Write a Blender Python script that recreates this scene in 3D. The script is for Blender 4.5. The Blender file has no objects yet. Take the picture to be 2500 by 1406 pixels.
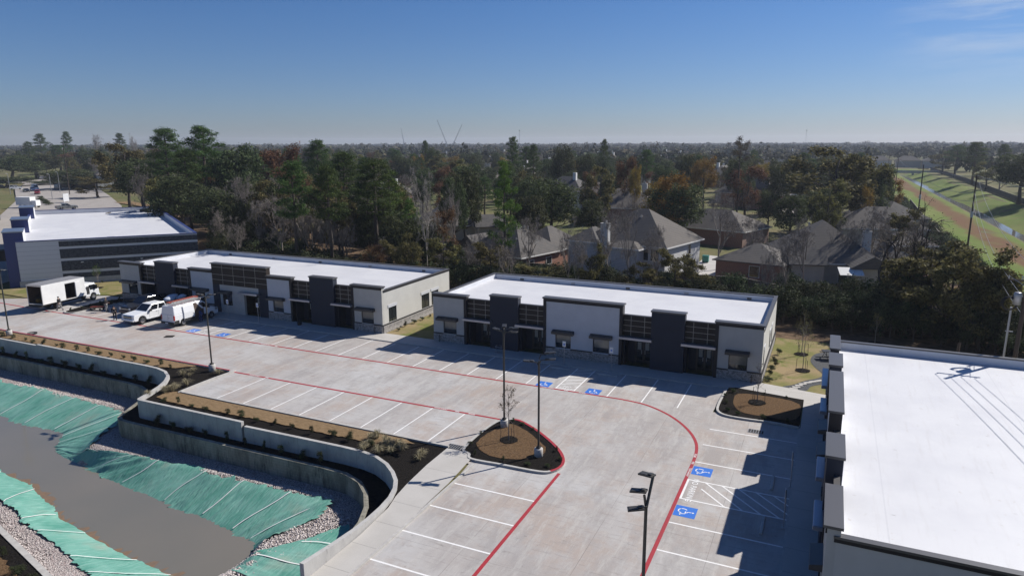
import bpy, math, random
import numpy as np
from mathutils import Vector, Matrix
PI = math.pi
SC = bpy.context.scene
COL = SC.collection
# ---------------------------------------------------------------- camera
def set_camera():
    pit, rol, yaw = math.radians(11.871), math.radians(-.178), math.radians(-24.747)
    F = Vector((math.sin(yaw)*math.cos(pit), math.cos(yaw)*math.cos(pit), -math.sin(pit)))
    R = Vector((math.cos(yaw), -math.sin(yaw), 0)); U = R.cross(F)
    R2 = math.cos(rol)*R + math.sin(rol)*U; U2 = -math.sin(rol)*R + math.cos(rol)*U
    cd = bpy.data.cameras.new('camera'); cd.lens = 24.276; cd.sensor_width = 36; cd.sensor_fit = 'HORIZONTAL'
    cd.clip_start = .5; cd.clip_end = 12000
    co = bpy.data.objects.new('camera', cd); COL.objects.link(co)
    m = Matrix((R2, U2, -F)).transposed().to_4x4(); m.translation = Vector((21.645, -49.471, 19.434))
    co.matrix_world = m; SC.camera = co
set_camera()
# ---------------------------------------------------------------- sky, sun, exposure
SUN_EL, SUN_ROT = math.radians(39.5), math.radians(37.5)
def set_light():
    w = bpy.data.worlds.new("World"); SC.world = w; w.use_nodes = True
    nt = w.node_tree; N = nt.nodes; L = nt.links; bg = N['Background']
    s = N.new('ShaderNodeTexSky'); s.sky_type = 'NISHITA'; s.sun_disc = False
    s.sun_elevation = SUN_EL; s.sun_rotation = SUN_ROT; s.altitude = 0; s.air_density = 1.0; s.dust_density = .35; s.ozone_density = 3.0
    # thin high cirrus, low in the sky to the north-east
    tc = N.new('ShaderNodeTexCoord'); mp = N.new('ShaderNodeMapping'); mp.inputs['Scale'].default_value = (3.2, 3.2, 26)
    mp.inputs['Rotation'].default_value = (math.radians(3), math.radians(-5), 0)
    nz = N.new('ShaderNodeTexNoise'); nz.inputs['Scale'].default_value = 1.6; nz.inputs['Detail'].default_value = 7; nz.inputs['Roughness'].default_value = .62
    nz.inputs['Distortion'].default_value = .35
    rp = N.new('ShaderNodeValToRGB'); rp.color_ramp.elements[0].position = .47; rp.color_ramp.elements[1].position = .70
    sep = N.new('ShaderNodeSeparateXYZ')
    def mr(a, b, c, d):
        n = N.new('ShaderNodeMapRange'); n.inputs[1].default_value = a; n.inputs[2].default_value = b; n.inputs[3].default_value = c; n.inputs[4].default_value = d; n.interpolation_type = 'SMOOTHSTEP'; return n
    mx = mr(.02, .15, 0, 1); mz = mr(.05, .13, 0, 1); mz2 = mr(.21, .27, 1, 0)
    def mul(a, b):
        n = N.new('ShaderNodeMath'); n.operation = 'MULTIPLY'; L.new(a, n.inputs[0])
        if isinstance(b, float): n.inputs[1].default_value = b
        else: L.new(b, n.inputs[1])
        return n.outputs[0]
    L.new(tc.outputs['Generated'], mp.inputs[0]); L.new(mp.outputs[0], nz.inputs['Vector']); L.new(nz.outputs[0], rp.inputs[0])
    L.new(tc.outputs['Generated'], sep.inputs[0]); L.new(sep.outputs[0], mx.inputs[0]); L.new(sep.outputs[2], mz.inputs[0]); L.new(sep.outputs[2], mz2.inputs[0])
    f = mul(mul(mul(rp.outputs[0], mx.outputs[0]), mul(mz.outputs[0], mz2.outputs[0])), .75)
    # clear dry winter air: deeper blue towards the zenith
    dr = N.new('ShaderNodeValToRGB'); dr.color_ramp.elements[0].position = 0; dr.color_ramp.elements[0].color = (.60, .69, 1.0, 1); dr.color_ramp.elements[1].position = .9; dr.color_ramp.elements[1].color = (.44, .64, .98, 1)
    e = dr.color_ramp.elements.new(.1); e.color = (.50, .66, .98, 1); e = dr.color_ramp.elements.new(.26); e.color = (.35, .62, .98, 1)
    L.new(sep.outputs[2], dr.inputs[0]); tint = N.new('ShaderNodeMixRGB'); tint.blend_type = 'MULTIPLY'; tint.inputs[0].default_value = 1; L.new(s.outputs[0], tint.inputs[1]); L.new(dr.outputs[0], tint.inputs[2])
    mixc = N.new('ShaderNodeMixRGB'); L.new(f, mixc.inputs[0]); L.new(tint.outputs[0], mixc.inputs[1]); mixc.inputs[2].default_value = (6.0, 7.2, 9.2, 1)
    L.new(mixc.outputs[0], bg.inputs[0]); bg.inputs[1].default_value = .058
    ld = bpy.data.lights.new('sun', 'SUN'); ld.energy = 4.6; ld.angle = math.radians(.5); ld.color = (1, .955, .89)
    lo = bpy.data.objects.new('sun', ld); COL.objects.link(lo)
    d = Vector((math.cos(SUN_EL)*math.sin(SUN_ROT), math.cos(SUN_EL)*math.cos(SUN_ROT), math.sin(SUN_EL)))
    lo.rotation_euler = d.to_track_quat('Z', 'Y').to_euler(); lo.location = (0, 0, 60)
    v = SC.view_settings; v.view_transform = 'Standard'; v.look = 'None'; v.gamma = 1; v.exposure = EXPO
    SC.cycles.max_bounces = 6; SC.cycles.diffuse_bounces = 3; SC.cycles.glossy_bounces = 3; SC.cycles.transparent_max_bounces = 8
    SC.cycles.volume_bounces = 0; SC.cycles.use_denoising = True
EXPO = 0.5; HAZE = .00016
set_light()
# ---------------------------------------------------------------- materials
MATS = {}
def mat(name, col, rough=.8, col2=None, scale=2.0, detail=4, stretch=(1, 1, 1), bump=0, bscale=30, metal=0, lo=.35, hi=.65, spec=.5, var=0, isl=0, transl=0, coords='Object', emit=None):
    if name in MATS: return MATS[name]
    m = bpy.data.materials.new(name); m.use_nodes = True; nt = m.node_tree; N = nt.nodes; L = nt.links; p = N['Principled BSDF']
    p.inputs['Roughness'].default_value = rough; p.inputs['Metallic'].default_value = metal; p.inputs['Specular IOR Level'].default_value = spec
    c4 = (*col, 1); p.inputs['Base Color'].default_value = c4; out = None
    tc = None
    if col2 or bump:
        tc = N.new('ShaderNodeTexCoord'); mp = N.new('ShaderNodeMapping'); mp.inputs['Scale'].default_value = stretch; L.new(tc.outputs[coords], mp.inputs[0])
    if col2:
        nz = N.new('ShaderNodeTexNoise'); nz.inputs['Scale'].default_value = scale; nz.inputs['Detail'].default_value = detail; nz.inputs['Roughness'].default_value = .6
        L.new(mp.outputs[0], nz.inputs['Vector'])
        rp = N.new('ShaderNodeValToRGB'); rp.color_ramp.elements[0].position = lo; rp.color_ramp.elements[1].position = hi
        rp.color_ramp.elements[0].color = c4; rp.color_ramp.elements[1].color = (*col2, 1); L.new(nz.outputs[0], rp.inputs[0]); out = rp.outputs[0]
    if var or isl:
        h = N.new('ShaderNodeHueSaturation')
        if out is not None: L.new(out, h.inputs['Color'])
        else: h.inputs['Color'].default_value = c4
        def rng(src, a, b):
            n = N.new('ShaderNodeMapRange'); n.inputs[3].default_value = a; n.inputs[4].default_value = b; L.new(src, n.inputs[0]); return n.outputs[0]
        if var:
            oi = N.new('ShaderNodeObjectInfo'); L.new(rng(oi.outputs['Random'], .5-.035*var, .5+.035*var), h.inputs['Hue'])
            v1 = rng(oi.outputs['Random'], 1-.3*var, 1+.3*var)
        if isl:
            g = N.new('ShaderNodeNewGeometry'); v2 = rng(g.outputs['Random Per Island'], 1-isl, 1+isl)
        if var and isl:
            mu = N.new('ShaderNodeMath'); mu.operation = 'MULTIPLY'; L.new(v1, mu.inputs[0]); L.new(v2, mu.inputs[1]); L.new(mu.outputs[0], h.inputs['Value'])
        else: L.new(v1 if var else v2, h.inputs['Value'])
        out = h.outputs[0]
    if out is not None: L.new(out, p.inputs['Base Color'])
    if bump:
        nb = N.new('ShaderNodeTexNoise'); nb.inputs['Scale'].default_value = bscale; nb.inputs['Detail'].default_value = 4; L.new(mp.outputs[0], nb.inputs['Vector'])
        b = N.new('ShaderNodeBump'); b.inputs['Strength'].default_value = min(1, bump); b.inputs['Distance'].default_value = .05*max(1, bump); L.new(nb.outputs[0], b.inputs['Height']); L.new(b.outputs[0], p.inputs['Normal'])
    if transl:
        t = N.new('ShaderNodeBsdfTranslucent'); mx = N.new('ShaderNodeMixShader'); mx.inputs[0].default_value = transl
        if out is not None: L.new(out, t.inputs[0])
        else: t.inputs[0].default_value = c4
        L.new(p.outputs[0], mx.inputs[1]); L.new(t.outputs[0], mx.inputs[2]); L.new(mx.outputs[0], N['Material Output'].inputs[0])
    if emit: p.inputs['Emission Color'].default_value = (*emit, 1); p.inputs['Emission Strength'].default_value = 1
    MATS[name] = m; return m
class G:
    """small node-graph writer for the few hand-made materials"""
    def __init__(s, name, rough=.8, spec=.5):
        s.m = bpy.data.materials.new(name); s.m.use_nodes = True; s.nt = s.m.node_tree; s.N = s.nt.nodes; s.L = s.nt.links; s.p = s.N['Principled BSDF']
        s.p.inputs['Roughness'].default_value = rough; s.p.inputs['Specular IOR Level'].default_value = spec; MATS[name] = s.m
        s.tc = s.N.new('ShaderNodeTexCoord').outputs['Object']
    def inp(s, sock, v):
        if hasattr(v, 'is_linked') or hasattr(v, 'links'): s.L.new(v, sock)
        elif isinstance(v, tuple) and len(v) == 3 and sock.type == 'RGBA': sock.default_value = (*v, 1)
        else: sock.default_value = v
    def vec(s, scale=(1, 1, 1), rot=(0, 0, 0)):
        n = s.N.new('ShaderNodeMapping'); n.inputs['Scale'].default_value = scale; n.inputs['Rotation'].default_value = rot; s.L.new(s.tc, n.inputs[0]); return n.outputs[0]
    def noise(s, v, scale, detail=4, rough=.6, dist=0):
        n = s.N.new('ShaderNodeTexNoise'); s.L.new(v, n.inputs['Vector']); n.inputs['Scale'].default_value = scale; n.inputs['Detail'].default_value = detail
        n.inputs['Roughness'].default_value = rough; n.inputs['Distortion'].default_value = dist; return n.outputs[0]
    def vor(s, v, scale, feature='F1', out='Distance'):
        n = s.N.new('ShaderNodeTexVoronoi'); n.feature = feature; s.L.new(v, n.inputs['Vector']); n.inputs['Scale'].default_value = scale; return n.outputs[out]
    def rng(s, x, a, b, c=0., d=1.):
        n = s.N.new('ShaderNodeMapRange'); s.inp(n.inputs[0], x)
        for i, q in zip((1, 2, 3, 4), (a, b, c, d)): n.inputs[i].default_value = q
        return n.outputs[0]
    def math(s, op, a, b=0.):
        n = s.N.new('ShaderNodeMath'); n.operation = op; s.inp(n.inputs[0], a); s.inp(n.inputs[1], b); return n.outputs[0]
    def mix(s, f, a, b, mode='MIX'):
        n = s.N.new('ShaderNodeMixRGB'); n.blend_type = mode; s.inp(n.inputs[0], f); s.inp(n.inputs[1], a); s.inp(n.inputs[2], b); return n.outputs[0]
    def xyz(s):
        n = s.N.new('ShaderNodeSeparateXYZ'); s.L.new(s.tc, n.inputs[0]); return n.outputs
    def line(s, coord, period, off, width):
        """1 on a thin line every period metres"""
        a = s.math('ADD', coord, -off); a = s.math('DIVIDE', a, period); a = s.math('FRACT', a); a = s.math('SUBTRACT', a, .5); a = s.math('ABSOLUTE', a)
        return s.math('GREATER_THAN', a, .5-width/period/2)
    def bump(s, h, strength=.4, dist=.03):
        n = s.N.new('ShaderNodeBump'); n.inputs['Strength'].default_value = strength; n.inputs['Distance'].default_value = dist; s.inp(n.inputs['Height'], h); s.L.new(n.outputs[0], s.p.inputs['Normal'])
    def done(s, c):
        s.inp(s.p.inputs['Base Color'], c); return s.m
def make_materials():
    g = G('lot_concrete', .72, .3); x, y, z = g.xyz()
    c = g.mix(g.rng(g.noise(g.vec(), .11, 5), .38, .6), (.43, .42, .41), (.335, .305, .285))
    c = g.mix(g.rng(g.noise(g.vec((1, 1, 1), (0, 0, 1)), .15, 6, .75), .47, .6, 0, .8), c, (.34, .27, .225))
    c = g.mix(g.rng(g.noise(g.vec((1, .3, 1), (0, 0, .5)), .55, 7, .75), .48, .62, 0, .7), c, (.265, .245, .235))
    c = g.mix(g.rng(g.noise(g.vec((2.4, .4, 1), (0, 0, .25)), .8, 7, .8), .5, .62, 0, .6), c, (.45, .43, .40))
    c = g.mix(g.rng(g.noise(g.vec((.4, 2.4, 1), (0, 0, .35)), 1.7, 6, .8), .54, .66, 0, .75), c, (.23, .205, .19))
    c = g.mix(g.rng(g.noise(g.vec(), 2.6, 4), .64, .72, 0, .5), c, (.16, .14, .13))
    c = g.mix(g.rng(g.noise(g.vec(), 45, 2), .3, .7, 0, .22), c, (.5, .49, .47))
    jl = g.math('MAXIMUM', g.line(x, 5.4864, 1.2, .025), g.line(y, 6.1, -5.0, .022))
    c = g.mix(g.math('MULTIPLY', jl, g.rng(g.noise(g.vec(), .4, 2), .35, .6, .15, .75)), c, (.17, .155, .145))
    g.bump(g.noise(g.vec(), 60, 3), .12, .01); g.done(c)
    g = G('walk_concrete', .75, .3)
    c = g.mix(g.rng(g.noise(g.vec(), .5, 5), .35, .7), (.46, .44, .41), (.40, .38, .35)); c = g.mix(g.rng(g.noise(g.vec(), 30, 3), .35, .7, 0, .25), c, (.34, .32, .3))
    x, y, z = g.xyz(); c = g.mix(g.line(y, 2.1, .5, .022), c, (.2, .19, .18)); g.bump(g.noise(g.vec(), 60, 3), .1, .01); g.done(c)
    g = G('wall_concrete', .85, .3)
    c = g.mix(g.rng(g.noise(g.vec((1, 1, .5)), 1.1, 6, .7), .38, .68), (.42, .41, .39), (.33, .32, .31)); c = g.mix(g.rng(g.noise(g.vec((3, 3, .6)), 2.0, 5, .7), .56, .74, 0, .7), c, (.2, .19, .18))
    x, y, z = g.xyz(); c = g.mix(g.math('MULTIPLY', g.line(x, 2.44, 0, .03), .5), c, (.15, .15, .15)); g.bump(g.noise(g.vec(), 25, 4), .25, .02); g.done(c)
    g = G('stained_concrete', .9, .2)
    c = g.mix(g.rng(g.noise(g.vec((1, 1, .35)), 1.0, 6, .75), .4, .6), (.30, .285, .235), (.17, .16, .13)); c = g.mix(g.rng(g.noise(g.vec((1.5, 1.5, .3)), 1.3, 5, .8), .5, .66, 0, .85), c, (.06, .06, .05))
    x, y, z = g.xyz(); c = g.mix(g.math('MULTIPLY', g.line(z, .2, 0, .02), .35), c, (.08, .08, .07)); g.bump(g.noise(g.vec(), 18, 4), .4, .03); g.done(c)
    g = G('gravel_stone', .9, .2)
    v = g.vec(); cv = g.vor(v, 14, out='Color'); d = g.vor(v, 14)
    sp = g.N.new('ShaderNodeSeparateColor'); g.L.new(cv, sp.inputs[0])
    c = g.mix(g.rng(sp.outputs[0], 0, 1), (.30, .26, .245), (.60, .54, .51)); c = g.mix(g.rng(sp.outputs[1], .55, 1, 0, .8), c, (.42, .31, .29)); c = g.mix(g.rng(d, .45, .75, 0, .75), c, (.10, .085, .08))
    g.bump(g.math('MULTIPLY', d, -1.), .9, .09); g.done(c)
    g = G('roof_membrane', .55, .35); x, y, z = g.xyz()
    c = g.mix(g.rng(g.noise(g.vec(), .35, 4), .4, .7), (.58, .58, .59), (.52, .52, .54)); c = g.mix(g.rng(g.noise(g.vec(), 3.4, 3, .5), .68, .76, 0, .5), c, (.42, .38, .34))
    c = g.mix(g.math('MULTIPLY', g.line(x, 3.05, .7, .05), .22), c, (.5, .5, .53)); c = g.mix(g.rng(g.noise(g.vec((.25, 3, 1)), 1.2, 5, .7), .55, .7, 0, .4), c, (.46, .44, .43)); c = g.mix(g.rng(g.vor(g.vec((1, .45, 1)), 1.3), .07, .03, 0, .55), c, (.25, .23, .22)); c = g.mix(g.math('MULTIPLY', g.line(y, 7.3, 2.1, .06), .3), c, (.4, .4, .42)); g.done(c)
    g = G('liner_fabric', .55, .4)
    c = g.mix(g.rng(g.noise(g.vec((.6, .6, .6)), .6, 5, .6), .35, .7), (.075, .25, .19), (.17, .36, .295)); c = g.mix(g.rng(g.noise(g.vec((5, .6, 1), (0, 0, -.35)), 1.5, 4, .6), .45, .75, 0, .65), c, (.26, .43, .37))
    c = g.mix(g.rng(g.noise(g.vec(), .35, 3), .58, .75, 0, .55), c, (.28, .30, .24)); g.bump(g.noise(g.vec((6, .8, 1), (0, 0, -.35)), 1.6, 3), .5, .12); g.done(c)
    g = G('pond_water', .09, .5)
    c = g.mix(g.rng(g.noise(g.vec(), .12, 3), .35, .7), (.145, .138, .118), (.165, .15, .125)); g.bump(g.noise(g.vec((1, 1.6, 1)), 5, 3), .04, .02); g.done(c)
    g = G('residential_grass', .95, .1)
    c = g.mix(g.rng(g.noise(g.vec(), .05, 5), .38, .64), (.075, .10, .028), (.15, .125, .06)); c = g.mix(g.rng(g.noise(g.vec(), .35, 5, .7), .45, .75, 0, .6), c, (.05, .05, .022)); c = g.mix(g.rng(g.noise(g.vec(), 3, 4, .7), .4, .7, 0, .5), c, (.2, .17, .1)); g.bump(g.noise(g.vec(), 8, 5), .5, .1); g.done(c)
    g = G('canal_grass', .95, .1)
    c = g.mix(g.rng(g.noise(g.vec((1, .35, 1)), .09, 5), .4, .65), (.10, .15, .025), (.16, .18, .05)); c = g.mix(g.rng(g.noise(g.vec(), .25, 5, .7), .5, .75, 0, .75), c, (.14, .115, .05))
    x, y, z = g.xyz(); wob = g.math('MULTIPLY', g.noise(g.vec(), .05, 3), 6.); xs = g.math('ADD', x, wob)
    band = g.math('MULTIPLY', g.rng(xs, 52.0, 53.5), g.rng(xs, 58.2, 56.5)); c = g.mix(g.math('MULTIPLY', band, g.rng(g.noise(g.vec(), .4, 4), .3, .5, .55, 1)), c, (.135, .072, .036))
    c = g.mix(g.math('MULTIPLY', g.math('MULTIPLY', g.rng(xs, 44.5, 46), g.rng(xs, 49, 47)), g.rng(g.noise(g.vec(), .25, 5), .5, .65)), c, (.32, .27, .2)); g.bump(g.noise(g.vec(), 3, 5), .5, .15); g.done(c)
    g = G('straw_mat', .95, .1)
    c = g.mix(g.rng(g.noise(g.vec((1, 5, 1)), 2.2, 5, .7), .35, .68), (.27, .185, .105), (.15, .10, .052)); c = g.mix(g.rng(g.noise(g.vec((.5, 6, 1)), 3, 4), .6, .7, 0, .8), c, (.06, .035, .02)); g.bump(g.noise(g.vec((1, 4, 1)), 6, 5), .7, .08); g.done(c)
    g = G('young_lawn', .95, .1)
    c = g.mix(g.rng(g.noise(g.vec(), .28, 5, .6), .38, .62), (.27, .205, .115), (.15, .155, .05)); c = g.mix(g.rng(g.noise(g.vec(), .5, 4), .56, .66, 0, .8), c, (.11, .14, .03)); c = g.mix(g.rng(g.noise(g.vec(), 5, 4), .5, .75, 0, .4), c, (.17, .11, .06)); g.bump(g.noise(g.vec(), 14, 4), .4, .04); g.done(c)
    g = G('shingles', .9, .2); x, y, z = g.xyz()
    oi = g.N.new('ShaderNodeObjectInfo').outputs['Random']
    c = g.mix(oi, (.125, .112, .10), (.085, .083, .083)); c = g.mix(g.rng(g.noise(g.vec(), .9, 5, .7), .35, .7, 0, .5), c, (.17, .15, .13)); c = g.mix(g.math('MULTIPLY', g.line(z, .19, 0, .045), .5), c, (.035, .033, .03)); g.bump(g.noise(g.vec(), 9, 3), .4, .04); g.done(c)
    g = G('stone_base', .9, .25)
    b = g.N.new('ShaderNodeTexBrick'); g.L.new(g.vec((1, 1, 1), (PI/2, 0, 0)), b.inputs[0]); b.inputs['Scale'].default_value = 2.6; b.inputs['Mortar Size'].default_value = .03; b.inputs['Color1'].default_value = (.17, .16, .155, 1); b.inputs['Color2'].default_value = (.36, .345, .33, 1); b.inputs['Mortar'].default_value = (.10, .095, .09, 1)
    nz = g.noise(g.vec(), 7, 3); c = g.mix(g.rng(nz, .45, .62, 0, .6), b.outputs[0], (.42, .4, .385)); g.bump(b.outputs[1], -.5, .03); g.done(c)
    g = G('split_block', .95, .15); x, y, z = g.xyz()
    c = g.mix(g.rng(g.noise(g.vec((1, 1, 1.6)), 2.6, 6, .8), .35, .68), (.03, .032, .036), (.13, .135, .145)); g.bump(g.noise(g.vec(), 5, 6), 1, .15); g.done(c)
    g = G('house_brick', .9, .2)
    b = g.N.new('ShaderNodeTexBrick'); g.L.new(g.vec((1, 1, 1), (PI/2, 0, 0)), b.inputs[0]); b.inputs['Scale'].default_value = 4; b.inputs['Color1'].default_value = (.27, .125, .085, 1); b.inputs['Color2'].default_value = (.2, .09, .065, 1); b.inputs['Mortar'].default_value = (.3, .24, .2, 1); g.done(b.outputs[0])
    g = G('plank_siding', .8, .3); x, y, z = g.xyz(); c = g.mix(g.math('MULTIPLY', g.line(z, .22, 0, .03), .55), (.55, .545, .53), (.16, .16, .16)); g.done(g.mix(g.rng(g.noise(g.vec(), .8, 4), .4, .7, 0, .2), c, (.35, .34, .32)))
    g = G('panel_siding', .7, .3); x, y, z = g.xyz(); c = g.mix(g.line(z, .62, 0, .02), (.60, .60, .60), (.2, .2, .22)); g.done(c)
    g = G('fence_wood', .9, .2); x, y, z = g.xyz(); c = g.mix(g.rng(g.noise(g.vec((6, 6, .3)), 1.5, 4), .3, .7), (.09, .066, .05), (.20, .16, .125)); c = g.mix(g.math('MULTIPLY', g.math('MAXIMUM', g.line(x, .14, 0, .02), 0.), .8), c, (.02, .016, .012)); g.done(c)
make_materials()
M = MATS
mat('stucco_beige', (.45, .44, .405), .85, (.41, .40, .37), 1.2, bump=.15, bscale=60)
mat('stucco_white', (.50, .51, .53), .85, (.46, .47, .49), 1.0, bump=.12, bscale=60)
mat('stucco_side', (.50, .49, .455), .85, (.45, .44, .41), .5, bump=.12, bscale=60)
mat('navy_panel', (.026, .031, .047), .6, (.022, .026, .04), .8, spec=.2)
mat('cobalt_panel', (.025, .04, .15), .45)
mat('dark_frame', (.02, .018, .02), .5, spec=.25)
mat('cap_metal', (.075, .072, .072), .4, spec=.6)
mat('brown_panel', (.030, .022, .017), .55, (.025, .019, .015), 1.0, spec=.2)
mat('reveal_strip', (.36, .33, .29), .6)
mat('canopy_metal', (.30, .32, .37), .3, metal=.75)
mat('storefront_metal', (.022, .02, .02), .4)
mat('dark_glass', (.018, .022, .024), .04, spec=.9)
mat('papered_glass', (.16, .16, .14), .12, (.10, .105, .095), .9, spec=.8)
mat('paper', (.33, .33, .30), .8)
mat('white_paint', (.74, .73, .71), .6, (.62, .61, .59), 3.5, lo=.5, hi=.8)
mat('red_paint', (.36, .022, .03), .55, (.27, .03, .035), 3.0, lo=.4, hi=.75)
mat('blue_paint', (.028, .14, .56), .5, (.035, .16, .52), 2.0)
mat('kerb_concrete', (.45, .435, .405), .8, (.36, .345, .325), 3.0, bump=.1, bscale=50)
mat('black_mulch', (.007, .0065, .006), .95, (.02, .017, .015), 9.0, bump=1, bscale=16, spec=.05)
mat('soil', (.17, .115, .075), .95, (.07, .05, .032), 1.2, detail=7, bump=.6, bscale=9, spec=.05)
mat('leaf_litter', (.165, .105, .058), .95, (.075, .045, .025), 11.0, detail=6, bump=.8, bscale=22, spec=.05)
mat('dark_metal', (.03, .029, .028), .45)
mat('bronze_metal', (.05, .047, .042), .45, spec=.5)
mat('galvanised', (.34, .34, .35), .4, metal=.5)
mat('bright_metal', (.6, .6, .6), .3, metal=.8)
mat('wood_pole', (.07, .048, .035), .9, (.045, .032, .025), 6, stretch=(1, 1, .1))
mat('wire', (.2, .2, .2), .5)
mat('asphalt', (.055, .055, .055), .9)
mat('road_concrete', (.33, .30, .27), .85, (.27, .245, .22), .3, detail=5)
mat('slate_gravel', (.075, .078, .085), .95, (.035, .037, .04), 14, bump=.6, bscale=30)
mat('rubber', (.012, .012, .012), .85)
mat('car_white', (.72, .73, .74), .25, spec=.6)
mat('car_black', (.012, .012, .015), .2, spec=.6)
mat('car_grey', (.17, .18, .19), .25, spec=.6)
mat('car_red', (.20, .02, .02), .25, spec=.6)
mat('car_blue', (.03, .05, .12), .25, spec=.6)
mat('car_glass', (.008, .009, .011), .05, spec=.9)
mat('black_plastic', (.02, .02, .021), .6)
mat('chrome', (.62, .62, .63), .15, metal=.9)
mat('head_glass', (.55, .56, .58), .1, spec=.9)
mat('tail_red', (.35, .012, .012), .3)
mat('truck_inside', (.05, .032, .024), .8, (.08, .05, .035), 3)
mat('box_white', (.74, .74, .73), .5, (.68, .68, .67), 1.5)
mat('aluminium', (.58, .58, .57), .35, metal=.6)
mat('fibreglass_red', (.36, .075, .045), .6)
mat('plastic_wrap', (.62, .65, .70), .25, (.45, .49, .56), 5, bump=.5, bscale=12)
mat('skin', (.38, .22, .155), .6)
mat('cloth_black', (.016, .015, .017), .95)
mat('cloth_grey', (.22, .215, .215), .95)
mat('cloth_blue', (.03, .055, .16), .95)
mat('hair_dark', (.015, .011, .009), .9)
mat('cap_tan', (.28, .22, .15), .9)
mat('white_trim', (.66, .65, .62), .6)
mat('tan_siding', (.42, .385, .325), .85, (.37, .34, .29), .8)
mat('brick_far', (.24, .135, .10), .9, (.19, .10, .08), 2)
mat('bark', (.075, .058, .046), .95, (.045, .035, .028), 5, stretch=(1, 1, .2))
mat('pale_bark', (.33, .30, .265), .9, (.2, .175, .15), 4, stretch=(1, 1, .3))
mat('twig', (.19, .165, .145), .95, isl=.35)
mat('leaf_oak', (.055, .068, .026), .8, var=.8, isl=.6, transl=.35, spec=.25)
mat('leaf_pine', (.052, .085, .02), .8, var=.6, isl=.55, transl=.35, spec=.25)
mat('leaf_bright_pine', (.075, .125, .018), .8, var=.4, isl=.45, transl=.3, spec=.25)
mat('leaf_olive', (.12, .11, .04), .85, var=.6, isl=.6, transl=.3, spec=.2)
mat('leaf_rust', (.125, .066, .034), .85, var=.4, isl=.55, transl=.3, spec=.2)
mat('leaf_yellow', (.21, .135, .03), .85, var=.5, isl=.5, transl=.35, spec=.2)
mat('leaf_bush', (.04, .05, .021), .85, var=1, isl=.6, transl=.2, spec=.2)
mat('leaf_dry', (.11, .09, .065), .9, var=.6, isl=.5, transl=.2, spec=.2)
mat('pool_water', (.08, .34, .38), .1)
mat('brick_paving', (.36, .20, .16), .9, (.3, .15, .12), 3)
mat('teal_plastic', (.02, .16, .13), .5)
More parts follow.
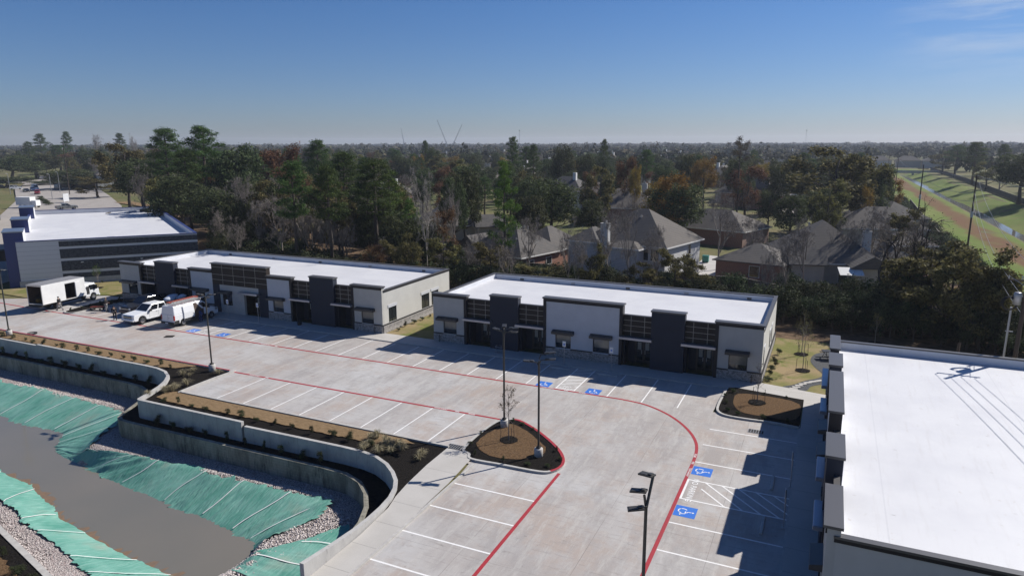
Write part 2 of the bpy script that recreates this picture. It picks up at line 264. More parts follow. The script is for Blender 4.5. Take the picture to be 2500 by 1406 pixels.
# ---------------------------------------------------------------- meshes
class MB:
    def __init__(s): s.v = []; s.f = []
    def add(s, vs, fs):
        o = len(s.v); s.v.extend([tuple(map(float, a)) for a in vs]); s.f.extend([tuple(i+o for i in q) for q in fs]); return s
    def box(s, x0, x1, y0, y1, z0, z1):
        if x0 > x1: x0, x1 = x1, x0
        if y0 > y1: y0, y1 = y1, y0
        return s.add([(x, y, z) for z in (z0, z1) for x, y in ((x0, y0), (x1, y0), (x1, y1), (x0, y1))],
                     [(3, 2, 1, 0), (4, 5, 6, 7), (0, 1, 5, 4), (1, 2, 6, 5), (2, 3, 7, 6), (3, 0, 4, 7)])
    def obox(s, c, size, rz=0, rx=0, ry=0):
        m = Matrix.Translation(c) @ Matrix.Rotation(rz, 4, 'Z') @ Matrix.Rotation(ry, 4, 'Y') @ Matrix.Rotation(rx, 4, 'X'); a, b, d = [q/2 for q in size]
        return s.add([m @ Vector((x, y, z)) for z in (-d, d) for x, y in ((-a, -b), (a, -b), (a, b), (-a, b))],
                     [(3, 2, 1, 0), (4, 5, 6, 7), (0, 1, 5, 4), (1, 2, 6, 5), (2, 3, 7, 6), (3, 0, 4, 7)])
    def prism(s, pts, z0, z1):
        n = len(pts)
        if sum(pts[i][0]*pts[(i+1) % n][1]-pts[(i+1) % n][0]*pts[i][1] for i in range(n)) < 0: pts = pts[::-1]
        return s.add([(x, y, z0) for x, y in pts]+[(x, y, z1) for x, y in pts],
                     [tuple(range(n-1, -1, -1)), tuple(range(n, 2*n))]+[(i, (i+1) % n, n+(i+1) % n, n+i) for i in range(n)])
    def xprism(s, prof, x0, x1):
        """profile in (y,z) extruded along x"""
        n = len(prof)
        return s.add([(x0, y, z) for y, z in prof]+[(x1, y, z) for y, z in prof], [tuple(range(n)), tuple(range(2*n-1, n-1, -1))]+[(i, n+i, n+(i+1) % n, (i+1) % n) for i in range(n)])
    def tube(s, pts, rad, n=8, caps=True):
        pts = [Vector(p) for p in pts]; k = len(pts); o = len(s.v); rad = rad if hasattr(rad, '__len__') else [rad]*k; up = None
        for i, p in enumerate(pts):
            d = (pts[min(i+1, k-1)]-pts[max(i-1, 0)]); d = d.normalized() if d.length > 1e-9 else Vector((0, 0, 1))
            if up is None: up = Vector((1, 0, 0)) if abs(d.x) < .8 else Vector((0, 1, 0))
            a = (up-d*up.dot(d)); a = a.normalized() if a.length > 1e-6 else d.orthogonal().normalized(); b = d.cross(a); up = a
            for j in range(n):
                t = 2*PI*j/n; q = p+(a*math.cos(t)+b*math.sin(t))*rad[i]; s.v.append((q.x, q.y, q.z))
        for i in range(k-1):
            for j in range(n): s.f.append((o+i*n+j, o+i*n+(j+1) % n, o+(i+1)*n+(j+1) % n, o+(i+1)*n+j))
        if caps: s.f.append(tuple(o+j for j in range(n-1, -1, -1))); s.f.append(tuple(o+(k-1)*n+j for j in range(n)))
        return s
    def ball(s, c, r, nu=10, nv=7, noise=0, rnd=None):
        o = len(s.v); r = r if hasattr(r, '__len__') else (r, r, r)
        for i in range(nv+1):
            for j in range(nu):
                t, u = PI*i/nv, 2*PI*j/nu; k = 1+(rnd.uniform(-noise, noise) if rnd else 0)
                s.v.append((c[0]+r[0]*k*math.sin(t)*math.cos(u), c[1]+r[1]*k*math.sin(t)*math.sin(u), c[2]+r[2]*k*math.cos(t)))
        for i in range(nv):
            for j in range(nu): s.f.append((o+i*nu+j, o+(i+1)*nu+j, o+(i+1)*nu+(j+1) % nu, o+i*nu+(j+1) % nu))
        return s
    def ribbon(s, path, w, z0, z1, closed=False):
        """a kerb or wall: a box section swept along a plan path (x,y) or (x,y,top)"""
        k = len(path); L_ = []; o = len(s.v)
        for i in range(k):
            a = Vector(path[(i-1) % k if closed else max(i-1, 0)][:2]); c = Vector(path[(i+1) % k if closed else min(i+1, k-1)][:2]); p = Vector(path[i][:2])
            d1 = (p-a); d2 = (c-p); d1 = d1.normalized() if d1.length > 1e-6 else d2.normalized(); d2 = d2.normalized() if d2.length > 1e-6 else d1
            t = (d1+d2).normalized(); nrm = Vector((-t.y, t.x)); kk = 1/max(.5, abs(nrm.dot(Vector((-d1.y, d1.x))))); nrm *= w/2*kk
            zt = path[i][2] if len(path[i]) > 2 else z1
            s.v += [(p.x-nrm.x, p.y-nrm.y, z0), (p.x-nrm.x, p.y-nrm.y, zt), (p.x+nrm.x, p.y+nrm.y, zt), (p.x+nrm.x, p.y+nrm.y, z0)]
        for i in range(k if closed else k-1):
            a, b = o+4*i, o+4*((i+1) % k)
            for j in range(3): s.f.append((a+j, a+j+1, b+j+1, b+j))
        if not closed: s.f += [(o, o+3, o+2, o+1), (o+4*k-4, o+4*k-3, o+4*k-2, o+4*k-1)]
        return s
    def mesh(s, name, m, smooth=False):
        me = bpy.data.meshes.new(name); me.from_pydata(s.v, [], s.f); me.materials.append(M[m] if isinstance(m, str) else m)
        if smooth: me.polygons.foreach_set('use_smooth', [True]*len(me.polygons))
        me.update(); return me
    def obj(s, name, m, parent=None, smooth=False, bevel=0):
        o = bpy.data.objects.new(name, s.mesh(name, m, smooth)); COL.objects.link(o); o.parent = parent
        if bevel:
            b = o.modifiers.new('bevel', 'BEVEL'); b.width = bevel; b.segments = 2; b.limit_method = 'ANGLE'
        return o
def tag(o, label=None, cat=None, group=None, kind=None):
    if label: o['label'] = label
    if cat: o['category'] = cat
    if group: o['group'] = group
    if kind: o['kind'] = kind
    return o
def empty(name, loc, rz=0, label=None, cat=None, group=None, scale=None):
    o = bpy.data.objects.new(name, None); COL.objects.link(o); o.location = loc; o.rotation_euler = (0, 0, rz); o.empty_display_size = .3
    if scale: o.scale = scale
    return tag(o, label, cat, group)
def copy_tree(o, loc=None, rz=None, scale=None, label=None, group=None, parent=None):
    c = o.copy(); COL.objects.link(c)
    if parent: c.parent = parent
    if loc is not None: c.location = loc
    if rz is not None: c.rotation_euler = (0, 0, rz)
    if scale is not None: c.scale = scale
    if label: c['label'] = label
    if group: c['group'] = group
    for ch in o.children: copy_tree(ch, parent=c)
    return c
def text_mesh(txt, size, name, m, parent, loc, rot, depth=.004, bold=True):
    cu = bpy.data.curves.new(name, 'FONT'); cu.body = txt; cu.size = size; cu.align_x = 'CENTER'; cu.align_y = 'CENTER'; cu.extrude = depth/2
    if bold: cu.offset = size*.012
    t = bpy.data.objects.new(name+'_curve', cu); COL.objects.link(t); dg = bpy.context.evaluated_depsgraph_get()
    me = bpy.data.meshes.new_from_object(t.evaluated_get(dg)); bpy.data.objects.remove(t); me.materials.clear(); me.materials.append(M[m])
    o = bpy.data.objects.new(name, me); COL.objects.link(o); o.parent = parent; o.location = loc; o.rotation_euler = rot; return o
def catmull(pts, n=6, closed=False):
    out = []; k = len(pts); P = [np.array(p, float) for p in pts]
    for i in range(k if closed else k-1):
        a, b, c, d = (P[(i-1) % k], P[i], P[(i+1) % k], P[(i+2) % k]) if closed else (P[max(i-1, 0)], P[i], P[i+1], P[min(i+2, k-1)])
        for j in range(n):
            t = j/n; out.append(tuple(.5*((2*b)+(-a+c)*t+(2*a-5*b+4*c-d)*t*t+(-a+3*b-3*c+d)*t**3)))
    if not closed: out.append(tuple(P[-1]))
    return out
# ================================================================ THE SETTING
def sheet(name, poly, z, m, kind='structure', parent=None, smooth=False):
    b = MB(); b.add([(x, y, z) for x, y in poly], [tuple(range(len(poly)))])
    if sum(poly[i][0]*poly[(i+1) % len(poly)][1]-poly[(i+1) % len(poly)][0]*poly[i][1] for i in range(len(poly))) < 0: b.f = [b.f[0][::-1]]
    o = b.obj(name, m, parent)
    if not parent: tag(o, kind=kind)
    return o
def pip(px, py, poly):
    ins = np.zeros(px.shape, bool); n = len(poly)
    for i in range(n):
        x1, y1 = poly[i][:2]; x2, y2 = poly[(i+1) % n][:2]
        if y1 == y2: continue
        c = ((y1 > py) != (y2 > py)) & (px < (x2-x1)*(py-y1)/(y2-y1)+x1); ins ^= c
    return ins
def pdist(px, py, line, closed=False):
    d = np.full(px.shape, 1e9); n = len(line)
    for i in range(n if closed else n-1):
        ax, ay = line[i][:2]; bx, by = line[(i+1) % n][:2]; vx, vy = bx-ax, by-ay; L2 = vx*vx+vy*vy+1e-12
        t = np.clip(((px-ax)*vx+(py-ay)*vy)/L2, 0, 1); d = np.minimum(d, np.hypot(px-ax-t*vx, py-ay-t*vy))
    return d
def vnoise(x, y, s, seed=0):
    def h(i, j):
        n = (i*374761393+j*668265263+seed*362437) & 0x7fffffff; n = ((n ^ (n >> 13))*1274126177) & 0x7fffffff; return ((n ^ (n >> 16)) & 0xffff)/65535.
    x = np.asarray(x)/s; y = np.asarray(y)/s; i = np.floor(x).astype(np.int64); j = np.floor(y).astype(np.int64); u = x-i; v = y-j; u = u*u*(3-2*u); v = v*v*(3-2*v)
    return (h(i, j)*(1-u)*(1-v)+h(i+1, j)*u*(1-v)+h(i, j+1)*(1-u)*v+h(i+1, j+1)*u*v)*2-1
def grid_obj(name, xs, ys, zf, m, kind=None, parent=None, keep=None, smooth=True):
    X, Y = np.meshgrid(xs, ys, indexing='ij'); Z = zf(X, Y); nx, ny = len(xs), len(ys)
    v = np.stack([X, Y, Z], -1).reshape(-1, 3); ii, jj = np.meshgrid(np.arange(nx-1), np.arange(ny-1), indexing='ij'); a = (ii*ny+jj).ravel()
    f = np.stack([a, a+ny, a+ny+1, a+1], 1)
    if keep is not None:
        cx = v[f].mean(1); f = f[keep(cx[:, 0], cx[:, 1])]
    o = raw_mesh(name, v, f, m, smooth); o.parent = parent
    if kind: tag(o, kind=kind)
    return o
def raw_mesh(name, v, f, m, smooth=False, link=True):
    me = bpy.data.meshes.new(name); k = f.shape[1]; v = np.ascontiguousarray(v, np.float32); f = np.ascontiguousarray(f, np.int32)
    me.vertices.add(len(v)); me.vertices.foreach_set('co', v.ravel()); me.loops.add(f.size); me.loops.foreach_set('vertex_index', f.ravel())
    me.polygons.add(len(f)); me.polygons.foreach_set('loop_start', np.arange(0, f.size, k, dtype=np.int32))
    try: me.polygons.foreach_set('loop_total', np.full(len(f), k, np.int32))
    except Exception: pass
    if smooth: me.polygons.foreach_set('use_smooth', np.ones(len(f), bool))
    me.update(calc_edges=True); me.materials.append(M[m] if isinstance(m, str) else m)
    if not link: return me
    o = bpy.data.objects.new(name, me); COL.objects.link(o); return o
# ---- retention pond outline: top of the upper retaining wall (x, y, top height)
WALL = [(-110, -9.9), (-62, -9.9), (-47.7, -9.97), (-39.5, -10.0), (-32.2, -10.05), (-30.6, -10.15), (-29.2, -10.5), (-28.0, -11.2), (-27.1, -12.2), (-26.5, -13.2), (-25.9, -14.6), (-25.55, -15.6),
        (-25.45, -15.88), (-25.2, -16.0), (-24.8, -16.0), (-14.72, -15.98)]
WALL2 = [(-14.5, -15.98), (-10, -15.9), (-6, -15.85), (-4.4, -15.93), (-3.2, -16.2), (-2.0, -16.8), (-1.0, -17.6), (-.2, -18.45), (.35, -19.35), (.75, -20.4), (1.0, -21.6), (1.15, -22.8), (1.25, -24.2), (1.3, -26), (1.3, -28.1)]
WTOP2 = [.02, .02, .02, .03, .04, .06, .09, .12, .17, .23, .3, .38, .48, .68, .92]
W_ALL = WALL+WALL2
def offset(path, d):
    out = []
    for i, p in enumerate(path):
        a = np.array(path[max(i-1, 0)][:2]); c = np.array(path[min(i+1, len(path)-1)][:2]); t = c-a; t = t/np.linalg.norm(t); out.append((p[0]+t[1]*d, p[1]-t[0]*d))
    return out
LOWER = offset(W_ALL[:10]+[(-26.1, -14.3), (-25.7, -16.2), (-24.6, -16.35)]+W_ALL[15:-1], .0)
LOWER = [(-110, -11.05), (-62, -11.05), (-39.5, -11.1), (-33.5, -11.15), (-31.5, -11.3), (-30.2, -11.75), (-29.2, -12.5), (-28.4, -13.6), (-27.6, -15.2), (-26.8, -16.7), (-26.1, -17.05), (-25, -17.1), (-15, -17.05), (-7, -16.95),
         (-5, -17.05), (-3.5, -17.6), (-2.3, -18.6), (-1.3, -19.9), (-.6, -21.4), (-.2, -23.2), (0, -25), (.1, -28)]
PIT = W_ALL+[(1.3, -60), (-110, -60)]
PT = [(-62, -13.9), (-54, -13.8), (-47.6, -13.75), (-41.7, -13.5), (-37.5, -13.7), (-34, -13.85), (-31.6, -13.95), (-29.2, -15.0), (-28, -17.3), (-26.5, -19.6), (-24.4, -19.35), (-22, -19.1), (-20, -19.1), (-16.3, -18.65), (-14.5, -19.15), (-11.3, -18.85), (-8.2, -18.85), (-5.6, -18.6), (-4.8, -19.9), (-5.2, -21.8), (-5.8, -23.4)]
PB = [(-62, -17), (-54, -17), (-47.6, -17.1), (-42, -17.05), (-38.5, -17.3), (-35, -17.1), (-33.1, -17.15), (-32, -18.1), (-31.2, -18.9), (-30.2, -19.5), (-27.5, -20.1), (-24.5, -20.5), (-21.5, -20.9), (-17.6, -21.3), (-15, -21.5), (-12.2, -21.7), (-9.6, -22.1), (-8.2, -22.3), (-7.3, -22.5), (-6.9, -22.9), (-6.7, -23.4)]
NT_ = [(-62, -22.5), (-40, -24.2), (-28, -25.9), (-24.6, -26.7), (-22, -27.1), (-20.1, -27.8), (-18.4, -28.05), (-15.2, -28.6), (-12.9, -29.2), (-11.3, -29.5), (-8, -30.2), (-6.2, -29.6)]
NB_ = [(-62, -20), (-42, -21.8), (-30.4, -23.5), (-27, -23.75), (-23, -24.9), (-20.3, -25.8), (-17.6, -26.15), (-13.6, -26.7), (-10.7, -26.85), (-8.8, -27.0), (-7.6, -27.0), (-6.9, -26.6)]
POLY_T = PT+[(-4.9, -25.5), (-5.6, -27.5)]+NT_[::-1]
POLY_B = PB+[(-6.5, -24.4), (-6.7, -25.6)]+NB_[::-1]
def pond_h(x, y):
    x = np.asarray(x, float); y = np.asarray(y, float); it = pip(x, y, POLY_T); ib = pip(x, y, POLY_B); dt = pdist(x, y, POLY_T, True); db = pdist(x, y, POLY_B, True)
    z = np.where(it, -2.45-1.0*dt/(dt+db+1e-6), -2.45); z = np.where(ib, -3.45-np.minimum(.8, db*.4), z)
    z = np.where(~it & (y < -29.6), -2.45+np.clip((-29.6-y)*.35, 0, .5), z)
    return z
def terrain(x, y):
    z = np.full(x.shape, -.06); z += np.where((y > 60) & (x < 38), vnoise(x, y, 40, 3)*.25-.25, 0)
    wide = offset(W_ALL, -.9); z = np.where(pip(x, y, wide+[(3.0, -60), (-112, -60)]) & (x < 1.5), -6., z)
    c = np.where(x < 57, 0, np.where(x < 60.5, -3*(x-57)/3.5, np.where(x < 64, -3, -3+3*np.clip((x-64)/9.5, 0, 1)))); c = c+np.where((x > 64) & (x < 74), vnoise(x, y*.35, 5, 9)*.45, 0)+np.where((x > 43) & (x < 57), vnoise(x, y, 6, 5)*.1-.05, 0)
    k = np.clip((y-18)/10, 0, 1)*np.clip((520-y)/20, 0, 1); z = z+np.where(x > 42, c*k, 0)
    return z
xs = [-9000, -5000, -2500, -1400, -800, -500, -300, -200, -150, -112]+list(np.arange(-110, 4, .6))+[6, 10, 16, 24, 32, 38]+list(np.arange(41, 80, 1.))+[84, 90, 100, 120, 160, 240, 400, 800, 1500, 3000, 6000, 9000]
ys = [-2000, -800, -300, -120, -75]+list(np.arange(-62, -6, .6))+[-4, 0, 6, 12]+list(np.arange(16, 120, 3.))+list(np.arange(120, 540, 8.))+[560, 620, 700, 850, 1000, 1300, 1700, 2300, 3200, 5000, 9000]
grid_obj('ground', np.array(xs, float), np.array(ys, float), terrain, 'residential_grass', 'structure')
grid_obj('canal_bank', np.arange(42, 76.1, .8), np.concatenate([np.arange(20, 130, 1.5), np.arange(130, 522, 5)]), lambda x, y: terrain(x, y)+.05+vnoise(x, y, 2.2, 1)*.03, 'canal_grass', 'structure')
sheet('canal_water', [(59.2, 20), (65.2, 20), (65.2, 520), (59.2, 520)], -2.72, 'pond_water')
# ---- concrete lot
LOT = [(-110, -7.55), (-24.6, -7.55), (-24.3, -13.05), (1.5, -13.05), (1.2, -14.5), (2.6, -14.6), (2.95, -17.5), (3.0, -60), (20.95, -60), (20.95, .2), (15.0, .2), (15.2, 5.72), (-58.0, 5.72), (-59.6, 8.6), (-61, 8.75), (-63.5, 8.5), (-67.4, 6.4), (-72, 3.0), (-74.5, 1.6), (-80, -.6), (-110, -6)]
lot = sheet('parking_lot', LOT, 0, 'lot_concrete')
def stripe(x0, y0, x1, y1, w=.1, m='white_paint', name='stall_line', z=.004, par=None):
    d = np.array([x1-x0, y1-y0], float); d /= np.linalg.norm(d); n = np.array([-d[1], d[0]])*w/2; b = MB()
    b.add([(x0-n[0], y0-n[1], z), (x1-n[0], y1-n[1], z), (x1+n[0], y1+n[1], z), (x0+n[0], y0+n[1], z)], [(0, 1, 2, 3)]); return b.obj(name, m, par or lot)
def flat_path(path, w, z, m, name, par=None):
    b = MB(); k = len(path)
    for i in range(k):
        a = np.array(path[max(i-1, 0)][:2], float); c = np.array(path[min(i+1, k-1)][:2], float); t = c-a; t /= np.linalg.norm(t); n = np.array([-t[1], t[0]])*w/2; p = np.array(path[i][:2])
        b.v += [(*(p-n), z), (*(p+n), z)]
    b.f = [(2*i+1, 2*i, 2*i+2, 2*i+3) for i in range(k-1)]; return b.obj(name, m, par or lot)
S9 = 2.7432
for i in range(-10, 1): stripe(i*S9, .12, i*S9, 5.6)
for x in (6.95, 9.72, 12.45): stripe(x, -.02 if x < 8 else -.1, x, 5.6)
for x in (-30.3, -33.3, -40.65, -43.4, -46.15, -48.9, -51.6, -54.4): stripe(x, .12, x, 5.6)
for i in range(8): stripe(-1.471-i*S9, -7.65, -1.471-i*S9, -12.98)
for i in range(7): stripe(2.95, -17.163-i*S9, 8.07, -17.163-i*S9, .11)
for y, x0 in ((-3.06, 15.3), (-5.8, 15.3), (-8.55, 15.3)): stripe(x0, y, 20.9, y, .11)
for i in range(1, 10): stripe(15.32, -13.46-i*S9, 20.9, -13.46-i*S9, .11)
def hatch(ax, ay, ux, uy, vx, vy, L_, Wd, n, first=0., slant=2.0):
    """a striped no-parking aisle: long side u, short side v, diagonals between the long sides"""
    P = lambda u, v: (ax+ux*u+vx*v, ay+uy*u+vy*v)
    for v in (0, Wd): stripe(*P(0, v), *P(L_, v), .11, name='aisle_line')
    stripe(*P(.06, .05), *P(.06, Wd-.05), .12, name='aisle_line', z=.006)
    for k in range(n):
        u0 = first+k*L_/n; u1 = u0+slant; v0, v1 = 0, Wd
        if u0 < .95: v0 = Wd*(.95-u0)/slant; u0 = .95
        if u1 > L_: v1 = v0+(Wd-v0)*(L_-u0)/(u1-u0); u1 = L_
        stripe(*P(u0, v0), *P(u1, v1), .1, name='aisle_line', z=.006)
hatch(2.63, .12, 0, 1, 1, 0, 5.5, 1.56, 6, .2, .9)
hatch(-37.85, .12, 0, 1, 1, 0, 5.5, 1.56, 6, .2, .9)
hatch(15.3, -11.06, 1, 0, 0, -1, 5.6, 2.4, 6, .1, 2.35)
# wheelchair stencil marks
def isa(x, y, rot, s=1.15):
    o = MB().add([(-s/2, -s/2, 0), (s/2, -s/2, 0), (s/2, s/2, 0), (-s/2, s/2, 0)], [(0, 1, 2, 3)]).obj('accessible_mark', 'blue_paint', lot); o.location = (x, y, .004); o.rotation_euler = (0, 0, rot)
    b = MB(); k = s*.42
    def q(pts): b.add([(px*k, py*k, .003) for px, py in pts], [tuple(range(len(pts)))])
    def arc(cx, cy, r, a0, a1, w, n=7):
        for i in range(n):
            t0, t1 = math.radians(a0+(a1-a0)*i/n), math.radians(a0+(a1-a0)*(i+1)/n)
            q([(cx+(r-w)*math.cos(t0), cy+(r-w)*math.sin(t0)), (cx+(r+w)*math.cos(t0), cy+(r+w)*math.sin(t0)), (cx+(r+w)*math.cos(t1), cy+(r+w)*math.sin(t1)), (cx+(r-w)*math.cos(t1), cy+(r-w)*math.sin(t1))])
    for a0, a1 in ((130, 208), (220, 300), (312, 350)): arc(-.08, -.28, .5, a0, a1, .065)
    q([(-.02+.12*math.cos(t*.63), .82+.12*math.sin(t*.63)) for t in range(10)])
    q([(-.09, .66), (.03, .66), (.06, .28), (-.06, .28)]); q([(-.02, .26), (.26, .26), (.26, .16), (-.02, .16)]); q([(-.06, .1), (.36, .1), (.36, -.03), (-.06, -.03)])
    q([(.38, .1), (.5, .06), (.68, -.42), (.56, -.46)]); q([(.58, -.48), (.7, -.44), (.86, -.4), (.88, -.5), (.66, -.58)])
    b.obj('wheelchair_symbol', 'white_paint', o)
for x, y, r in ((1.42, .68, 0), (5.66, .68, 0), (-38.85, .8, 0), (-34.65, .86, 0), (15.92, -9.72, -PI/2), (15.9, -14.82, -PI/2)): isa(x, y, r)
text_mesh('NO PARKING', .47, 'no_parking_text', 'white_paint', lot, (15.78, -12.27, .008), (0, 0, -PI/2))
for x in (3.41, -37.07):
    text_mesh('NO', .42, 'no_parking_text', 'white_paint', lot, (x, .78, .008), (0, 0, 0)); text_mesh('PARKING', .36, 'no_parking_text', 'white_paint', lot, (x, .38, .008), (0, 0, 0))
# fire lane
c1 = [(-110, .35), (-75, .5), (-72, .3), (-66, .05), (-60, -.05), (-30, -.05), (0, -.04), (6.95, -.05), (8.6, -.12), (10.2, -.45), (11.8, -1.4), (13.1, -2.65), (14.15, -4.15), (14.8, -5.6), (15.1, -7.0), (15.2, -8.7), (15.2, -12), (15.2, -60)]
flat_path(c1[:7]+catmull(c1[6:-2], 6)+c1[-2:], .2, .008, 'red_paint', 'fire_lane_line')
flat_path([(-24.4, -7.55), (-10, -7.5), (1.35, -7.5)], .2, .008, 'red_paint', 'fire_lane_line'); flat_path([(8.15, -13.5), (8.19, -30), (8.19, -60)], .2, .008, 'red_paint', 'fire_lane_line')
for (x, y, w, r) in ((15.14, -7.7, 'ZONE', -PI/2), (15.19, -8.8, 'FIRE', -PI/2), (15.2, -10.15, 'TOW-AWAY', -PI/2), (2.0, -.05, 'TOW-AWAY', 0), (3.6, -.05, 'FIRE', 0), (4.95, -.05, 'ZONE', 0), (-3.6, -7.5, 'TOW-AWAY', 0), (-2.2, -7.5, 'FIRE', 0), (-1.0, -7.5, 'ZONE', 0), (-22, -7.54, 'TOW-AWAY', 0), (-20.6, -7.54, 'FIRE', 0), (-28, -.05, 'TOW-AWAY', 0), (-26.6, -.05, 'FIRE', 0)):
    text_mesh(w, .2, 'lane_text', 'white_paint', lot, (x, y, .012), (0, 0, r))
# ---- sidewalks
sheet('sidewalk', [(-58.6, 5.72), (15.2, 5.72), (15.9, 6.05), (21.0, 5.35), (21.0, .2), (20.97, -60), (22.9, -60), (22.9, 7.1), (17.7, 8.02), (-57.5, 8.02), (-59.4, 8.3)], .09, 'walk_concrete')
MB().ribbon([(-58.4, 5.72), (15.15, 5.72)], .1, -.02, .092).obj('kerb_edge', 'kerb_concrete').__setitem__('kind', 'structure')
MB().ribbon([(20.95, -60), (20.95, -.6)], .1, -.02, .092).obj('kerb_edge', 'kerb_concrete').__setitem__('kind', 'structure')
sheet('footpath', [(.35, -13.4), (1.8, -13.35), (2.25, -13.6), (2.5, -14.2), (2.8, -17.5), (2.92, -22), (2.96, -60), (1.42, -60), (1.42, -24), (1.18, -21.2), (.85, -20), (.62, -18.5), (.4, -16)], .1, 'walk_concrete')
def kerb(name, path, closed=False, w=.17, top=.13, m='kerb_concrete'):
    o = MB().ribbon(path, w, -.05, top, closed).obj(name, m); tag(o, kind='structure'); return o
kerb('kerb', [(-110, -7.6), (-24.75, -7.6)], m='kerb_concrete'); flat_path([(-110, -7.6), (-24.75, -7.6)], .15, .134, 'red_paint', 'fire_lane_kerb_paint')
kerb('kerb', catmull([(-24.5, -7.35), (-24.35, -7.75), (-24.45, -10), (-24.35, -12.95), (-24.2, -13.12)], 4)+[(.3, -13.1)])
kerb('kerb', [(2.96, -14.7), (3.02, -60)], w=.14, top=.105)
# middle island
I1 = catmull([(1.4, -13.1), (1.22, -11), (1.3, -8.9), (1.6, -7.85), (2.35, -7.35), (3.2, -7.55), (4.9, -8.68), (6.7, -10.3), (7.62, -11.5), (8.0, -12.6), (7.75, -13.5), (7.0, -13.95), (4.5, -14.05), (2.5, -14.12), (2.05, -13.55)], 4, True)
kerb('island_kerb', I1, True); flat_path(I1[16:42], .19, .134, 'red_paint', 'fire_lane_kerb_paint')
sheet('mulch_bed', I1, .1, 'black_mulch')
def mat_patch(name, pts, z, m, seed=0, rag=.12, parent=None, kind='structure'):
    rnd = random.Random(seed); q = []
    for i in range(len(pts)):
        a, c = pts[i], pts[(i+1) % len(pts)]; L_ = math.hypot(c[0]-a[0], c[1]-a[1]); n = max(1, int(L_/.35))
        for k in range(n): q.append((a[0]+(c[0]-a[0])*k/n+rnd.uniform(-rag, rag), a[1]+(c[1]-a[1])*k/n+rnd.uniform(-rag, rag)))
    return sheet(name, q, z, m, kind)
mat_patch('straw_bed', catmull([(1.75, -12), (1.85, -9.5), (2.35, -8.25), (3.2, -8.35), (4.4, -9.1), (5.4, -10), (6.3, -11), (6.2, -12.2), (5.3, -13), (3.4, -13.3)], 3, True), .125, 'leaf_litter', 1, .04)
# east island
I2 = catmull([(15.3, 5.9), (15.2, 3), (15.22, 1), (15.45, .15), (16.1, -.3), (17.5, -.38), (19.2, -.28), (20.9, -.5)], 4)
kerb('island_kerb', I2); sheet('mulch_bed', I2+[(20.95, 5.3), (16.0, 5.95)], .08, 'black_mulch')
mat_patch('straw_bed', catmull([(16.2, 4.6), (16.3, 1.8), (17.2, .75), (19, .6), (20.6, .9), (20.7, 4.2), (18.5, 4.95)], 3, True), .1, 'leaf_litter', 2, .05)
# west bed
I3 = catmull([(-58.9, .15), (-58.2, .3), (-57.9, 1.2), (-57.85, 3.4), (-57.7, 5.7), (-58.4, 8), (-59.4, 8.7), (-60.5, 6), (-60.4, 3.5), (-60, 1.4), (-59.6, .5)], 4, True)
kerb('island_kerb', I3, True); sheet('mulch_bed', I3, .09, 'black_mulch')
# planting strips beside the pond
sheet('mulch_bed', [(-110, -7.6), (-24.7, -7.6), (-24.4, -13.1), (1.4, -13.1), (.5, -15), (.55, -18.6)]+[p for p in W_ALL[::-1] if p[1] > -18.6], .0, 'black_mulch')
sheet('mulch_bed', [(.5, -15), (.62, -18.2), (.85, -20), (1.25, -21.5), (1.45, -24), (1.3, -24)]+[p for p in WALL2[::-1] if -23 < p[1] < -18.3], .02, 'black_mulch')
mat_patch('straw_bed', [(-110, -7.72), (-57, -7.72), (-40, -7.72), (-28.6, -7.75), (-29.8, -9.0), (-31.5, -9.35), (-45, -9.3), (-110, -9.3)], .06, 'straw_mat', 3, .07)
mat_patch('straw_bed', [(-25.3, -13.3), (-24.6, -13.15), (-20, -13.2), (-8, -13.2), (-3.2, -13.2), (-1.9, -13.6), (-2.8, -13.9), (-3.6, -14.2), (-4.4, -14.9), (-6, -14.7), (-12, -14.75), (-23.5, -15.0), (-25.1, -14.7)], .06, 'straw_mat', 4, .07)
# silt along the water's edge
def silt(pts, seed, label):
    rnd = random.Random(seed); a = []; c = []
    for i, (x, y) in enumerate(catmull(pts, 10)): a.append((x, y)); w = rnd.uniform(.1, .75); c.append((x+w*rnd.uniform(-.2, .6), y+w))
    return sheet('mud', a+c[::-1], -3.392, 'silt')
mat('silt', (.20, .125, .075), .7, (.15, .11, .08), 3, spec=.3)
silt([(-30.4, -23.7), (-27, -23.9), (-23, -25.0), (-20.3, -25.9), (-17.6, -26.3), (-13.6, -26.85), (-10.7, -27.0), (-8.8, -27.1)], 4, '')
# ---- retaining walls
wt = MB(); wt.ribbon([(x, y, .3 if x > -47.75 else .2) for x, y in WALL[:2]]+[(-47.72, -9.9, .2), (-47.7, -9.92, .32)]+[(x, y, .3) for x, y in WALL[3:]], .24, -1.4, .3); wt.ribbon([(x, y, t) for (x, y), t in zip(WALL2, WTOP2)], .24, -2.6, 0)
uw = wt.obj('retaining_wall', 'wall_concrete'); tag(uw, 'upper pale concrete retaining wall curving round the retention pond', 'retaining wall')
lw = MB().ribbon(LOWER, .28, -2.7, -1.1).obj('retaining_wall', 'stained_concrete'); tag(lw, 'lower stained concrete terrace wall above the gravel bench', 'retaining wall')
b = MB()
for i in range(len(LOWER)-1): pass
led = [p for p in W_ALL]+[(1.3, -28)]; sheet('planting_ledge', [p for p in W_ALL]+LOWER[::-1], -1.17, 'black_mulch')
grid_obj('gravel_bench', np.arange(-110, 2.2, .5), np.arange(-45, -9.4, .5), lambda x, y: pond_h(x, y)+vnoise(x, y, 1.1, 2)*.03, 'gravel_stone', 'structure', keep=lambda x, y: pip(x, y, PIT))
sheet('pond_water', [(-112, -14.5), (-4.6, -14.5), (-4.6, -30.5), (-112, -30.5)], -3.4, 'pond_water')
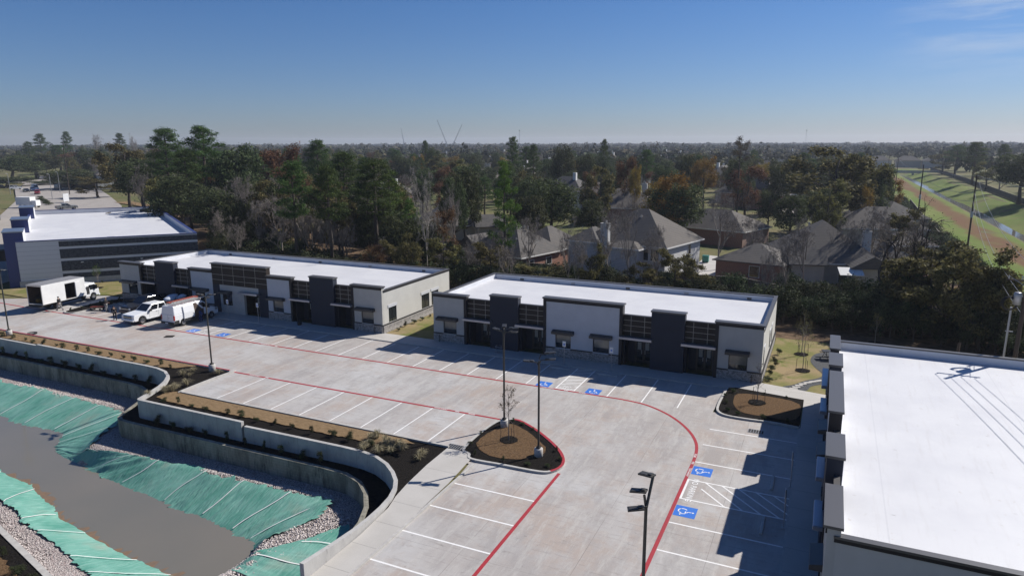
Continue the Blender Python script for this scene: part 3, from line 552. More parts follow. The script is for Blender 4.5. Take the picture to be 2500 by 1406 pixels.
def liner(name, T, B, n, label, seed, rows=11, fold=.05, straps=(), zoff=.05):
    tt = catmull(T, 1+n//len(T)); bb = catmull(B, 1+n//len(B)); k = min(len(tt), len(bb)); tt = np.array(tt[:k]); bb = np.array(bb[:k]); rnd = np.random.RandomState(seed)
    vv = np.linspace(-.06, 1.2, rows); jag = rnd.normal(0, .05, k); jag = np.convolve(jag, [.3, .4, .3], 'same')
    V = vv[None, :]+jag[:, None]*np.where(vv < .2, 1, 0)[None, :]; P = tt[:, None, :]*(1-V[..., None])+bb[:, None, :]*V[..., None]
    s = np.concatenate([[0], np.cumsum(np.hypot(*np.diff(tt, axis=0).T))]); ph = s[:, None]+V*.5
    amp = fold*(.35+.65*np.abs(vnoise(ph, ph*0+seed, 2.6, seed))*1.8); z = pond_h(P[..., 0], P[..., 1])+zoff+amp*(np.abs(vnoise(ph+V*.6, ph*0, .55, seed+1))*1.5+.9*np.abs(vnoise(ph-V*.5, V*2, .24, seed+2))+1.4*np.maximum(0, 1-np.abs(vnoise(ph+V*.9, V*.4, 1.5, seed+4))*7))
    ii, jj = np.meshgrid(np.arange(k-1), np.arange(rows-1), indexing='ij'); a = (ii*rows+jj).ravel(); f = np.stack([a, a+1, a+rows+1, a+rows], 1)
    o = raw_mesh(name, np.concatenate([P, z[..., None]], -1).reshape(-1, 3), f, 'liner_fabric', True); tag(o, label, 'pond liner')
    for u in straps:
        i = min(k-2, int(u*(k-1))); b = MB(); vs = np.linspace(-.05, 1.02, 12)
        for v in vs:
            w = .035; c = tt[i]*(1-v)+bb[min(k-1, i+int(k*.004))]*v; d = (tt[i+1]-tt[i]); d = d/np.linalg.norm(d)*w; c = c+(tt[i+1]-tt[i])/np.linalg.norm(tt[i+1]-tt[i])*.13*math.sin(v*5+u*40)*math.sin(u*97); zz = float(pond_h(np.array([c[0]]), np.array([c[1]]))[0])+zoff+fold*1.5+.03
            b.v += [(c[0]-d[0], c[1]-d[1], zz), (c[0]+d[0], c[1]+d[1], zz)]
        b.f = [(2*q, 2*q+1, 2*q+3, 2*q+2) for q in range(len(vs)-1)]; b.obj('strap', 'white_paint', o)
    return o
liner('pond_liner', PT, PB, 620, 'long green liner sheet pinned down the bank below the retaining wall', 3, fold=.085, straps=[.09, .15, .205, .26, .33, .385, .475, .545, .605, .67, .74, .80, .865])
liner('pond_liner', NT_, NB_, 300, 'pale green liner sheet on the bank beside the pale gravel and low planter', 5, fold=.05, straps=[.18, .3, .43, .55, .68, .8])
def patch_liner(T, B, label, seed, straps):
    return liner('pond_liner', T, B, 90, label, seed, 9, .04, straps, .07)
patch_liner([(-2.4, -20.2), (-1.6, -21.5), (-1.2, -23), (-1.0, -24.5), (-1.2, -26.5)], [(-2.9, -20.9), (-3.3, -22.2), (-4.2, -23.7), (-5.0, -25.1), (-4.6, -26.3)], 'small green liner scrap on gravel against the footpath wall', 7, (.35, .7))
# loose stones along the liner edges: nobody could count them
def stones():
    rnd = np.random.RandomState(4); N = 9000; t = rnd.rand(N); P = []
    regs = [((-6.2, -27.0), (-3.2, -19.5), .9, .5), ((-16, -18.5), (-5, -18.1), .3, .2), ((-14, -30.6), (-26, -27.9), .8, .22), ((-46, -13.2), (-31, -13.2), .35, .12), ((-8, -28.6), (-5, -26.5), .7, .3)]
    ph = (1+5**.5)/2; ico = np.array([(-1, ph, 0), (1, ph, 0), (-1, -ph, 0), (1, -ph, 0), (0, -1, ph), (0, 1, ph), (0, -1, -ph), (0, 1, -ph), (ph, 0, -1), (ph, 0, 1), (-ph, 0, -1), (-ph, 0, 1)])/1.9
    fc = np.array([(0, 11, 5), (0, 5, 1), (0, 1, 7), (0, 7, 10), (0, 10, 11), (1, 5, 9), (5, 11, 4), (11, 10, 2), (10, 7, 6), (7, 1, 8), (3, 9, 4), (3, 4, 2), (3, 2, 6), (3, 6, 8), (3, 8, 9), (4, 9, 5), (2, 4, 11), (6, 2, 10), (8, 6, 7), (9, 8, 1)])
    V = []; F = []
    for i in range(N):
        a, c, w, _ = regs[i % 5]; u = rnd.rand(); x = a[0]+(c[0]-a[0])*u+rnd.normal(0, w*.6); y = a[1]+(c[1]-a[1])*u+rnd.normal(0, w*.6); s = rnd.uniform(.02, .05)*(1.3 if i % 5 in (0, 4) else 1)
        z = float(pond_h(np.array([x]), np.array([y]))[0]); 
        if z < -3.38: continue
        V.append(ico*rnd.uniform(.7, 1.3, 3)*s+np.array([x, y, z+.05])); F.append(fc+12*(len(V)-1))
    o = raw_mesh('gravel', np.concatenate(V), np.concatenate(F), 'stone_loose'); tag(o, 'loose pale stones along the liner edges', 'gravel', kind='stuff')
mat('stone_loose', (.46, .41, .385), .9, isl=.35)
stones()
# low planter and roof corner on the near side of the pond
tag(MB().ribbon([(-40, -24.6), (-24, -28.3), (-19.8, -29.4), (-16.4, -30.2), (-13, -31.0), (-6, -32.8)], .3, -2.7, -1.75).obj('low_wall', 'kerb_concrete'), 'low pale concrete wall edging the planter by the pale gravel', 'wall')
sheet('mulch_bed', [(-40, -24.7), (-24, -28.4), (-19.8, -29.5), (-16.4, -30.3), (-13, -31.1), (-6, -32.9), (-6, -37), (-40, -37)], -1.8, 'black_mulch')
mat_patch('straw_bed', [(-24, -29.6), (-17.6, -30.75), (-14, -31.7), (-8, -33.4), (-8, -37), (-24, -37)], -1.76, 'leaf_litter', 9, .1)
# ground covers
sheet('forest_floor', [(-150, 26), (-64, 26.5), (-60, 22.5), (42, 22.5), (41.5, 62), (4, 60), (-60, 64), (-100, 90), (-150, 95)], -.02, 'soil')
sheet('lawn', [(-80.5, 3.3), (-77, 3.6), (-72.2, 3.4), (-67.4, 6.8), (-63.5, 8.9), (-60.5, 9.1), (-59.45, 8.6), (-59.45, 22.4), (-64, 26), (-80, 8.5)], .03, 'young_lawn')
sheet('lawn', [(-19.5, 8.03), (-13.5, 8.03), (-13.5, 23), (-19.5, 23)], .03, 'young_lawn'); sheet('lawn', [(17.72, 8.04), (22.7, 7.12), (40, 7.2), (42, 23), (17.72, 23)], .03, 'young_lawn')
SG = catmull([(19.3, 7.8), (20.1, 8.8), (20.9, 10.2), (21.9, 11.4), (22.2, 12.6), (21.6, 14.2), (21.15, 16), (21.3, 18), (22.1, 19.4), (24, 20.2), (26, 19), (26, 12), (24, 10.4), (22.4, 9.9), (21.4, 8.9), (21.0, 7.6)], 4, True)
sheet('slate_path', SG, .05, 'slate_gravel')
for i, (x, y) in enumerate([(20.15, 7.7), (20.32, 8.15), (20.5, 8.65), (20.75, 9.15), (21.1, 9.65), (21.5, 10.1), (21.95, 10.55)]):
    o = MB().obox((0, 0, 0), (.62, .3, .05)).obj('stepping_stone', 'walk_concrete', bevel=.01); o.location = (x, y, .075); o.rotation_euler = (0, 0, math.radians(8+i*6))
    tag(o, ['first pale square paver, beside the concrete walk', 'second paver from the concrete walk in the slate path', 'third paver from the concrete walk in the slate path', 'middle paver of the seven in the slate path', 'fifth paver from the concrete walk in the slate path', 'sixth paver from the concrete walk in the slate path', 'last paver in the slate path, under the blue canopy'][i], 'paver', 'stepping stones in the slate path')
def tree_ring(x, y, r=.75, z=.06): mat_patch('mulch_ring', [(x+r*math.cos(t*.524), y+r*math.sin(t*.524)) for t in range(12)], z, 'black_mulch', int(abs(x*7)), .05)
# ================================================================ BUILDINGS
def wall_holes(b, x0, x1, z0, z1, y0, y1, holes):
    """front wall (plane y) with rectangular openings, butted blocks"""
    zs = x0
    for hx0, hx1, hz0, hz1 in sorted(holes):
        if hx0 > zs: b.box(zs, hx0, y0, y1, z0, z1)
        if hz0 > z0: b.box(hx0, hx1, y0, y1, z0, hz0)
        if hz1 < z1: b.box(hx0, hx1, y0, y1, hz1, z1)
        zs = hx1
    if zs < x1: b.box(zs, x1, y0, y1, z0, z1)
def window(par, x0, x1, z0, z1, y, glass='papered_glass', mull=0, fr='dark_frame', dark=None):
    f = MB(); t = .05
    f.box(x0, x0+t, y, y+.07, z0, z1); f.box(x1-t, x1, y, y+.07, z0, z1); f.box(x0+t, x1-t, y, y+.07, z0, z0+t); f.box(x0+t, x1-t, y, y+.07, z1-t, z1)
    for i in range(mull): xm = x0+(x1-x0)*(i+1)/(mull+1); f.box(xm-.02, xm+.02, y, y+.07, z0+t, z1-t)
    o = f.obj('window', fr, par); MB().box(x0+t, x1-t, y+.03, y+.04, z0+t, z1-t).obj('pane', glass, o)
    if dark: MB().box(x0+t+.01, x1-t-.01, y+.022, y+.028, z0+t, z0+dark).obj('pane', 'dark_glass', o)
    return o
def door_pair(par, x0, x1, y, h=2.12):
    """dark storefront: side light, two leaves with paper sheets taped to the glass"""
    f = MB(); f.box(x0, x1, y, y+.08, h, h+.25); f.box(x0, x0+.1, y, y+.08, 0, h); f.box(x1-.1, x1, y, y+.08, 0, h); s = MB()
    f.obj('door_frame', 'storefront_metal', par); w = (x1-x0-.2)/2
    for i in range(2):
        a = x0+.1+i*w; d = MB(); d.box(a+.01, a+.11, y+.01, y+.06, .02, h-.01); d.box(a+w-.11, a+w-.01, y+.01, y+.06, .02, h-.01); d.box(a+.11, a+w-.11, y+.01, y+.06, .02, .27); d.box(a+.11, a+w-.11, y+.01, y+.06, h-.12, h-.01); d.box(a+.11, a+w-.11, y+.015, y+.055, .95, 1.02)
        o = d.obj('door', 'storefront_metal', par); MB().box(a+.11, a+w-.11, y+.035, y+.04, .27, h-.12).obj('pane', 'dark_glass', o); MB().box(a+.16, a+w-.2, y+.022, y+.026, 1.22, h-.2).obj('notice_paper', 'paper', o)
        MB().box(a+(w-.17 if i == 0 else .13), a+(w-.13 if i == 0 else .17), y-.05, y+.01, .85, 1.2).obj('handle', 'galvanised', o)
def awning(par, x0, x1, zt, d=.5, h=.34):
    b = MB(); b.xprism([(0, zt), (-d, zt-h*.35), (-d, zt-h), (0, zt-h)], x0, x1); return b.obj('awning', 'canopy_dark', par, bevel=.01)
mat('canopy_dark', (.032, .032, .035), .4)
def canopy(par, x0, x1, zt, d=.6):
    b = MB(); b.box(x0, x1, -d, .02, zt-.22, zt-.03); b.box(x0+.03, x1-.03, -d+.03, .02, zt-.03, zt)
    o = b.obj('canopy', 'canopy_metal', par, bevel=.01); return o
def retail(name, label, loc, rz, segs, depth, roof_z, par_z, side_windows=(), side='none', cap='cap_metal', bz=0.):
    """one-storey retail block in its own frame: x along the front, y into the block. segs: (kind, x0, x1, height, options)"""
    L_ = segs[-1][2]; R = empty(name, loc, rz, label, 'building')
    body = MB(); t = .25
    body.box(0, t, .201, depth-t, 0, par_z); body.box(0, L_, depth-t, depth, 0, par_z)
    holes = [(a, c, z0, z1) for a, c, z0, z1 in side_windows]
    # the end wall that the photo shows, with its openings (swap axes)
    zs = .201
    for y0, y1, z0, z1 in sorted(holes):
        body.box(L_-t, L_, zs, y0, 0, par_z); body.box(L_-t, L_, y0, y1, 0, z0); body.box(L_-t, L_, y0, y1, z1, par_z); zs = y1
    body.box(L_-t, L_, zs, depth-t, 0, par_z)
    body.obj('wall', 'stucco_side', R)
    for y0, y1, z0, z1 in holes:
        w = MB(); w.box(L_-.09, L_-.04, y0, y1, z0, z0+.05); w.box(L_-.09, L_-.04, y0, y1, z1-.05, z1); w.box(L_-.09, L_-.04, y0, y0+.05, z0+.05, z1-.05); w.box(L_-.09, L_-.04, y1-.05, y1, z0+.05, z1-.05); w.box(L_-.09, L_-.04, (y0+y1)/2-.02, (y0+y1)/2+.02, z0+.05, z1-.05)
        o = w.obj('window', 'dark_frame', R); MB().box(L_-.075, L_-.065, y0+.05, y1-.05, z0+.05, z1-.05).obj('pane', 'dark_glass', o)
        MB().box(L_+.002, L_+.05, y0-.12, y1+.12, z1+.02, z1+.32).obj('window_header', 'stucco_white', R)
    st = MB(); st.box(L_+.003, L_+.09, -.05, depth, -.05, .88); st.obj('stone_base', 'stone_side', R); MB().box(L_+.003, L_+.13, -.09, depth, .883, .96).obj('stone_sill', 'dark_frame', R)
    MB().box(t, L_-t, t, depth-t, roof_z-.2, roof_z).obj('roof', 'roof_membrane', R)
    # inner faces of the parapet are membrane too
    pi = MB(); e = .012; pi.box(t, t+e, t, depth-t, roof_z, par_z-.02); pi.box(L_-t-e, L_-t, t, depth-t, roof_z, par_z-.02); pi.box(t+e, L_-t-e, depth-t-e, depth-t, roof_z, par_z-.02); pi.obj('parapet_lining', 'roof_lining', R)
    cp = MB(); o_ = .06; cp.box(-o_, t+.02, .1, depth+o_, par_z, par_z+.1); cp.box(t+.02, L_-t-.02, depth-t-.02, depth+o_, par_z, par_z+.1); cp.box(L_-t-.02, L_+o_, .1, depth+o_, par_z, par_z+.1)
    cp.obj('parapet_cap', cap, R)
    tr = MB(); tr.box(L_+.001, L_+.03, .12, depth, par_z-.16, par_z-.001); tr.obj('fascia', 'dark_frame', R)
    for k in range(5):
        xx = L_*(k+.55)/5; s = MB(); s.box(xx, xx+.42, depth-t-.1, depth-t-e-.001, roof_z+.04, roof_z+.24); s.obj('scupper', 'galvanised' if k % 2 else 'cap_metal', R)
    for i, sg in enumerate(segs):
        k, x0, x1, h = sg[:4]; op = sg[4] if len(sg) > 4 else {}
        if k == 'bay':
            b = MB(); b.box(x0, x1, .12, .3, 2.62, h); b.obj('panel', 'brown_panel', R)
            rv = MB(); w = x1-x0
            for z in (h-.42, h-.9, h-1.4): rv.box(x0, x1, .105, .118, z-.018, z+.018)
            for x in (x0+w*.27, x0+w*.74): rv.box(x-.018, x+.018, .1, .117, 2.63, h-.02)
            rv.obj('reveal_strip', 'reveal_strip', R)
            MB().box(x0, x1, .08, .34, h, h+.08).obj('parapet_cap', cap, R)
            al = MB(); al.box(x0, x0+.14, .3, 1.5, 0, 2.62); al.box(x1-.14, x1, .3, 1.5, 0, 2.62); al.box(x0+.14, x1-.14, 1.42, 1.5, 2.36, 2.62); al.box(x0+.14, x1-.14, .3, 1.42, 2.56, 2.62)
            dw = op.get('door', (x0+.75, x1-.2)); al.box(x0+.14, dw[0], 1.42, 1.5, 0, 2.36); 
            if dw[1] < x1-.14: al.box(dw[1], x1-.14, 1.42, 1.5, 0, 2.36)
            al.obj('entry_wall', 'navy_panel', R); door_pair(R, dw[0], dw[1], 1.44)
            c0, c1 = op.get('canopy', (x0-.2, x1+.15)); canopy(R, c0, c1, op.get('cz', 2.8))
        elif k == 'tower':
            y0 = -.25; d = .42; b = MB(); b.box(x0, x1, y0, d, 0, h); b.obj('tower', op.get('m', 'navy_panel'), R)
            gr = MB()
            for z in (1.0, 1.95, 2.9, 3.85, 4.6): gr.box(x0+.01, x1-.01, y0-.004, y0-.001, z, z+.018)
            gr.obj('panel_joint', 'dark_frame', R)
            bk = MB(); bk.box(x0+.02, x1-.02, d+.001, d+.02, roof_z, h-.02); bk.obj('tower_back', 'roof_lining', R)
            MB().box(x0-.07, x1+.07, y0-.08, d+.08, h, h+.13).obj('tower_cap', cap, R, bevel=.008)
        else:
            y0 = -.14; fl, fr_ = op.get('frame', (0, 0)); ft = op.get('top', .3); d = op.get('d', .34); wins = op.get('wins', [])
            xa, xb = x0+(.28 if fl else 0), x1-(.28 if fr_ else 0); wm = op.get('m', 'stucco_beige')
            if k == 'grid':
                b = MB(); b.box(x0, x1, y0, d, 3.4, h); b.obj('panel', 'brown_panel', R); rv = MB(); n = 5
                for z in (h-.34, 3.95, h-1.2-.0): rv.box(x0, x1, y0-.012, y0-.002, z-.02, z+.02)
                for j in range(1, 5): x = x0+(x1-x0)*j/5; rv.box(x-.02, x+.02, y0-.014, y0-.003, 3.42, h-.02)
                rv.obj('reveal_strip', 'reveal_strip', R)
                b = MB(); b.box(x0, x0+1.05, y0, .2, 0, 3.4); b.box(x1-1.35, x1, y0, .2, 0, 3.4); b.obj('side_panel', 'navy_panel', R)
                b = MB(); wall_holes(b, x0+1.05, x1-1.35, 0, 3.4, y0+.03, .2, wins+[op['dr']]); b.obj('front_wall', wm, R)
                for w in wins: window(R, *w, y0+.1, 'dark_glass')
                dr = op['dr']; bb = MB(); bb.box(dr[0]-.001, dr[1]+.001, .2, 1.4, dr[3], dr[3]+.05); bb.box(dr[0]-.05, dr[0], .2, 1.4, 0, dr[3]); bb.box(dr[1], dr[1]+.05, .2, 1.4, 0, dr[3]); bb.box(dr[0]-.05, dr[1]+.05, 1.4, 1.45, 0, dr[3]+.05); bb.obj('entry_wall', 'brown_panel', R)
                door_pair(R, dr[0]+.3, dr[1]-.05, 1.3, 2.1)
            else:
                b = MB(); wall_holes(b, xa, xb, .88, h, y0, .2, wins); b.box(xa+(.004 if i == 0 else 0), xb-(.004 if i == len(segs)-1 else 0), .201, d, par_z+.101 if i in (0, len(segs)-1) else roof_z-.1, h); b.obj('front_wall', wm, R)
                s = MB(); s.box(xa, xb-(0 if i < len(segs)-1 else .0), y0-.06, .2, -.05, .879); s.obj('stone_base', 'stone_base', R); sl = MB(); zs = xa
                for w in wins: sl.box(zs, w[0], y0-.1, y0-.001, .881, .965); zs = w[1]
                sl.box(zs, xb, y0-.1, y0-.001, .881, .965); sl.obj('stone_sill', 'dark_frame', R)
                for w in wins: window(R, *w, y0+.1, op.get('glass', 'papered_glass'), dark=op.get('dark', .45))
                f = MB()
                if fl: f.box(x0, xa, y0-.07, d, 0, h)
                if fr_: f.box(xb, x1, y0-.07, d, 0, h)
                f.box(xa, xb, y0-.06, y0-.002, h-ft+.05, h); f.obj('frame', 'dark_frame', R)
                bk = MB(); bk.box(x0+.3, x1-.3, d+.001, d+.015, roof_z, h-.02); bk.obj('parapet_back', 'roof_lining', R)
            MB().box(x0-.08, x1+.1, y0-.14, d+.08, h, h+.12).obj('parapet_cap', cap, R, bevel=.008)
            for a in op.get('awn', []): 
                w = awning(R, a[0], a[1], a[2] if len(a) > 2 else 2.66); w.location.y = y0
            for a in op.get('can', []): w = canopy(R, a[0], a[1], a[2]); w.location.y = y0
    return R
mat('roof_lining', (.62, .63, .66), .6, (.56, .57, .6), .8)
g = G('stone_side', .9, .25)
b_ = g.N.new('ShaderNodeTexBrick'); g.L.new(g.vec((1, 1, 1), (PI/2, 0, PI/2)), b_.inputs[0]); b_.inputs['Scale'].default_value = 3.4; b_.inputs['Mortar Size'].default_value = .03; b_.inputs['Color1'].default_value = (.16, .15, .145, 1); b_.inputs['Color2'].default_value = (.40, .385, .37, 1); b_.inputs['Mortar'].default_value = (.12, .11, .105, 1)
g.bump(b_.outputs[1], -.5, .03); g.done(g.mix(g.rng(g.noise(g.vec(), 6, 3), .45, .62, 0, .5), b_.outputs[0], (.46, .44, .42)))
wn = lambda a, c: (a, c, .95, 2.22)
# centre-right block
retail('retail_building', 'grey shop block with a white framed centre panel, between garden and long block', (-13.4, 8.0, 0), 0, [
    ('panel', 0, 3.75, 4.85, dict(frame=(0, 1), wins=[wn(1.12, 2.6)], awn=[(.5, 2.8)])), ('bay', 3.75, 6.35, 4.6, dict(canopy=(3.5, 6.5))), ('tower', 6.35, 9.27, 5.2), ('bay', 9.27, 11.8, 4.6),
    ('panel', 11.8, 19.3, 5.48, dict(frame=(1, 1), m='stucco_white', wins=[wn(13.0, 14.5), wn(16.6, 18.12)], awn=[(12.75, 14.82), (16.37, 18.42)], d=.45)), ('bay', 19.3, 21.85, 4.6), ('tower', 21.85, 24.7, 5.2), ('bay', 24.7, 27.2, 4.6),
    ('panel', 27.2, 31.0, 4.85, dict(frame=(1, 0), wins=[wn(28.38, 29.88)], awn=[(28.1, 30.05)]))], 13.75, 4.0, 4.5,
    side_windows=[(1.0, 1.9, 1.0, 2.6), (6.7, 7.9, 1.0, 2.6), (8.7, 9.8, 1.0, 2.6)])
# centre-left long block
retail('retail_building', 'long shop block with a brown gridded centre panel, beside the parked van and pickup', (-59.4, 8.0, 0), 0, [
    ('panel', 0, 3.9, 4.88, dict(frame=(0, 1), wins=[wn(1.3, 2.95)], awn=[(.25, 2.95)], glass='dark_glass', dark=None)), ('bay', 3.9, 6.55, 4.65, dict(cz=2.8)), ('tower', 6.55, 9.8, 5.32), ('bay', 9.8, 12.2, 4.65),
    ('panel', 12.2, 16.0, 4.93, dict(frame=(1, 0), m='stucco_white', wins=[wn(13.0, 14.6)], awn=[(12.6, 15.3, 2.75)], d=.34, glass='dark_glass', dark=None)),
    ('grid', 16.0, 24.4, 5.77, dict(m='stucco_beige', wins=[(17.4, 18.9, 1.0, 2.4)], dr=(20.75, 23.0, 0, 2.6), awn=[(17.2, 19.0, 2.75)], can=[(20.4, 23.3, 2.85)], d=.45)),
    ('panel', 24.4, 27.95, 4.93, dict(frame=(0, 1), m='stucco_white', wins=[wn(25.1, 26.6)], awn=[(24.5, 26.9)])), ('bay', 27.95, 30.55, 4.65), ('tower', 30.55, 33.75, 5.32), ('bay', 33.75, 36.0, 4.65),
    ('panel', 36.0, 39.85, 4.88, dict(frame=(1, 0), wins=[wn(37.2, 38.75)], awn=[(36.6, 38.95)]))], 13.75, 4.0, 4.5,
    side_windows=[(1.0, 2.45, .98, 2.55), (7.45, 9.1, .98, 2.6), (9.6, 11.15, .98, 2.6)])
# east block, facing the lot
retail('retail_building', 'white roofed block beside the accessible stalls, seen from above', (22.68, 6.0, .1), -PI/2, [
    ('panel', .3, 3.9, 5.1, dict(frame=(0, 1), wins=[wn(1.4, 2.9)])), ('bay', 3.9, 6.75, 4.72, dict(canopy=(1.6, 5.8), cz=3.0)), ('tower', 6.75, 9.5, 5.55), ('bay', 9.5, 11.45, 4.72, dict(canopy=(8.2, 10.8), cz=3.0, door=(9.7, 11.2))),
    ('panel', 11.45, 18.3, 5.75, dict(frame=(1, 1), m='stucco_white', wins=[wn(11.9, 13.3), wn(15.5, 17.0)], awn=[(11.7, 13.5, 2.9), (15.2, 17.1, 2.9)], d=.4)), ('bay', 18.3, 20.9, 4.72, dict(canopy=(17.7, 20.3), cz=3.0)), ('tower', 20.9, 23.6, 5.55), ('bay', 23.6, 25.55, 4.72, dict(canopy=(22.7, 25.2), cz=3.0, door=(23.8, 25.4))),
    ('panel', 25.55, 29.0, 5.1, dict(frame=(1, 0), wins=[wn(26.4, 27.8)], awn=[(26.3, 28.0, 2.9)]))], 22, 4.2, 4.72)
# near flank of the east block: joint lines
# dark split-block building to the west
def block_building():
    a = np.array([-79.25, 7.2]); c = np.array([-64.25, 24.2]); d = (c-a)/np.linalg.norm(c-a); rz = math.atan2(d[1], d[0]); Lx = float(np.linalg.norm(c-a)); R = empty('block_building', (a[0], a[1], 0), rz, 'dark split-block building with pale stripes and a white roof', 'building'); D = 53.
    H_ = 6.3
    b = MB(); b.box(0, 5.0, 0, .3, 0, H_); b.box(0, .3, .3, D, 0, H_); b.box(Lx-.3, Lx, .3, D, 0, H_); b.box(.3, Lx-.3, D-.3, D, 0, H_); b.obj('wall', 'panel_siding', R)
    b = MB()
    for z0, z1 in ((0, 1.55), (1.95, 3.35), (3.72, 5.05), (5.38, 6.12)): b.box(5.0, Lx, .0, .3, z0, z1)
    b.obj('block_band', 'split_block', R); b = MB()
    for z0, z1 in ((1.55, 1.95), (3.35, 3.72), (5.05, 5.38), (6.12, H_)): b.box(5.0, Lx-.001, .03, .3, z0, z1)
    b.obj('pale_band', 'panel_siding', R)
    b = MB(); b.box(-.15, Lx+.3, -.12, -.002, -.1, .85); b.obj('plinth', 'kerb_concrete', R)
    MB().box(.3, Lx-.3, .3, D-.3, H_-.95, H_-.75).obj('roof', 'roof_membrane', R)
    b = MB(); e = .012; b.box(.3, .3+e, .3, D-.3, H_-.75, H_-.02); b.box(Lx-.3-e, Lx-.3, .3, D-.3, H_-.75, H_-.02); b.box(.3+e, Lx-.3-e, D-.3-e, D-.3, H_-.75, H_-.02); b.obj('parapet_lining', 'roof_lining', R)
    b = MB(); b.box(-.05, Lx+.05, -.06, .34, H_, H_+.1); b.box(-.05, .34, .34, D+.05, H_, H_+.1); b.box(Lx-.34, Lx+.05, .34, D+.05, H_, H_+.1); b.box(.34, Lx-.34, D-.34, D+.05, H_, H_+.1); b.obj('parapet_cap', 'cobalt_panel', R)
    for y0, y1 in ((0.35, 5.2), (19, 24), (44, 49)):
        MB().box(-1.4, .9, y0, y1, 0, 7.6).obj('tower', 'cobalt_panel', R); MB().box(.901, .93, y0+.02, y1-.02, 5.6, 7.58).obj('tower_back', 'roof_lining', R); MB().box(-1.5, 1.0, y0-.08, y1+.08, 7.6, 7.75).obj('tower_cap', 'canopy_metal', R)
    for x in (7.4, 14.9, 20.9): MB().box(x, x+.32, -.12, -.003, 3.0, 3.12).obj('wall_light', 'white_trim', R)
    for x, y in ((11.0, 1.6), (20.6, 2.0)):
        MB().box(x, x+.95, y, y+.9, H_-.75, H_-.1).obj('roof_unit', 'galvanised', R, bevel=.02)
    MB().box(8.2, 8.4, 1.0, 1.2, H_-.75, H_-.3).box(8.9, 9.1, 1.4, 1.6, H_-.75, H_-.35).obj('vent_pipe', 'white_trim', R)
    MB().xprism([(5.2, 3.1), (5.2, 4.6), (5.3, 4.6), (5.3, 3.1)], -3.2, -.0).obj('canopy_side', 'dark_frame', R)
    b = MB(); b.box(-3.2, 0, 5.4, 18, 3.1, 3.25)
    for k in range(12): b.box(-3.2, 0, 5.8+k, 5.9+k, 3.26, 3.32)
    b.obj('canopy', 'dark_frame', R)
    for ch in R.children:
        for v_ in ch.data.vertices:
            if v_.co.y > .3: v_.co.x -= .153*(v_.co.y-.3)
    return R, rz
blkR, blk_rz = block_building()
# a scrap heap of wrapped sheets on that roof
def on_block(x, y, z): x -= .153*y; c, s = math.cos(blk_rz), math.sin(blk_rz); return (-79.25+c*x-s*y, 7.2+s*x+c*y, z)
for i, (x, y, sz) in enumerate([(20.5, 50.3, (2.4, .8, .5)), (21.4, 48.5, (1.2, 1.4, .35)), (17.5, 49.8, (2.6, .5, .15)), (13.5, 49.6, (1.8, .3, .1))]):
    o = MB().obox((0, 0, 0), sz).obox((.1, .05, sz[2]*.45), (sz[0]*.7, sz[1]*.6, sz[2]*.5), .3).obj('roofing_bundle', ['dark_metal', 'galvanised', 'plastic_wrap', 'brown_panel'][i], bevel=.03); o.location = on_block(x, y, 5.75+sz[2]/2-.16); o.rotation_euler = (0, 0, blk_rz+i*.4)
    tag(o, ['dark folded bundle in the far roof corner of the block building', 'grey bundle next to the dark one in the far roof corner', 'plastic wrapped strip lying along the far parapet', 'short brown strip lying by the far parapet'][i], 'bundle')
# second dark-fronted block at the picture's west edge
def west_block():
    R = empty('office_building', (-178+60*.84, 60-60*.54, 0), math.radians(57.3), 'grey fronted office block with white bands at the west edge', 'building')
    b = MB(); b.box(-20, 0, 0, 60, 0, 5.6); b.obj('wall', 'galv_panel', R); MB().box(-20.1, .1, -.1, 60.1, 5.6, 5.8).obj('roof', 'roof_lining', R); b = MB()
    for k in range(15): b.box(.001, .14, 1.2+k*4, 1.5+k*4, 0, 5.6)
    b.obj('pilaster', 'storefront_metal', R); b = MB()
    for z in (2.2, 5.0): b.box(.002, .1, 0, 60, z, z+.4)
    b.obj('white_band', 'stucco_white', R)
    for k in range(14): MB().box(.002, .06, 1.7+k*4, 5.0+k*4, .3, 2.1).obj('window', 'dark_glass', R)
mat('galv_panel', (.16, .165, .175), .6)
west_block()
# roof corner of a building under the near edge
R = empty('low_building', (-13.6, -33.5, -3), math.radians(-15), 'dark edged corner of a roof beside the low planter', 'building')
MB().box(-16, 4, -6, .25, 0, 2.9).obj('wall', 'dark_frame', R); MB().box(-15.7, 3.7, -5.7, -.1, 2.9, 2.93).obj('roof', 'canopy_metal', R)
# ================================================================ HOUSES
def hip_roof(w, d, h, z, ov=.45, ridge=None, gable=False):
    """w along x, d along y, ridge along the longer side"""
    a, c = w/2+ov, d/2+ov; b = MB(); lift = -.12
    if w >= d: r = (a-c)*.999 if not gable else a; R_ = [(-r, 0, z+h), (r, 0, z+h)]
    else: r = (c-a) if not gable else c; R_ = [(0, -r, z+h), (0, r, z+h)]
    B_ = [(-a, -c, z+lift), (a, -c, z+lift), (a, c, z+lift), (-a, c, z+lift)]; T_ = [(x, y, q+.14) for x, y, q in B_]
    v = B_+T_+R_; f = [(3, 2, 1, 0), (0, 1, 5, 4), (1, 2, 6, 5), (2, 3, 7, 6), (3, 0, 4, 7)]
    f += [(4, 5, 9, 8), (5, 6, 9), (6, 7, 8, 9), (7, 4, 8)] if w >= d else [(5, 6, 9, 8), (6, 7, 9), (7, 4, 8, 9), (4, 5, 8)]
    return b.add(v, f)
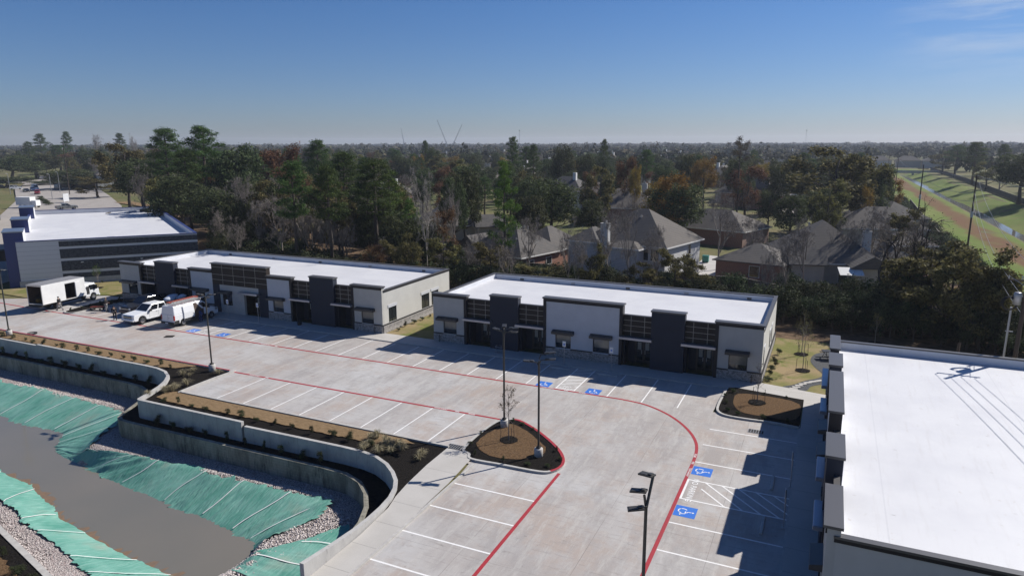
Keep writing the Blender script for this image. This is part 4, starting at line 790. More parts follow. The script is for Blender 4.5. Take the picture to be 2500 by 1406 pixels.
def house(label, x, y, rz, w, d, wh, rh, wallm, parts=(), gable=False, chim=None, wins=(), name='house', group=None, vents=3):
    """a house frame with x/y centred; parts: wings (cx, cy, w, d, wall height, roof height, gable)"""
    R = empty(name, (x, y, -.1), rz, label, 'house', group)
    rnd = random.Random(int(abs(x*13+y*7)))
    for i, (cx, cy, w_, d_, h_, r_, g_) in enumerate([(0, 0, w, d, wh, rh, gable)]+list(parts)):
        b = MB(); b.box(cx-w_/2, cx+w_/2, cy-d_/2, cy+d_/2, 0, h_)
        if g_:
            if w_ >= d_: b.add([(cx+sx*w_/2, cy-d_/2, h_) for sx in (-1, 1)]+[(cx+sx*w_/2, cy+d_/2, h_) for sx in (-1, 1)]+[(cx+sx*w_/2, cy, h_+r_*.93) for sx in (-1, 1)], [(0, 2, 4), (3, 1, 5)])
            else: b.add([(cx-w_/2, cy+sy*d_/2, h_) for sy in (-1, 1)]+[(cx+w_/2, cy+sy*d_/2, h_) for sy in (-1, 1)]+[(cx, cy+sy*d_/2, h_+r_*.93) for sy in (-1, 1)], [(2, 0, 4), (1, 3, 5)])
        b.obj('wall', wallm, R)
        r = hip_roof(w_, d_, r_, h_, gable=g_); r.v = [(p[0]+cx, p[1]+cy, p[2]) for p in r.v]; ro = r.obj('roof', 'shingles', R)
        if vents:
            fb = MB(); a, c = w_/2+.46, d_/2+.46
            fb.box(cx-a, cx+a, cy-c-.03, cy-c-.001, h_-.16, h_+.03); fb.box(cx-a, cx+a, cy+c+.001, cy+c+.03, h_-.16, h_+.03); fb.box(cx-a-.03, cx-a-.001, cy-c, cy+c, h_-.16, h_+.03); fb.box(cx+a+.001, cx+a+.03, cy-c, cy+c, h_-.16, h_+.03)
            if not g_: fb.obj('fascia', 'white_trim', R)
        if i == 0 and vents:
            for k in range(vents):
                vx = rnd.uniform(-.6, .6)*(w_/2); vy = -d_*rnd.uniform(.12, .3) if k % 2 == 0 else d_*.2; t = 1-abs(vy)/(d_/2) if w_ >= d_ else 1-abs(vx)/(w_/2)
                if w_ >= d_ and abs(vx) > (w_-d_)/2: vx *= .3
                MB().box(vx-.12, vx+.12, vy-.12, vy+.12, h_+r_*t-.2, h_+r_*t+.35).obj('roof_vent', 'galvanised', R)
    if chim:
        cx, cy, cw, cz = chim; o = MB().box(cx-cw/2, cx+cw/2, cy-cw*.35, cy+cw*.35, 0, cz).box(cx-cw/2-.06, cx+cw/2+.06, cy-cw*.35-.06, cy+cw*.35+.06, cz, cz+.12).obj('chimney', 'plank_siding', R); MB().box(cx-.2, cx+.2, cy-.2, cy+.2, cz+.12, cz+.5).obj('chimney_cap', 'galvanised', o)
    for (face, u, z0, ww, hh) in wins:
        # face 's' (-y) or 'e' (+x) or 'w'
        f = MB(); t = .07
        if face == 's': P = lambda a, c, z0, z1, y0, y1: f.box(u+a, u+c, -d/2-y1, -d/2-y0, z0, z1)
        elif face == 'e': P = lambda a, c, z0, z1, y0, y1: f.box(w/2+y0, w/2+y1, u+a, u+c, z0, z1)
        P(0, t, z0, z0+hh, .001, .06); P(ww-t, ww, z0, z0+hh, .001, .06); P(t, ww-t, z0, z0+t, .001, .06); P(t, ww-t, z0+hh-t, z0+hh, .001, .06)
        o = f.obj('window', 'white_trim', R); f = MB(); P(t, ww-t, z0+t, z0+hh-t, .002, .03); f.obj('pane', 'dark_glass', o)
    return R
D2 = math.radians
# the houses behind the shops, nearest first
house('white two-storey house with a steep hipped roof and tall pale chimney, behind the shop block', -3.6, 52.2, D2(-14), 13.2, 11.5, 5.3, 4.6, 'plank_siding', parts=[(-6.4, -3.6, 5, 6, 5.2, 1.9, False), (1.0, -6.2, 4.6, 3, 5.0, .9, False)], chim=(-2.3, -7.0, 1.15, 8.1),
      wins=[('s', 2.7, 3.2, 1.4, 1.75), ('s', 4.3, 3.2, 1.4, 1.75), ('s', -4.6, 3.5, 1.6, 1.2), ('s', 1.8, .3, 1.3, 2.1), ('s', -3, .4, 1.3, 1.5), ('e', 1.5, 3.4, 1.0, 1.5)])
house('brick single-storey house with a wide grey hipped roof, west of the white two-storey house', -23.4, 48.9, D2(75), 10, 11, 2.9, 4.3, 'house_brick', parts=[(8.0, -1.0, 9, 8, 2.9, 3.2, False), (-1.5, 6.0, 5, 5, 2.9, 2.3, True)], wins=[('s', 1.2, 1.0, 1.5, 1.2), ('s', -3, 1.0, 1.2, 1.2)], vents=5)
house('brick garage with a low grey hipped roof, beside the wooden fence corner', 12.6, 55.5, D2(-12), 9.2, 8.5, 3.0, 2.2, 'house_brick', wins=[('s', .2, .9, 1.5, 1.7)], vents=0, name='garage')
house('grey hipped roof house with arched back windows and a white siding chimney', 20.8, 62.5, D2(12), 13.5, 15, 3.0, 5.2, 'tan_siding', parts=[(4.5, -8.2, 4.6, 5, 3.0, 1.6, True), (-3.4, -8.0, 4.2, 3.4, 3.1, 1.5, True), (8.5, 2, 6, 8, 2.9, 2.6, False)], chim=(5.2, -3.6, 1.1, 7.0),
      wins=[('s', -5.9, .6, 1.3, 2.2), ('s', 1.0, .3, 1.1, 2.1)], vents=6)
house('dark hipped roof pavilion by the turquoise pool', 33.6, 84.5, D2(20), 7, 6, 2.6, 2.3, 'tan_siding', vents=1, name='pool_house')
house('brown hipped house half hidden behind the sycamore, with a wide low roof', -50.5, 78, D2(38), 15, 11, 3.0, 4.3, 'tan_siding', parts=[(6.5, -5, 6, 6, 2.9, 2.2, True)], wins=[('s', 4.2, 1.0, 1.2, 1.4)], vents=3)
house('dark roofed house with a pale siding chimney behind the bright pines', -64, 69, D2(25), 13, 11, 3.2, 5.0, 'tan_siding', parts=[(4, -6, 5, 4, 3.0, 2.0, True)], chim=(-1.5, -6.6, 1.2, 7.4), vents=2)
house('pale two-storey house with a dark roof beyond the mid-distance lawn', -40, 146, D2(-8), 14, 11, 5.6, 2.6, 'plank_siding', wins=[('s', 2, 3.6, 1.4, 1.2)], vents=2)
house('brown roofed house with a white chimney behind the tall bare tree', -24.5, 118, D2(8), 17, 13, 4.2, 4.3, 'brick_far', parts=[(7, -6, 6, 6, 3.2, 2.8, False)], chim=(4.5, 0, 1.2, 9.6), vents=4)
house('wide grey roofed house beyond the bare spreading tree', 1.5, 93, D2(-20), 16, 11, 3.1, 3.4, 'house_brick', vents=2)
house('long steep brown roof over a pale front, near the yellow tree', .5, 178, D2(-35), 19, 11, 4.0, 5.0, 'brick_far', parts=[(5, -6, 6, 6, 3.4, 3, True)], chim=(8, 0, 1.2, 8.6), vents=2)
house('two-storey pale house across the parked cars, under the big olive tree', 15, 205, D2(-8), 13, 10, 5.5, 3, 'tan_siding', wins=[('s', -5, 3.6, 1.3, 1.4)], vents=0)
house('grey roofed house behind the spreading dark oak', 30, 106, D2(15), 15, 11, 3.1, 3.8, 'tan_siding', vents=3)
house('grey roofed house tucked between the oak and the canal fence', 33, 128, D2(-60), 15, 10, 3.1, 3.4, 'plank_siding', vents=0)
house('white two-storey house with a dark roof beyond the road, seen over the block building', -276, 162, D2(-30), 17, 12, 6.2, 3.6, 'plank_siding', wins=[('s', -4, 3.7, 1.6, 1.8)], vents=0)
house('brown two-storey house with a pale end wall, far behind the bright pines', -172, 258, D2(20), 20, 14, 6.5, 5.6, 'brick_far', parts=[(-8, -7, 7, 7, 6.0, 3.6, True)], chim=(0, 2, 1.3, 13.4), vents=0)
house('red brown gabled house among trees by the bare pine', -10, 320, D2(5), 18, 12, 5.5, 5, 'brick_far', vents=0)
for i, (x, y) in enumerate([(66, 560), (86, 565), (104, 560)]):
    house(['white walled long house at the far end of the canal', 'grey roofed house at the far end of the canal, middle one', 'pale house with two dark openings at the far end of the canal'][i], x-14, y, D2(3), 17, 11, 5.2, 3.6, ['plank_siding', 'tan_siding', 'stucco_side'][i], vents=0)
# the roofs of the wider neighbourhood
def subdivision():
    rnd = random.Random(21); n = 0; spots = []
    for row in range(13):
        yy = 150+row*38+(row**1.6)*2.5
        for k in range(26):
            xx = -.62*yy-20+k*(27+yy*.015)+rnd.uniform(-5, 5)+(row % 2)*9
            if xx > 34 or (xx > -75 and yy < 240 and rnd.random() < .55) or (xx < -120 and yy < 210): continue
            if rnd.random() < .28: continue
            spots.append((xx, yy+rnd.uniform(-6, 6)))
    proto = []
    for k, (wm, two) in enumerate([('brick_far', 0), ('tan_siding', 1), ('plank_siding', 0), ('brick_far', 1)]):
        R = empty('house', (0, 0, 0), 0, 'x', 'house', 'houses of the far neighbourhood'); h_ = 5.4 if two else 3.1
        b = MB(); b.box(-7.5, 7.5, -5.5, 5.5, 0, h_); b.box(2, 7, -8.5, -5.5, 0, 3.0); b.obj('wall', wm, R); r = hip_roof(15, 11, 4.2, h_); q = hip_roof(5, 4, 2.0, 3.0, gable=True); q.v = [(p[0]+4.5, p[1]-6.7, p[2]) for p in q.v]; r.add(q.v, q.f); r.obj('roof', 'shingles', R)
        if k != 2: MB().box(-3.5, -2.5, .5, 1.4, h_, h_+5.4).obj('chimney', 'white_trim', R)
        proto.append((R, k))
    lab = ['brick house with a brown hipped roof and pale chimney in the far neighbourhood', 'two-storey tan house with a grey roof in the far neighbourhood', 'pale sided house without chimney in the far neighbourhood', 'two-storey brick house in the far neighbourhood']
    used = set()
    for i, (x, y) in enumerate(spots[:230]):
        R, k = proto[i % 4]; rz = rnd.choice([0, PI/2, PI, -PI/2])+D2(rnd.uniform(-14, 14)+(x*.1)); s = rnd.uniform(.85, 1.15)
        if k not in used: used.add(k); o = R; o.location = (x, y, -.15); o.rotation_euler = (0, 0, rz); o.scale = (s, s, s); o['label'] = lab[k]; o['group'] = lab[k]+'s'
        else: copy_tree(R, (x, y, -.15), rz, (s, s, s*rnd.uniform(.85, 1.1)), lab[k])
subdivision()
# ---- fences
def fence(label, pts, h=1.85, m='fence_wood', name='wooden_fence', post=2.4, z=0):
    R = empty(name, (pts[0][0], pts[0][1], z), 0, label, 'fence'); b = MB(); ps = []
    for i in range(len(pts)-1):
        a, c = np.array(pts[i], float), np.array(pts[i+1], float); L_ = np.linalg.norm(c-a); d = (c-a)/L_; r = math.atan2(d[1], d[0]); mid = (a+c)/2-np.array(pts[0])
        o = MB().box(-L_/2, L_/2, -.02, .02, 0, h).obj('fence_panel', m, R); o.location = (mid[0], mid[1], 0); o.rotation_euler = (0, 0, r)
        o = MB().box(-L_/2, L_/2, -.05, .05, h, h+.05).obj('top_rail', 'pale_bark', R); o.location = (mid[0], mid[1], 0); o.rotation_euler = (0, 0, r)
        for k in range(int(L_/post)+1):
            if len(ps) < 90: p = a+d*k*post-np.array(pts[0]); ps.append(p); q = MB().box(-.05, .05, -.05, .05, 0, h+.03).obj('post', 'fence_wood', R); q.location = (p[0], p[1]+.06, 0)
    return R
fence('brown wooden yard fence running to a corner beside the brick garage', [(-1.5, 44.6), (6, 44.5), (11.7, 44.9), (17.2, 41.0), (19.5, 39.2)])
fence('wooden fence between the wood and the back gardens', [(-75, 62), (-60, 58), (-44, 55), (-33, 47), (-28.5, 44.5), (-15, 43.9)])
fence('dark wooden fence standing in the shade beyond the east block', [(20, 38.5), (30, 34), (41.5, 31)])
fence('long wooden fence along the near side of the canal', [(42, 33), (41.6, 70), (41.5, 103), (42.5, 150), (44, 200)], post=6)
fence('long dark wooden fence along the far side of the canal', [(75.5, 60), (76, 140), (76.5, 220), (80, 330), (82, 420), (83, 520)], post=9)
fence('brown fence in front of the white house beyond the road', [(-298, 152), (-262, 168), (-238, 180)], post=6)
# pool terrace
sheet('brick_terrace', [(30, 66), (38, 66), (38, 76), (29, 76)], .05, 'brick_paving'); sheet('pool_water', [(31.5, 68), (36.5, 68), (36.5, 72), (31.5, 71)], .09, 'pool_water')
sheet('driveway', [(2.6, 50), (8, 50), (8.6, 72), (2.6, 74)], .0, 'walk_concrete'); sheet('yard_grass', [(3, 45), (11.5, 45.5), (9, 50), (3, 50)], .02, 'young_lawn'); sheet('yard_grass', [(24, 42), (38, 40), (40, 54), (25, 52)], .02, 'young_lawn')
# roads of the western junction
sheet('road', [(-112, 22), (-84, 6), (-104, 46), (-150, 74), (-185, 100), (-230, 128), (-300, 170), (-420, 240), (-430, 225), (-310, 140), (-240, 100), (-150, 40), (-125, 18)], .0, 'road_concrete')
sheet('road', [(-500, 180), (-330, 168), (-240, 190), (-180, 232), (-150, 280), (-156, 290), (-190, 246), (-245, 204), (-330, 184), (-500, 200)], .03, 'road_concrete')
sheet('path', [(-200, 108), (-160, 96), (-120, 100), (-119, 103), (-160, 100), (-198, 113)], .04, 'straw_mat')
sheet('street', [(8, 158), (15, 158), (11, 260), (4, 260)], .0, 'road_concrete')
TREES = [
    ('oak', -372.4, 175.0, 14.0, 11.8, 'dark oak at the west edge of the view, behind the parked cars'),
    ('oak', -392.8, 200.0, 14.9, 11.7, 'rounded oak behind the white van on the far road'),
    ('oak', -285.1, 150.0, 8.8, 9.1, 'low dark oak beside the utility pole and the white house'),
    ('oak', -277.6, 150.0, 6.6, 7.2, 'dark oak touching the white house across the road'),
    ('bare_tree', -392.1, 200.0, 4.4, 6.4, 'small grey bare tree above the parked cars'),
    ('oak', -324.4, 190.0, 15.7, 6.3, 'dark round evergreen above the white house'),
    ('rust', -401.8, 230.0, 15.5, 11.3, 'rusty brown tree behind the low oak by the utility pole'),
    ('pine', -448.7, 250.0, 19.4, 8.2, 'dark flat-topped pine on the western skyline, first from the edge'),
    ('pine', -515.6, 300.0, 29.6, 4.1, 'thin tall pine poking above the western skyline'),
    ('pine', -548.3, 300.0, 28.0, 5.8, 'flat umbrella pine above the western skyline'),
    ('bare_tree', -481.7, 300.0, 27.5, 4.3, 'tall thin leafless tree above the western skyline'),
    ('pine', -442.1, 290.0, 27.6, 4.7, 'umbrella pine beside two bare tops on the skyline'),
    ('bare_tree', -438.9, 300.0, 28.0, 3.9, 'spindly bare top next to the umbrella pine'),
    ('olive', -170.3, 92.0, 20.2, 6.7, 'broad olive green tree west of the tall pines'),
    ('oak', -153.9, 84.0, 16.0, 5.7, 'dark oak under the broad olive green tree'),
    ('bare_tree', -129.5, 66.0, 15.2, 3.0, 'pale grey bare tree in front of the dark wood'),
    ('pine', -130.1, 74.0, 23.9, 5.0, 'tall dark pine with a full crown, western of the two highest'),
    ('pine', -108.3, 66.0, 23.8, 5.1, 'highest pine, with a spreading broken crown'),
    ('pine', -107.3, 60.0, 18.6, 3.6, 'pine between and below the two highest pines'),
    ('oak', -95.3, 62.0, 19.9, 4.8, 'dark leafy tree east of the highest pine'),
    ('oak', -97.5, 50.0, 13.9, 5.0, 'dense dark oak over the corner of the block building'),
    ('oak', -84.6, 47.0, 11.9, 4.3, 'dense oak behind the back corner of the long shop block'),
    ('bare_tree', -73.2, 42.0, 14.5, 2.5, 'thin bare tree at the edge of the wood behind the long shop block'),
    ('rust', -92.1, 72.0, 20.0, 5.5, 'large rust brown crowned tree in the wood'),
    ('rust', -75.3, 58.0, 15.1, 3.7, 'smaller rust and olive tree below the large rust one'),
    ('oak', -79.1, 52.0, 13.3, 3.6, 'dark tree under the large rust crown'),
    ('bare_tree', -59.1, 36.0, 11.7, 3.6, 'branching bare tree behind the middle of the long white roof'),
    ('bare_tree', -56.1, 38.0, 13.0, 3.0, 'leaning bare tree behind the long white roof, beside the pale trunks'),
    ('pine', -100.3, 95.0, 20.9, 3.5, 'soft green pine behind the rust crowned tree'),
    ('pine', -62.9, 58.0, 18.1, 4.4, 'full green pine standing above the long white roof'),
    ('pine', -60.4, 50.0, 14.4, 2.9, 'smaller green pine in front of the full one'),
    ('bright_pine', -50.3, 48.0, 13.3, 2.5, 'bright green pine beside the pale chimney'),
    ('bright_pine', -44.5, 46.0, 15.3, 3.0, 'tallest bright green pine, west of the white sycamore'),
    ('bright_pine', -39.5, 44.0, 11.1, 2.0, 'short bright green pine next to the white sycamore'),
    ('bare_white', -29.5, 33.0, 16.6, 2.6, 'white barked bare sycamore behind the end of the long roof'),
    ('rust', -31.1, 40.0, 10.4, 2.2, 'small thin rust leaved tree by the brown house'),
    ('olive', -30.7, 30.0, 7.9, 2.0, 'scrubby olive tree below the sycamore'),
    ('bare_tree', -31.4, 44.0, 13.8, 2.2, 'dark bare tree east of the sycamore'),
    ('oak', -41.5, 66.0, 15.2, 3.1, 'dark tree behind the broken pine trunk'),
    ('oak', -39.3, 58.0, 14.1, 2.2, 'dark leafy tree between sycamore and broken pine'),
    ('bright_pine', -19.8, 38.0, 17.5, 2.1, 'hanging bright yellow green pine on a tall bare trunk'),
    ('olive', -94.9, 150.0, 14.1, 4.0, 'rounded orange green tree near the far street'),
    ('pine', -88.1, 190.0, 22.2, 2.9, 'solitary dark pine above the neighbourhood skyline'),
    ('pine', -73.3, 175.0, 19.2, 2.8, 'dark pine next to the solitary one'),
    ('pine', -151.1, 230.0, 21.1, 1.9, 'small dark pine among the far roofs'),
    ('yellow', -142.8, 210.0, 15.2, 3.2, 'small yellow tree among the far roofs'),
    ('oak', -26.9, 74.0, 13.2, 4.7, 'large grey green oak behind the brick house'),
    ('oak', -28.2, 66.0, 10.6, 3.4, 'grey green oak joined to the large one behind the brick house'),
    ('oak', -58.5, 165.0, 18.9, 4.1, 'tall dense tree beyond the grey green oak'),
    ('pine', -55.9, 200.0, 21.0, 2.0, 'slim pine poking above the far roofs'),
    ('oak', -52.5, 170.0, 16.3, 3.0, 'dark tree beside the slim pine'),
    ('rust', -37.7, 130.0, 13.0, 2.5, 'rusty red tree in front of the pale two-storey house'),
    ('rust', -24.6, 118.0, 17.1, 3.2, 'orange brown tree directly behind the white two-storey house'),
    ('yellow', -20.6, 112.0, 14.7, 1.5, 'yellow sprig tree against the orange brown one'),
    ('bare_tree', -0.5, 33.0, 13.9, 2.0, 'tall bare tree standing against the white two-storey house'),
    ('bare_tree', -8.8, 34.0, 10.6, 1.9, 'forked bare tree at the corner of the brick house'),
    ('bare_tree', -6.4, 31.0, 9.0, 1.3, 'slender bare saplings by the back parapet'),
    ('oak', -4.6, 84.0, 12.6, 4.3, 'large grey green oak east of the steep hipped roof'),
    ('oak', -22.1, 150.0, 13.4, 3.5, 'round dark tree amid the far roofs'),
    ('yellow', -11.1, 150.0, 16.2, 3.8, 'yellowing tree amid the far roofs'),
    ('oak', -19.8, 175.0, 16.3, 3.2, 'green round tree beside the yellowing one'),
    ('bare_tree', 6.5, 60.0, 14.0, 3.5, 'broad bare tree with upswept branches by the garage'),
    ('pine_bare', -0.1, 135.0, 21.1, 2.7, 'half dead pine with thin top on the skyline'),
    ('yellow', -0.3, 200.0, 13.1, 3.2, 'golden yellow tree at the end of the street'),
    ('oak', -4.0, 160.0, 15.6, 2.6, 'dark tree below the half dead pine'),
    ('oak', 3.3, 230.0, 13.7, 4.6, 'dark tree beyond the street, first'),
    ('oak', 9.0, 245.0, 13.4, 4.8, 'dark tree beyond the street, behind the olive one'),
    ('olive', 22.2, 118.0, 18.9, 9.1, 'very broad olive and brown tree, largest crown before the canal'),
    ('olive', 28.8, 122.0, 17.2, 4.0, 'olive green tree joined to the broadest crown'),
    ('oak', 32.5, 130.0, 15.0, 2.1, 'dark green tree at the canal side of the broad crown'),
    ('oak', 14.7, 96.0, 9.8, 2.8, 'dark spreading oak behind the arched window house'),
    ('oak', 18.9, 104.0, 10.6, 3.3, 'second dark oak behind the arched window house'),
    ('yellow', 28.6, 108.0, 11.2, 1.7, 'orange yellow tree below the broad olive crown'),
    ('bare_tree', 11.4, 58.0, 10.4, 2.7, 'thicket of bare branches beside the arched window house'),
    ('bare_tree', 17.4, 36.0, 9.5, 1.9, 'bare grey tree at the back corner of the grey shop block'),
    ('bare_tree', 15.9, 33.0, 8.4, 1.4, 'pale bare tree by the shop block corner'),
    ('dark_bare', 27.7, 35.5, 14.6, 6.0, 'gnarled dark bare tree with thick crooked limbs'),
    ('olive', 31.6, 30.0, 9.6, 3.9, 'yellow green tree behind the white roof, nearest the gnarled tree'),
    ('olive', 34.2, 27.0, 10.2, 3.7, 'yellow green leafy tree by the utility poles'),
    ('olive', 36.5, 30.0, 7.9, 1.6, 'sparse ochre leaved tree beside the transformer pole'),
    ('oak', 30.1, 33.0, 7.0, 1.9, 'dark green tree under the yellow green ones'),
    ('pine', 79.6, 330.0, 19.5, 5.6, 'tall pine clump beyond the far canal fence'),
    ('pine', 81.9, 400.0, 18.0, 5.6, 'pine west of the clump beyond the canal fence'),
    ('olive', 80.7, 440.0, 14.0, 7.4, 'brownish tree at the start of the far canal fence'),
    ('olive', 78.4, 290.0, 11.8, 5.8, 'brown green tree beyond the canal fence'),
    ('oak', 75.0, 215.0, 16.8, 6.4, 'dark green tree at the east edge beyond the canal'),
    ('bare_tree', 78.9, 265.0, 12.4, 5.4, 'grey bare tree beyond the far canal fence'),
    ('bare_tree', 24.2, 58.0, 10.5, 2.6, 'bare branched tree over the arched window house roof'),
    ('bare_tree', 27.5, 62.0, 12.3, 2.9, 'tall grey bare tree behind the gnarled dark one'),
    ('olive', 31.7, 70.0, 10.1, 2.5, 'olive brown tree between the pool and the canal fence'),
    ('bare_tree', 33.0, 60.0, 9.8, 2.0, 'thin bare tree by the pool house'),
    ('oak', 21.3, 98.0, 7.5, 2.8, 'third dark oak behind the arched window house'),
    ('bare_tree', 19.2, 47.0, 11.3, 2.4, 'pale bare tree over the corner of the arched window house'),
    ('bare_tree', -4.5, 37.0, 12.6, 2.4, 'bare tree over the pale chimney of the white two-storey house'),
    ('bare_tree', 2.6, 35.0, 9.9, 1.8, 'bare tree at the far corner of the white two-storey house'),
    ('olive', 4.9, 35.0, 7.0, 2.0, 'olive scrubby tree by the sunlit gable wall'),
    ('olive', -5.4, 33.0, 7.2, 1.8, 'olive scrubby tree between brick and white houses'),
    ('olive', 7.5, 36.0, 5.5, 1.8, 'reddish olive scrub tree by the yard fence'),
    ('bare_tree', -17.0, 40.0, 9.7, 2.3, 'grey bare tree before the brick house roof'),
    ('bare_tree', -22.6, 36.0, 8.8, 2.0, 'bare saplings around the broken pine trunk'),
    ('olive', 1.5, 31.0, 5.4, 2.2, 'low olive tree under the white house windows'),
    ('olive', -11.4, 31.0, 4.5, 2.9, 'low grey olive tree before the brick house wall'),
    ('olive', 32.9, 28.0, 10.0, 3.6, 'wide yellow green tree between the utility poles and the gnarled tree'),
    ('olive', 30.1, 32.0, 8.9, 2.6, 'yellow green tree beside the gnarled trunk'),
    ('olive', 35.4, 26.0, 9.0, 2.3, 'yellow green tree close to the metal post'),
    ('olive', -79.3, 64.0, 12.8, 4.7, 'olive brown tree under the rust crown'),
    ('bare_tree', -67.4, 40.0, 10.6, 3.2, 'grey bare tree in front of the dark wood edge'),
    ('bare_tree', -49.9, 36.0, 10.1, 2.6, 'grey bare tree beneath the full green pine'),
    ('bare_tree', -77.2, 42.0, 8.7, 2.6, 'pale trunked bare tree by the corner of the long roof'),
    ('olive', -104.1, 52.0, 12.9, 4.3, 'olive tree beside the block building corner'),
    ('olive', -225.0, 120.0, 7.9, 6.0, 'olive tree before the white house across the road'),
    ('oak', -328.9, 170.0, 2.0, 9.1, 'dark oak behind the street lamps'),
    ('oak', -332.2, 150.0, 4.8, 10.6, 'dark oak by the verge at the west edge'),
]
# ================================================================ VEGETATION
def leaf_cloud(seed, clusters, n, size, aspect=.55, shell=.45, up=.15):
    r = np.random.RandomState(seed); cl = np.array(clusters, float); w = (cl[:, 3]*cl[:, 4]+cl[:, 4]*cl[:, 5]+cl[:, 3]*cl[:, 5]); ix = r.choice(len(cl), n, p=w/w.sum()); c = cl[ix]
    d = r.normal(size=(n, 3)); d /= np.linalg.norm(d, axis=1)[:, None]; rr = r.rand(n)**shell; p = c[:, :3]+d*rr[:, None]*c[:, 3:]*(1+.18*np.sin(d[:, :1]*7+d[:, 1:2]*5))
    nrm = d*.9+r.normal(size=(n, 3))*.65+np.array([0, 0, up]); nrm /= np.linalg.norm(nrm, axis=1)[:, None]; t = np.cross(nrm, r.normal(size=(n, 3))); t /= np.linalg.norm(t, axis=1)[:, None]; b = np.cross(nrm, t)
    s = (size*r.uniform(.55, 1.35, n))[:, None]; v = np.stack([p-t*s, p-b*s*aspect, p+t*s, p+b*s*aspect], 1).reshape(-1, 3); return v, np.arange(4*n).reshape(n, 4)
def limbs(b, base, top, r0, n, rnd, spread, zlo, zhi, sub=2, tips=None, kink=.12):
    """tapered trunk with n limbs; collects the tips"""
    h = top[2]-base[2]; pts = [Vector(base)]
    for i in range(1, 7): t = i/6; pts.append(Vector((base[0]+(top[0]-base[0])*t+rnd.uniform(-1, 1)*kink, base[1]+(top[1]-base[1])*t+rnd.uniform(-1, 1)*kink, base[2]+h*t)))
    b.tube(pts, [r0*(1-.82*i/6) for i in range(7)], 7)
    for k in range(n):
        t = rnd.uniform(zlo, zhi); p = pts[0].lerp(pts[-1], t); i = min(5, int(t*6)); p = pts[i].lerp(pts[i+1], t*6-i); a = k*2.4+rnd.uniform(-.5, .5); ln = spread*rnd.uniform(.6, 1)*(1.15-.55*t); e = p+Vector((math.cos(a)*ln, math.sin(a)*ln, ln*rnd.uniform(.35, .9)))
        m = p.lerp(e, .5)+Vector((rnd.uniform(-.1, .1), rnd.uniform(-.1, .1), -.08*ln))*1.; rr = r0*(1-.75*t)*.5; b.tube([p, m, e], [rr, rr*.65, rr*.25], 5)
        if tips is not None: tips.append(e)
        for j in range(sub):
            q = m.lerp(e, rnd.uniform(0, .8)); aa = a+rnd.uniform(-1.2, 1.2); l2 = ln*.5; f = q+Vector((math.cos(aa)*l2, math.sin(aa)*l2, l2*rnd.uniform(.2, 1))); b.tube([q, f], [rr*.4, rr*.12], 4)
            if tips is not None: tips.append(f)
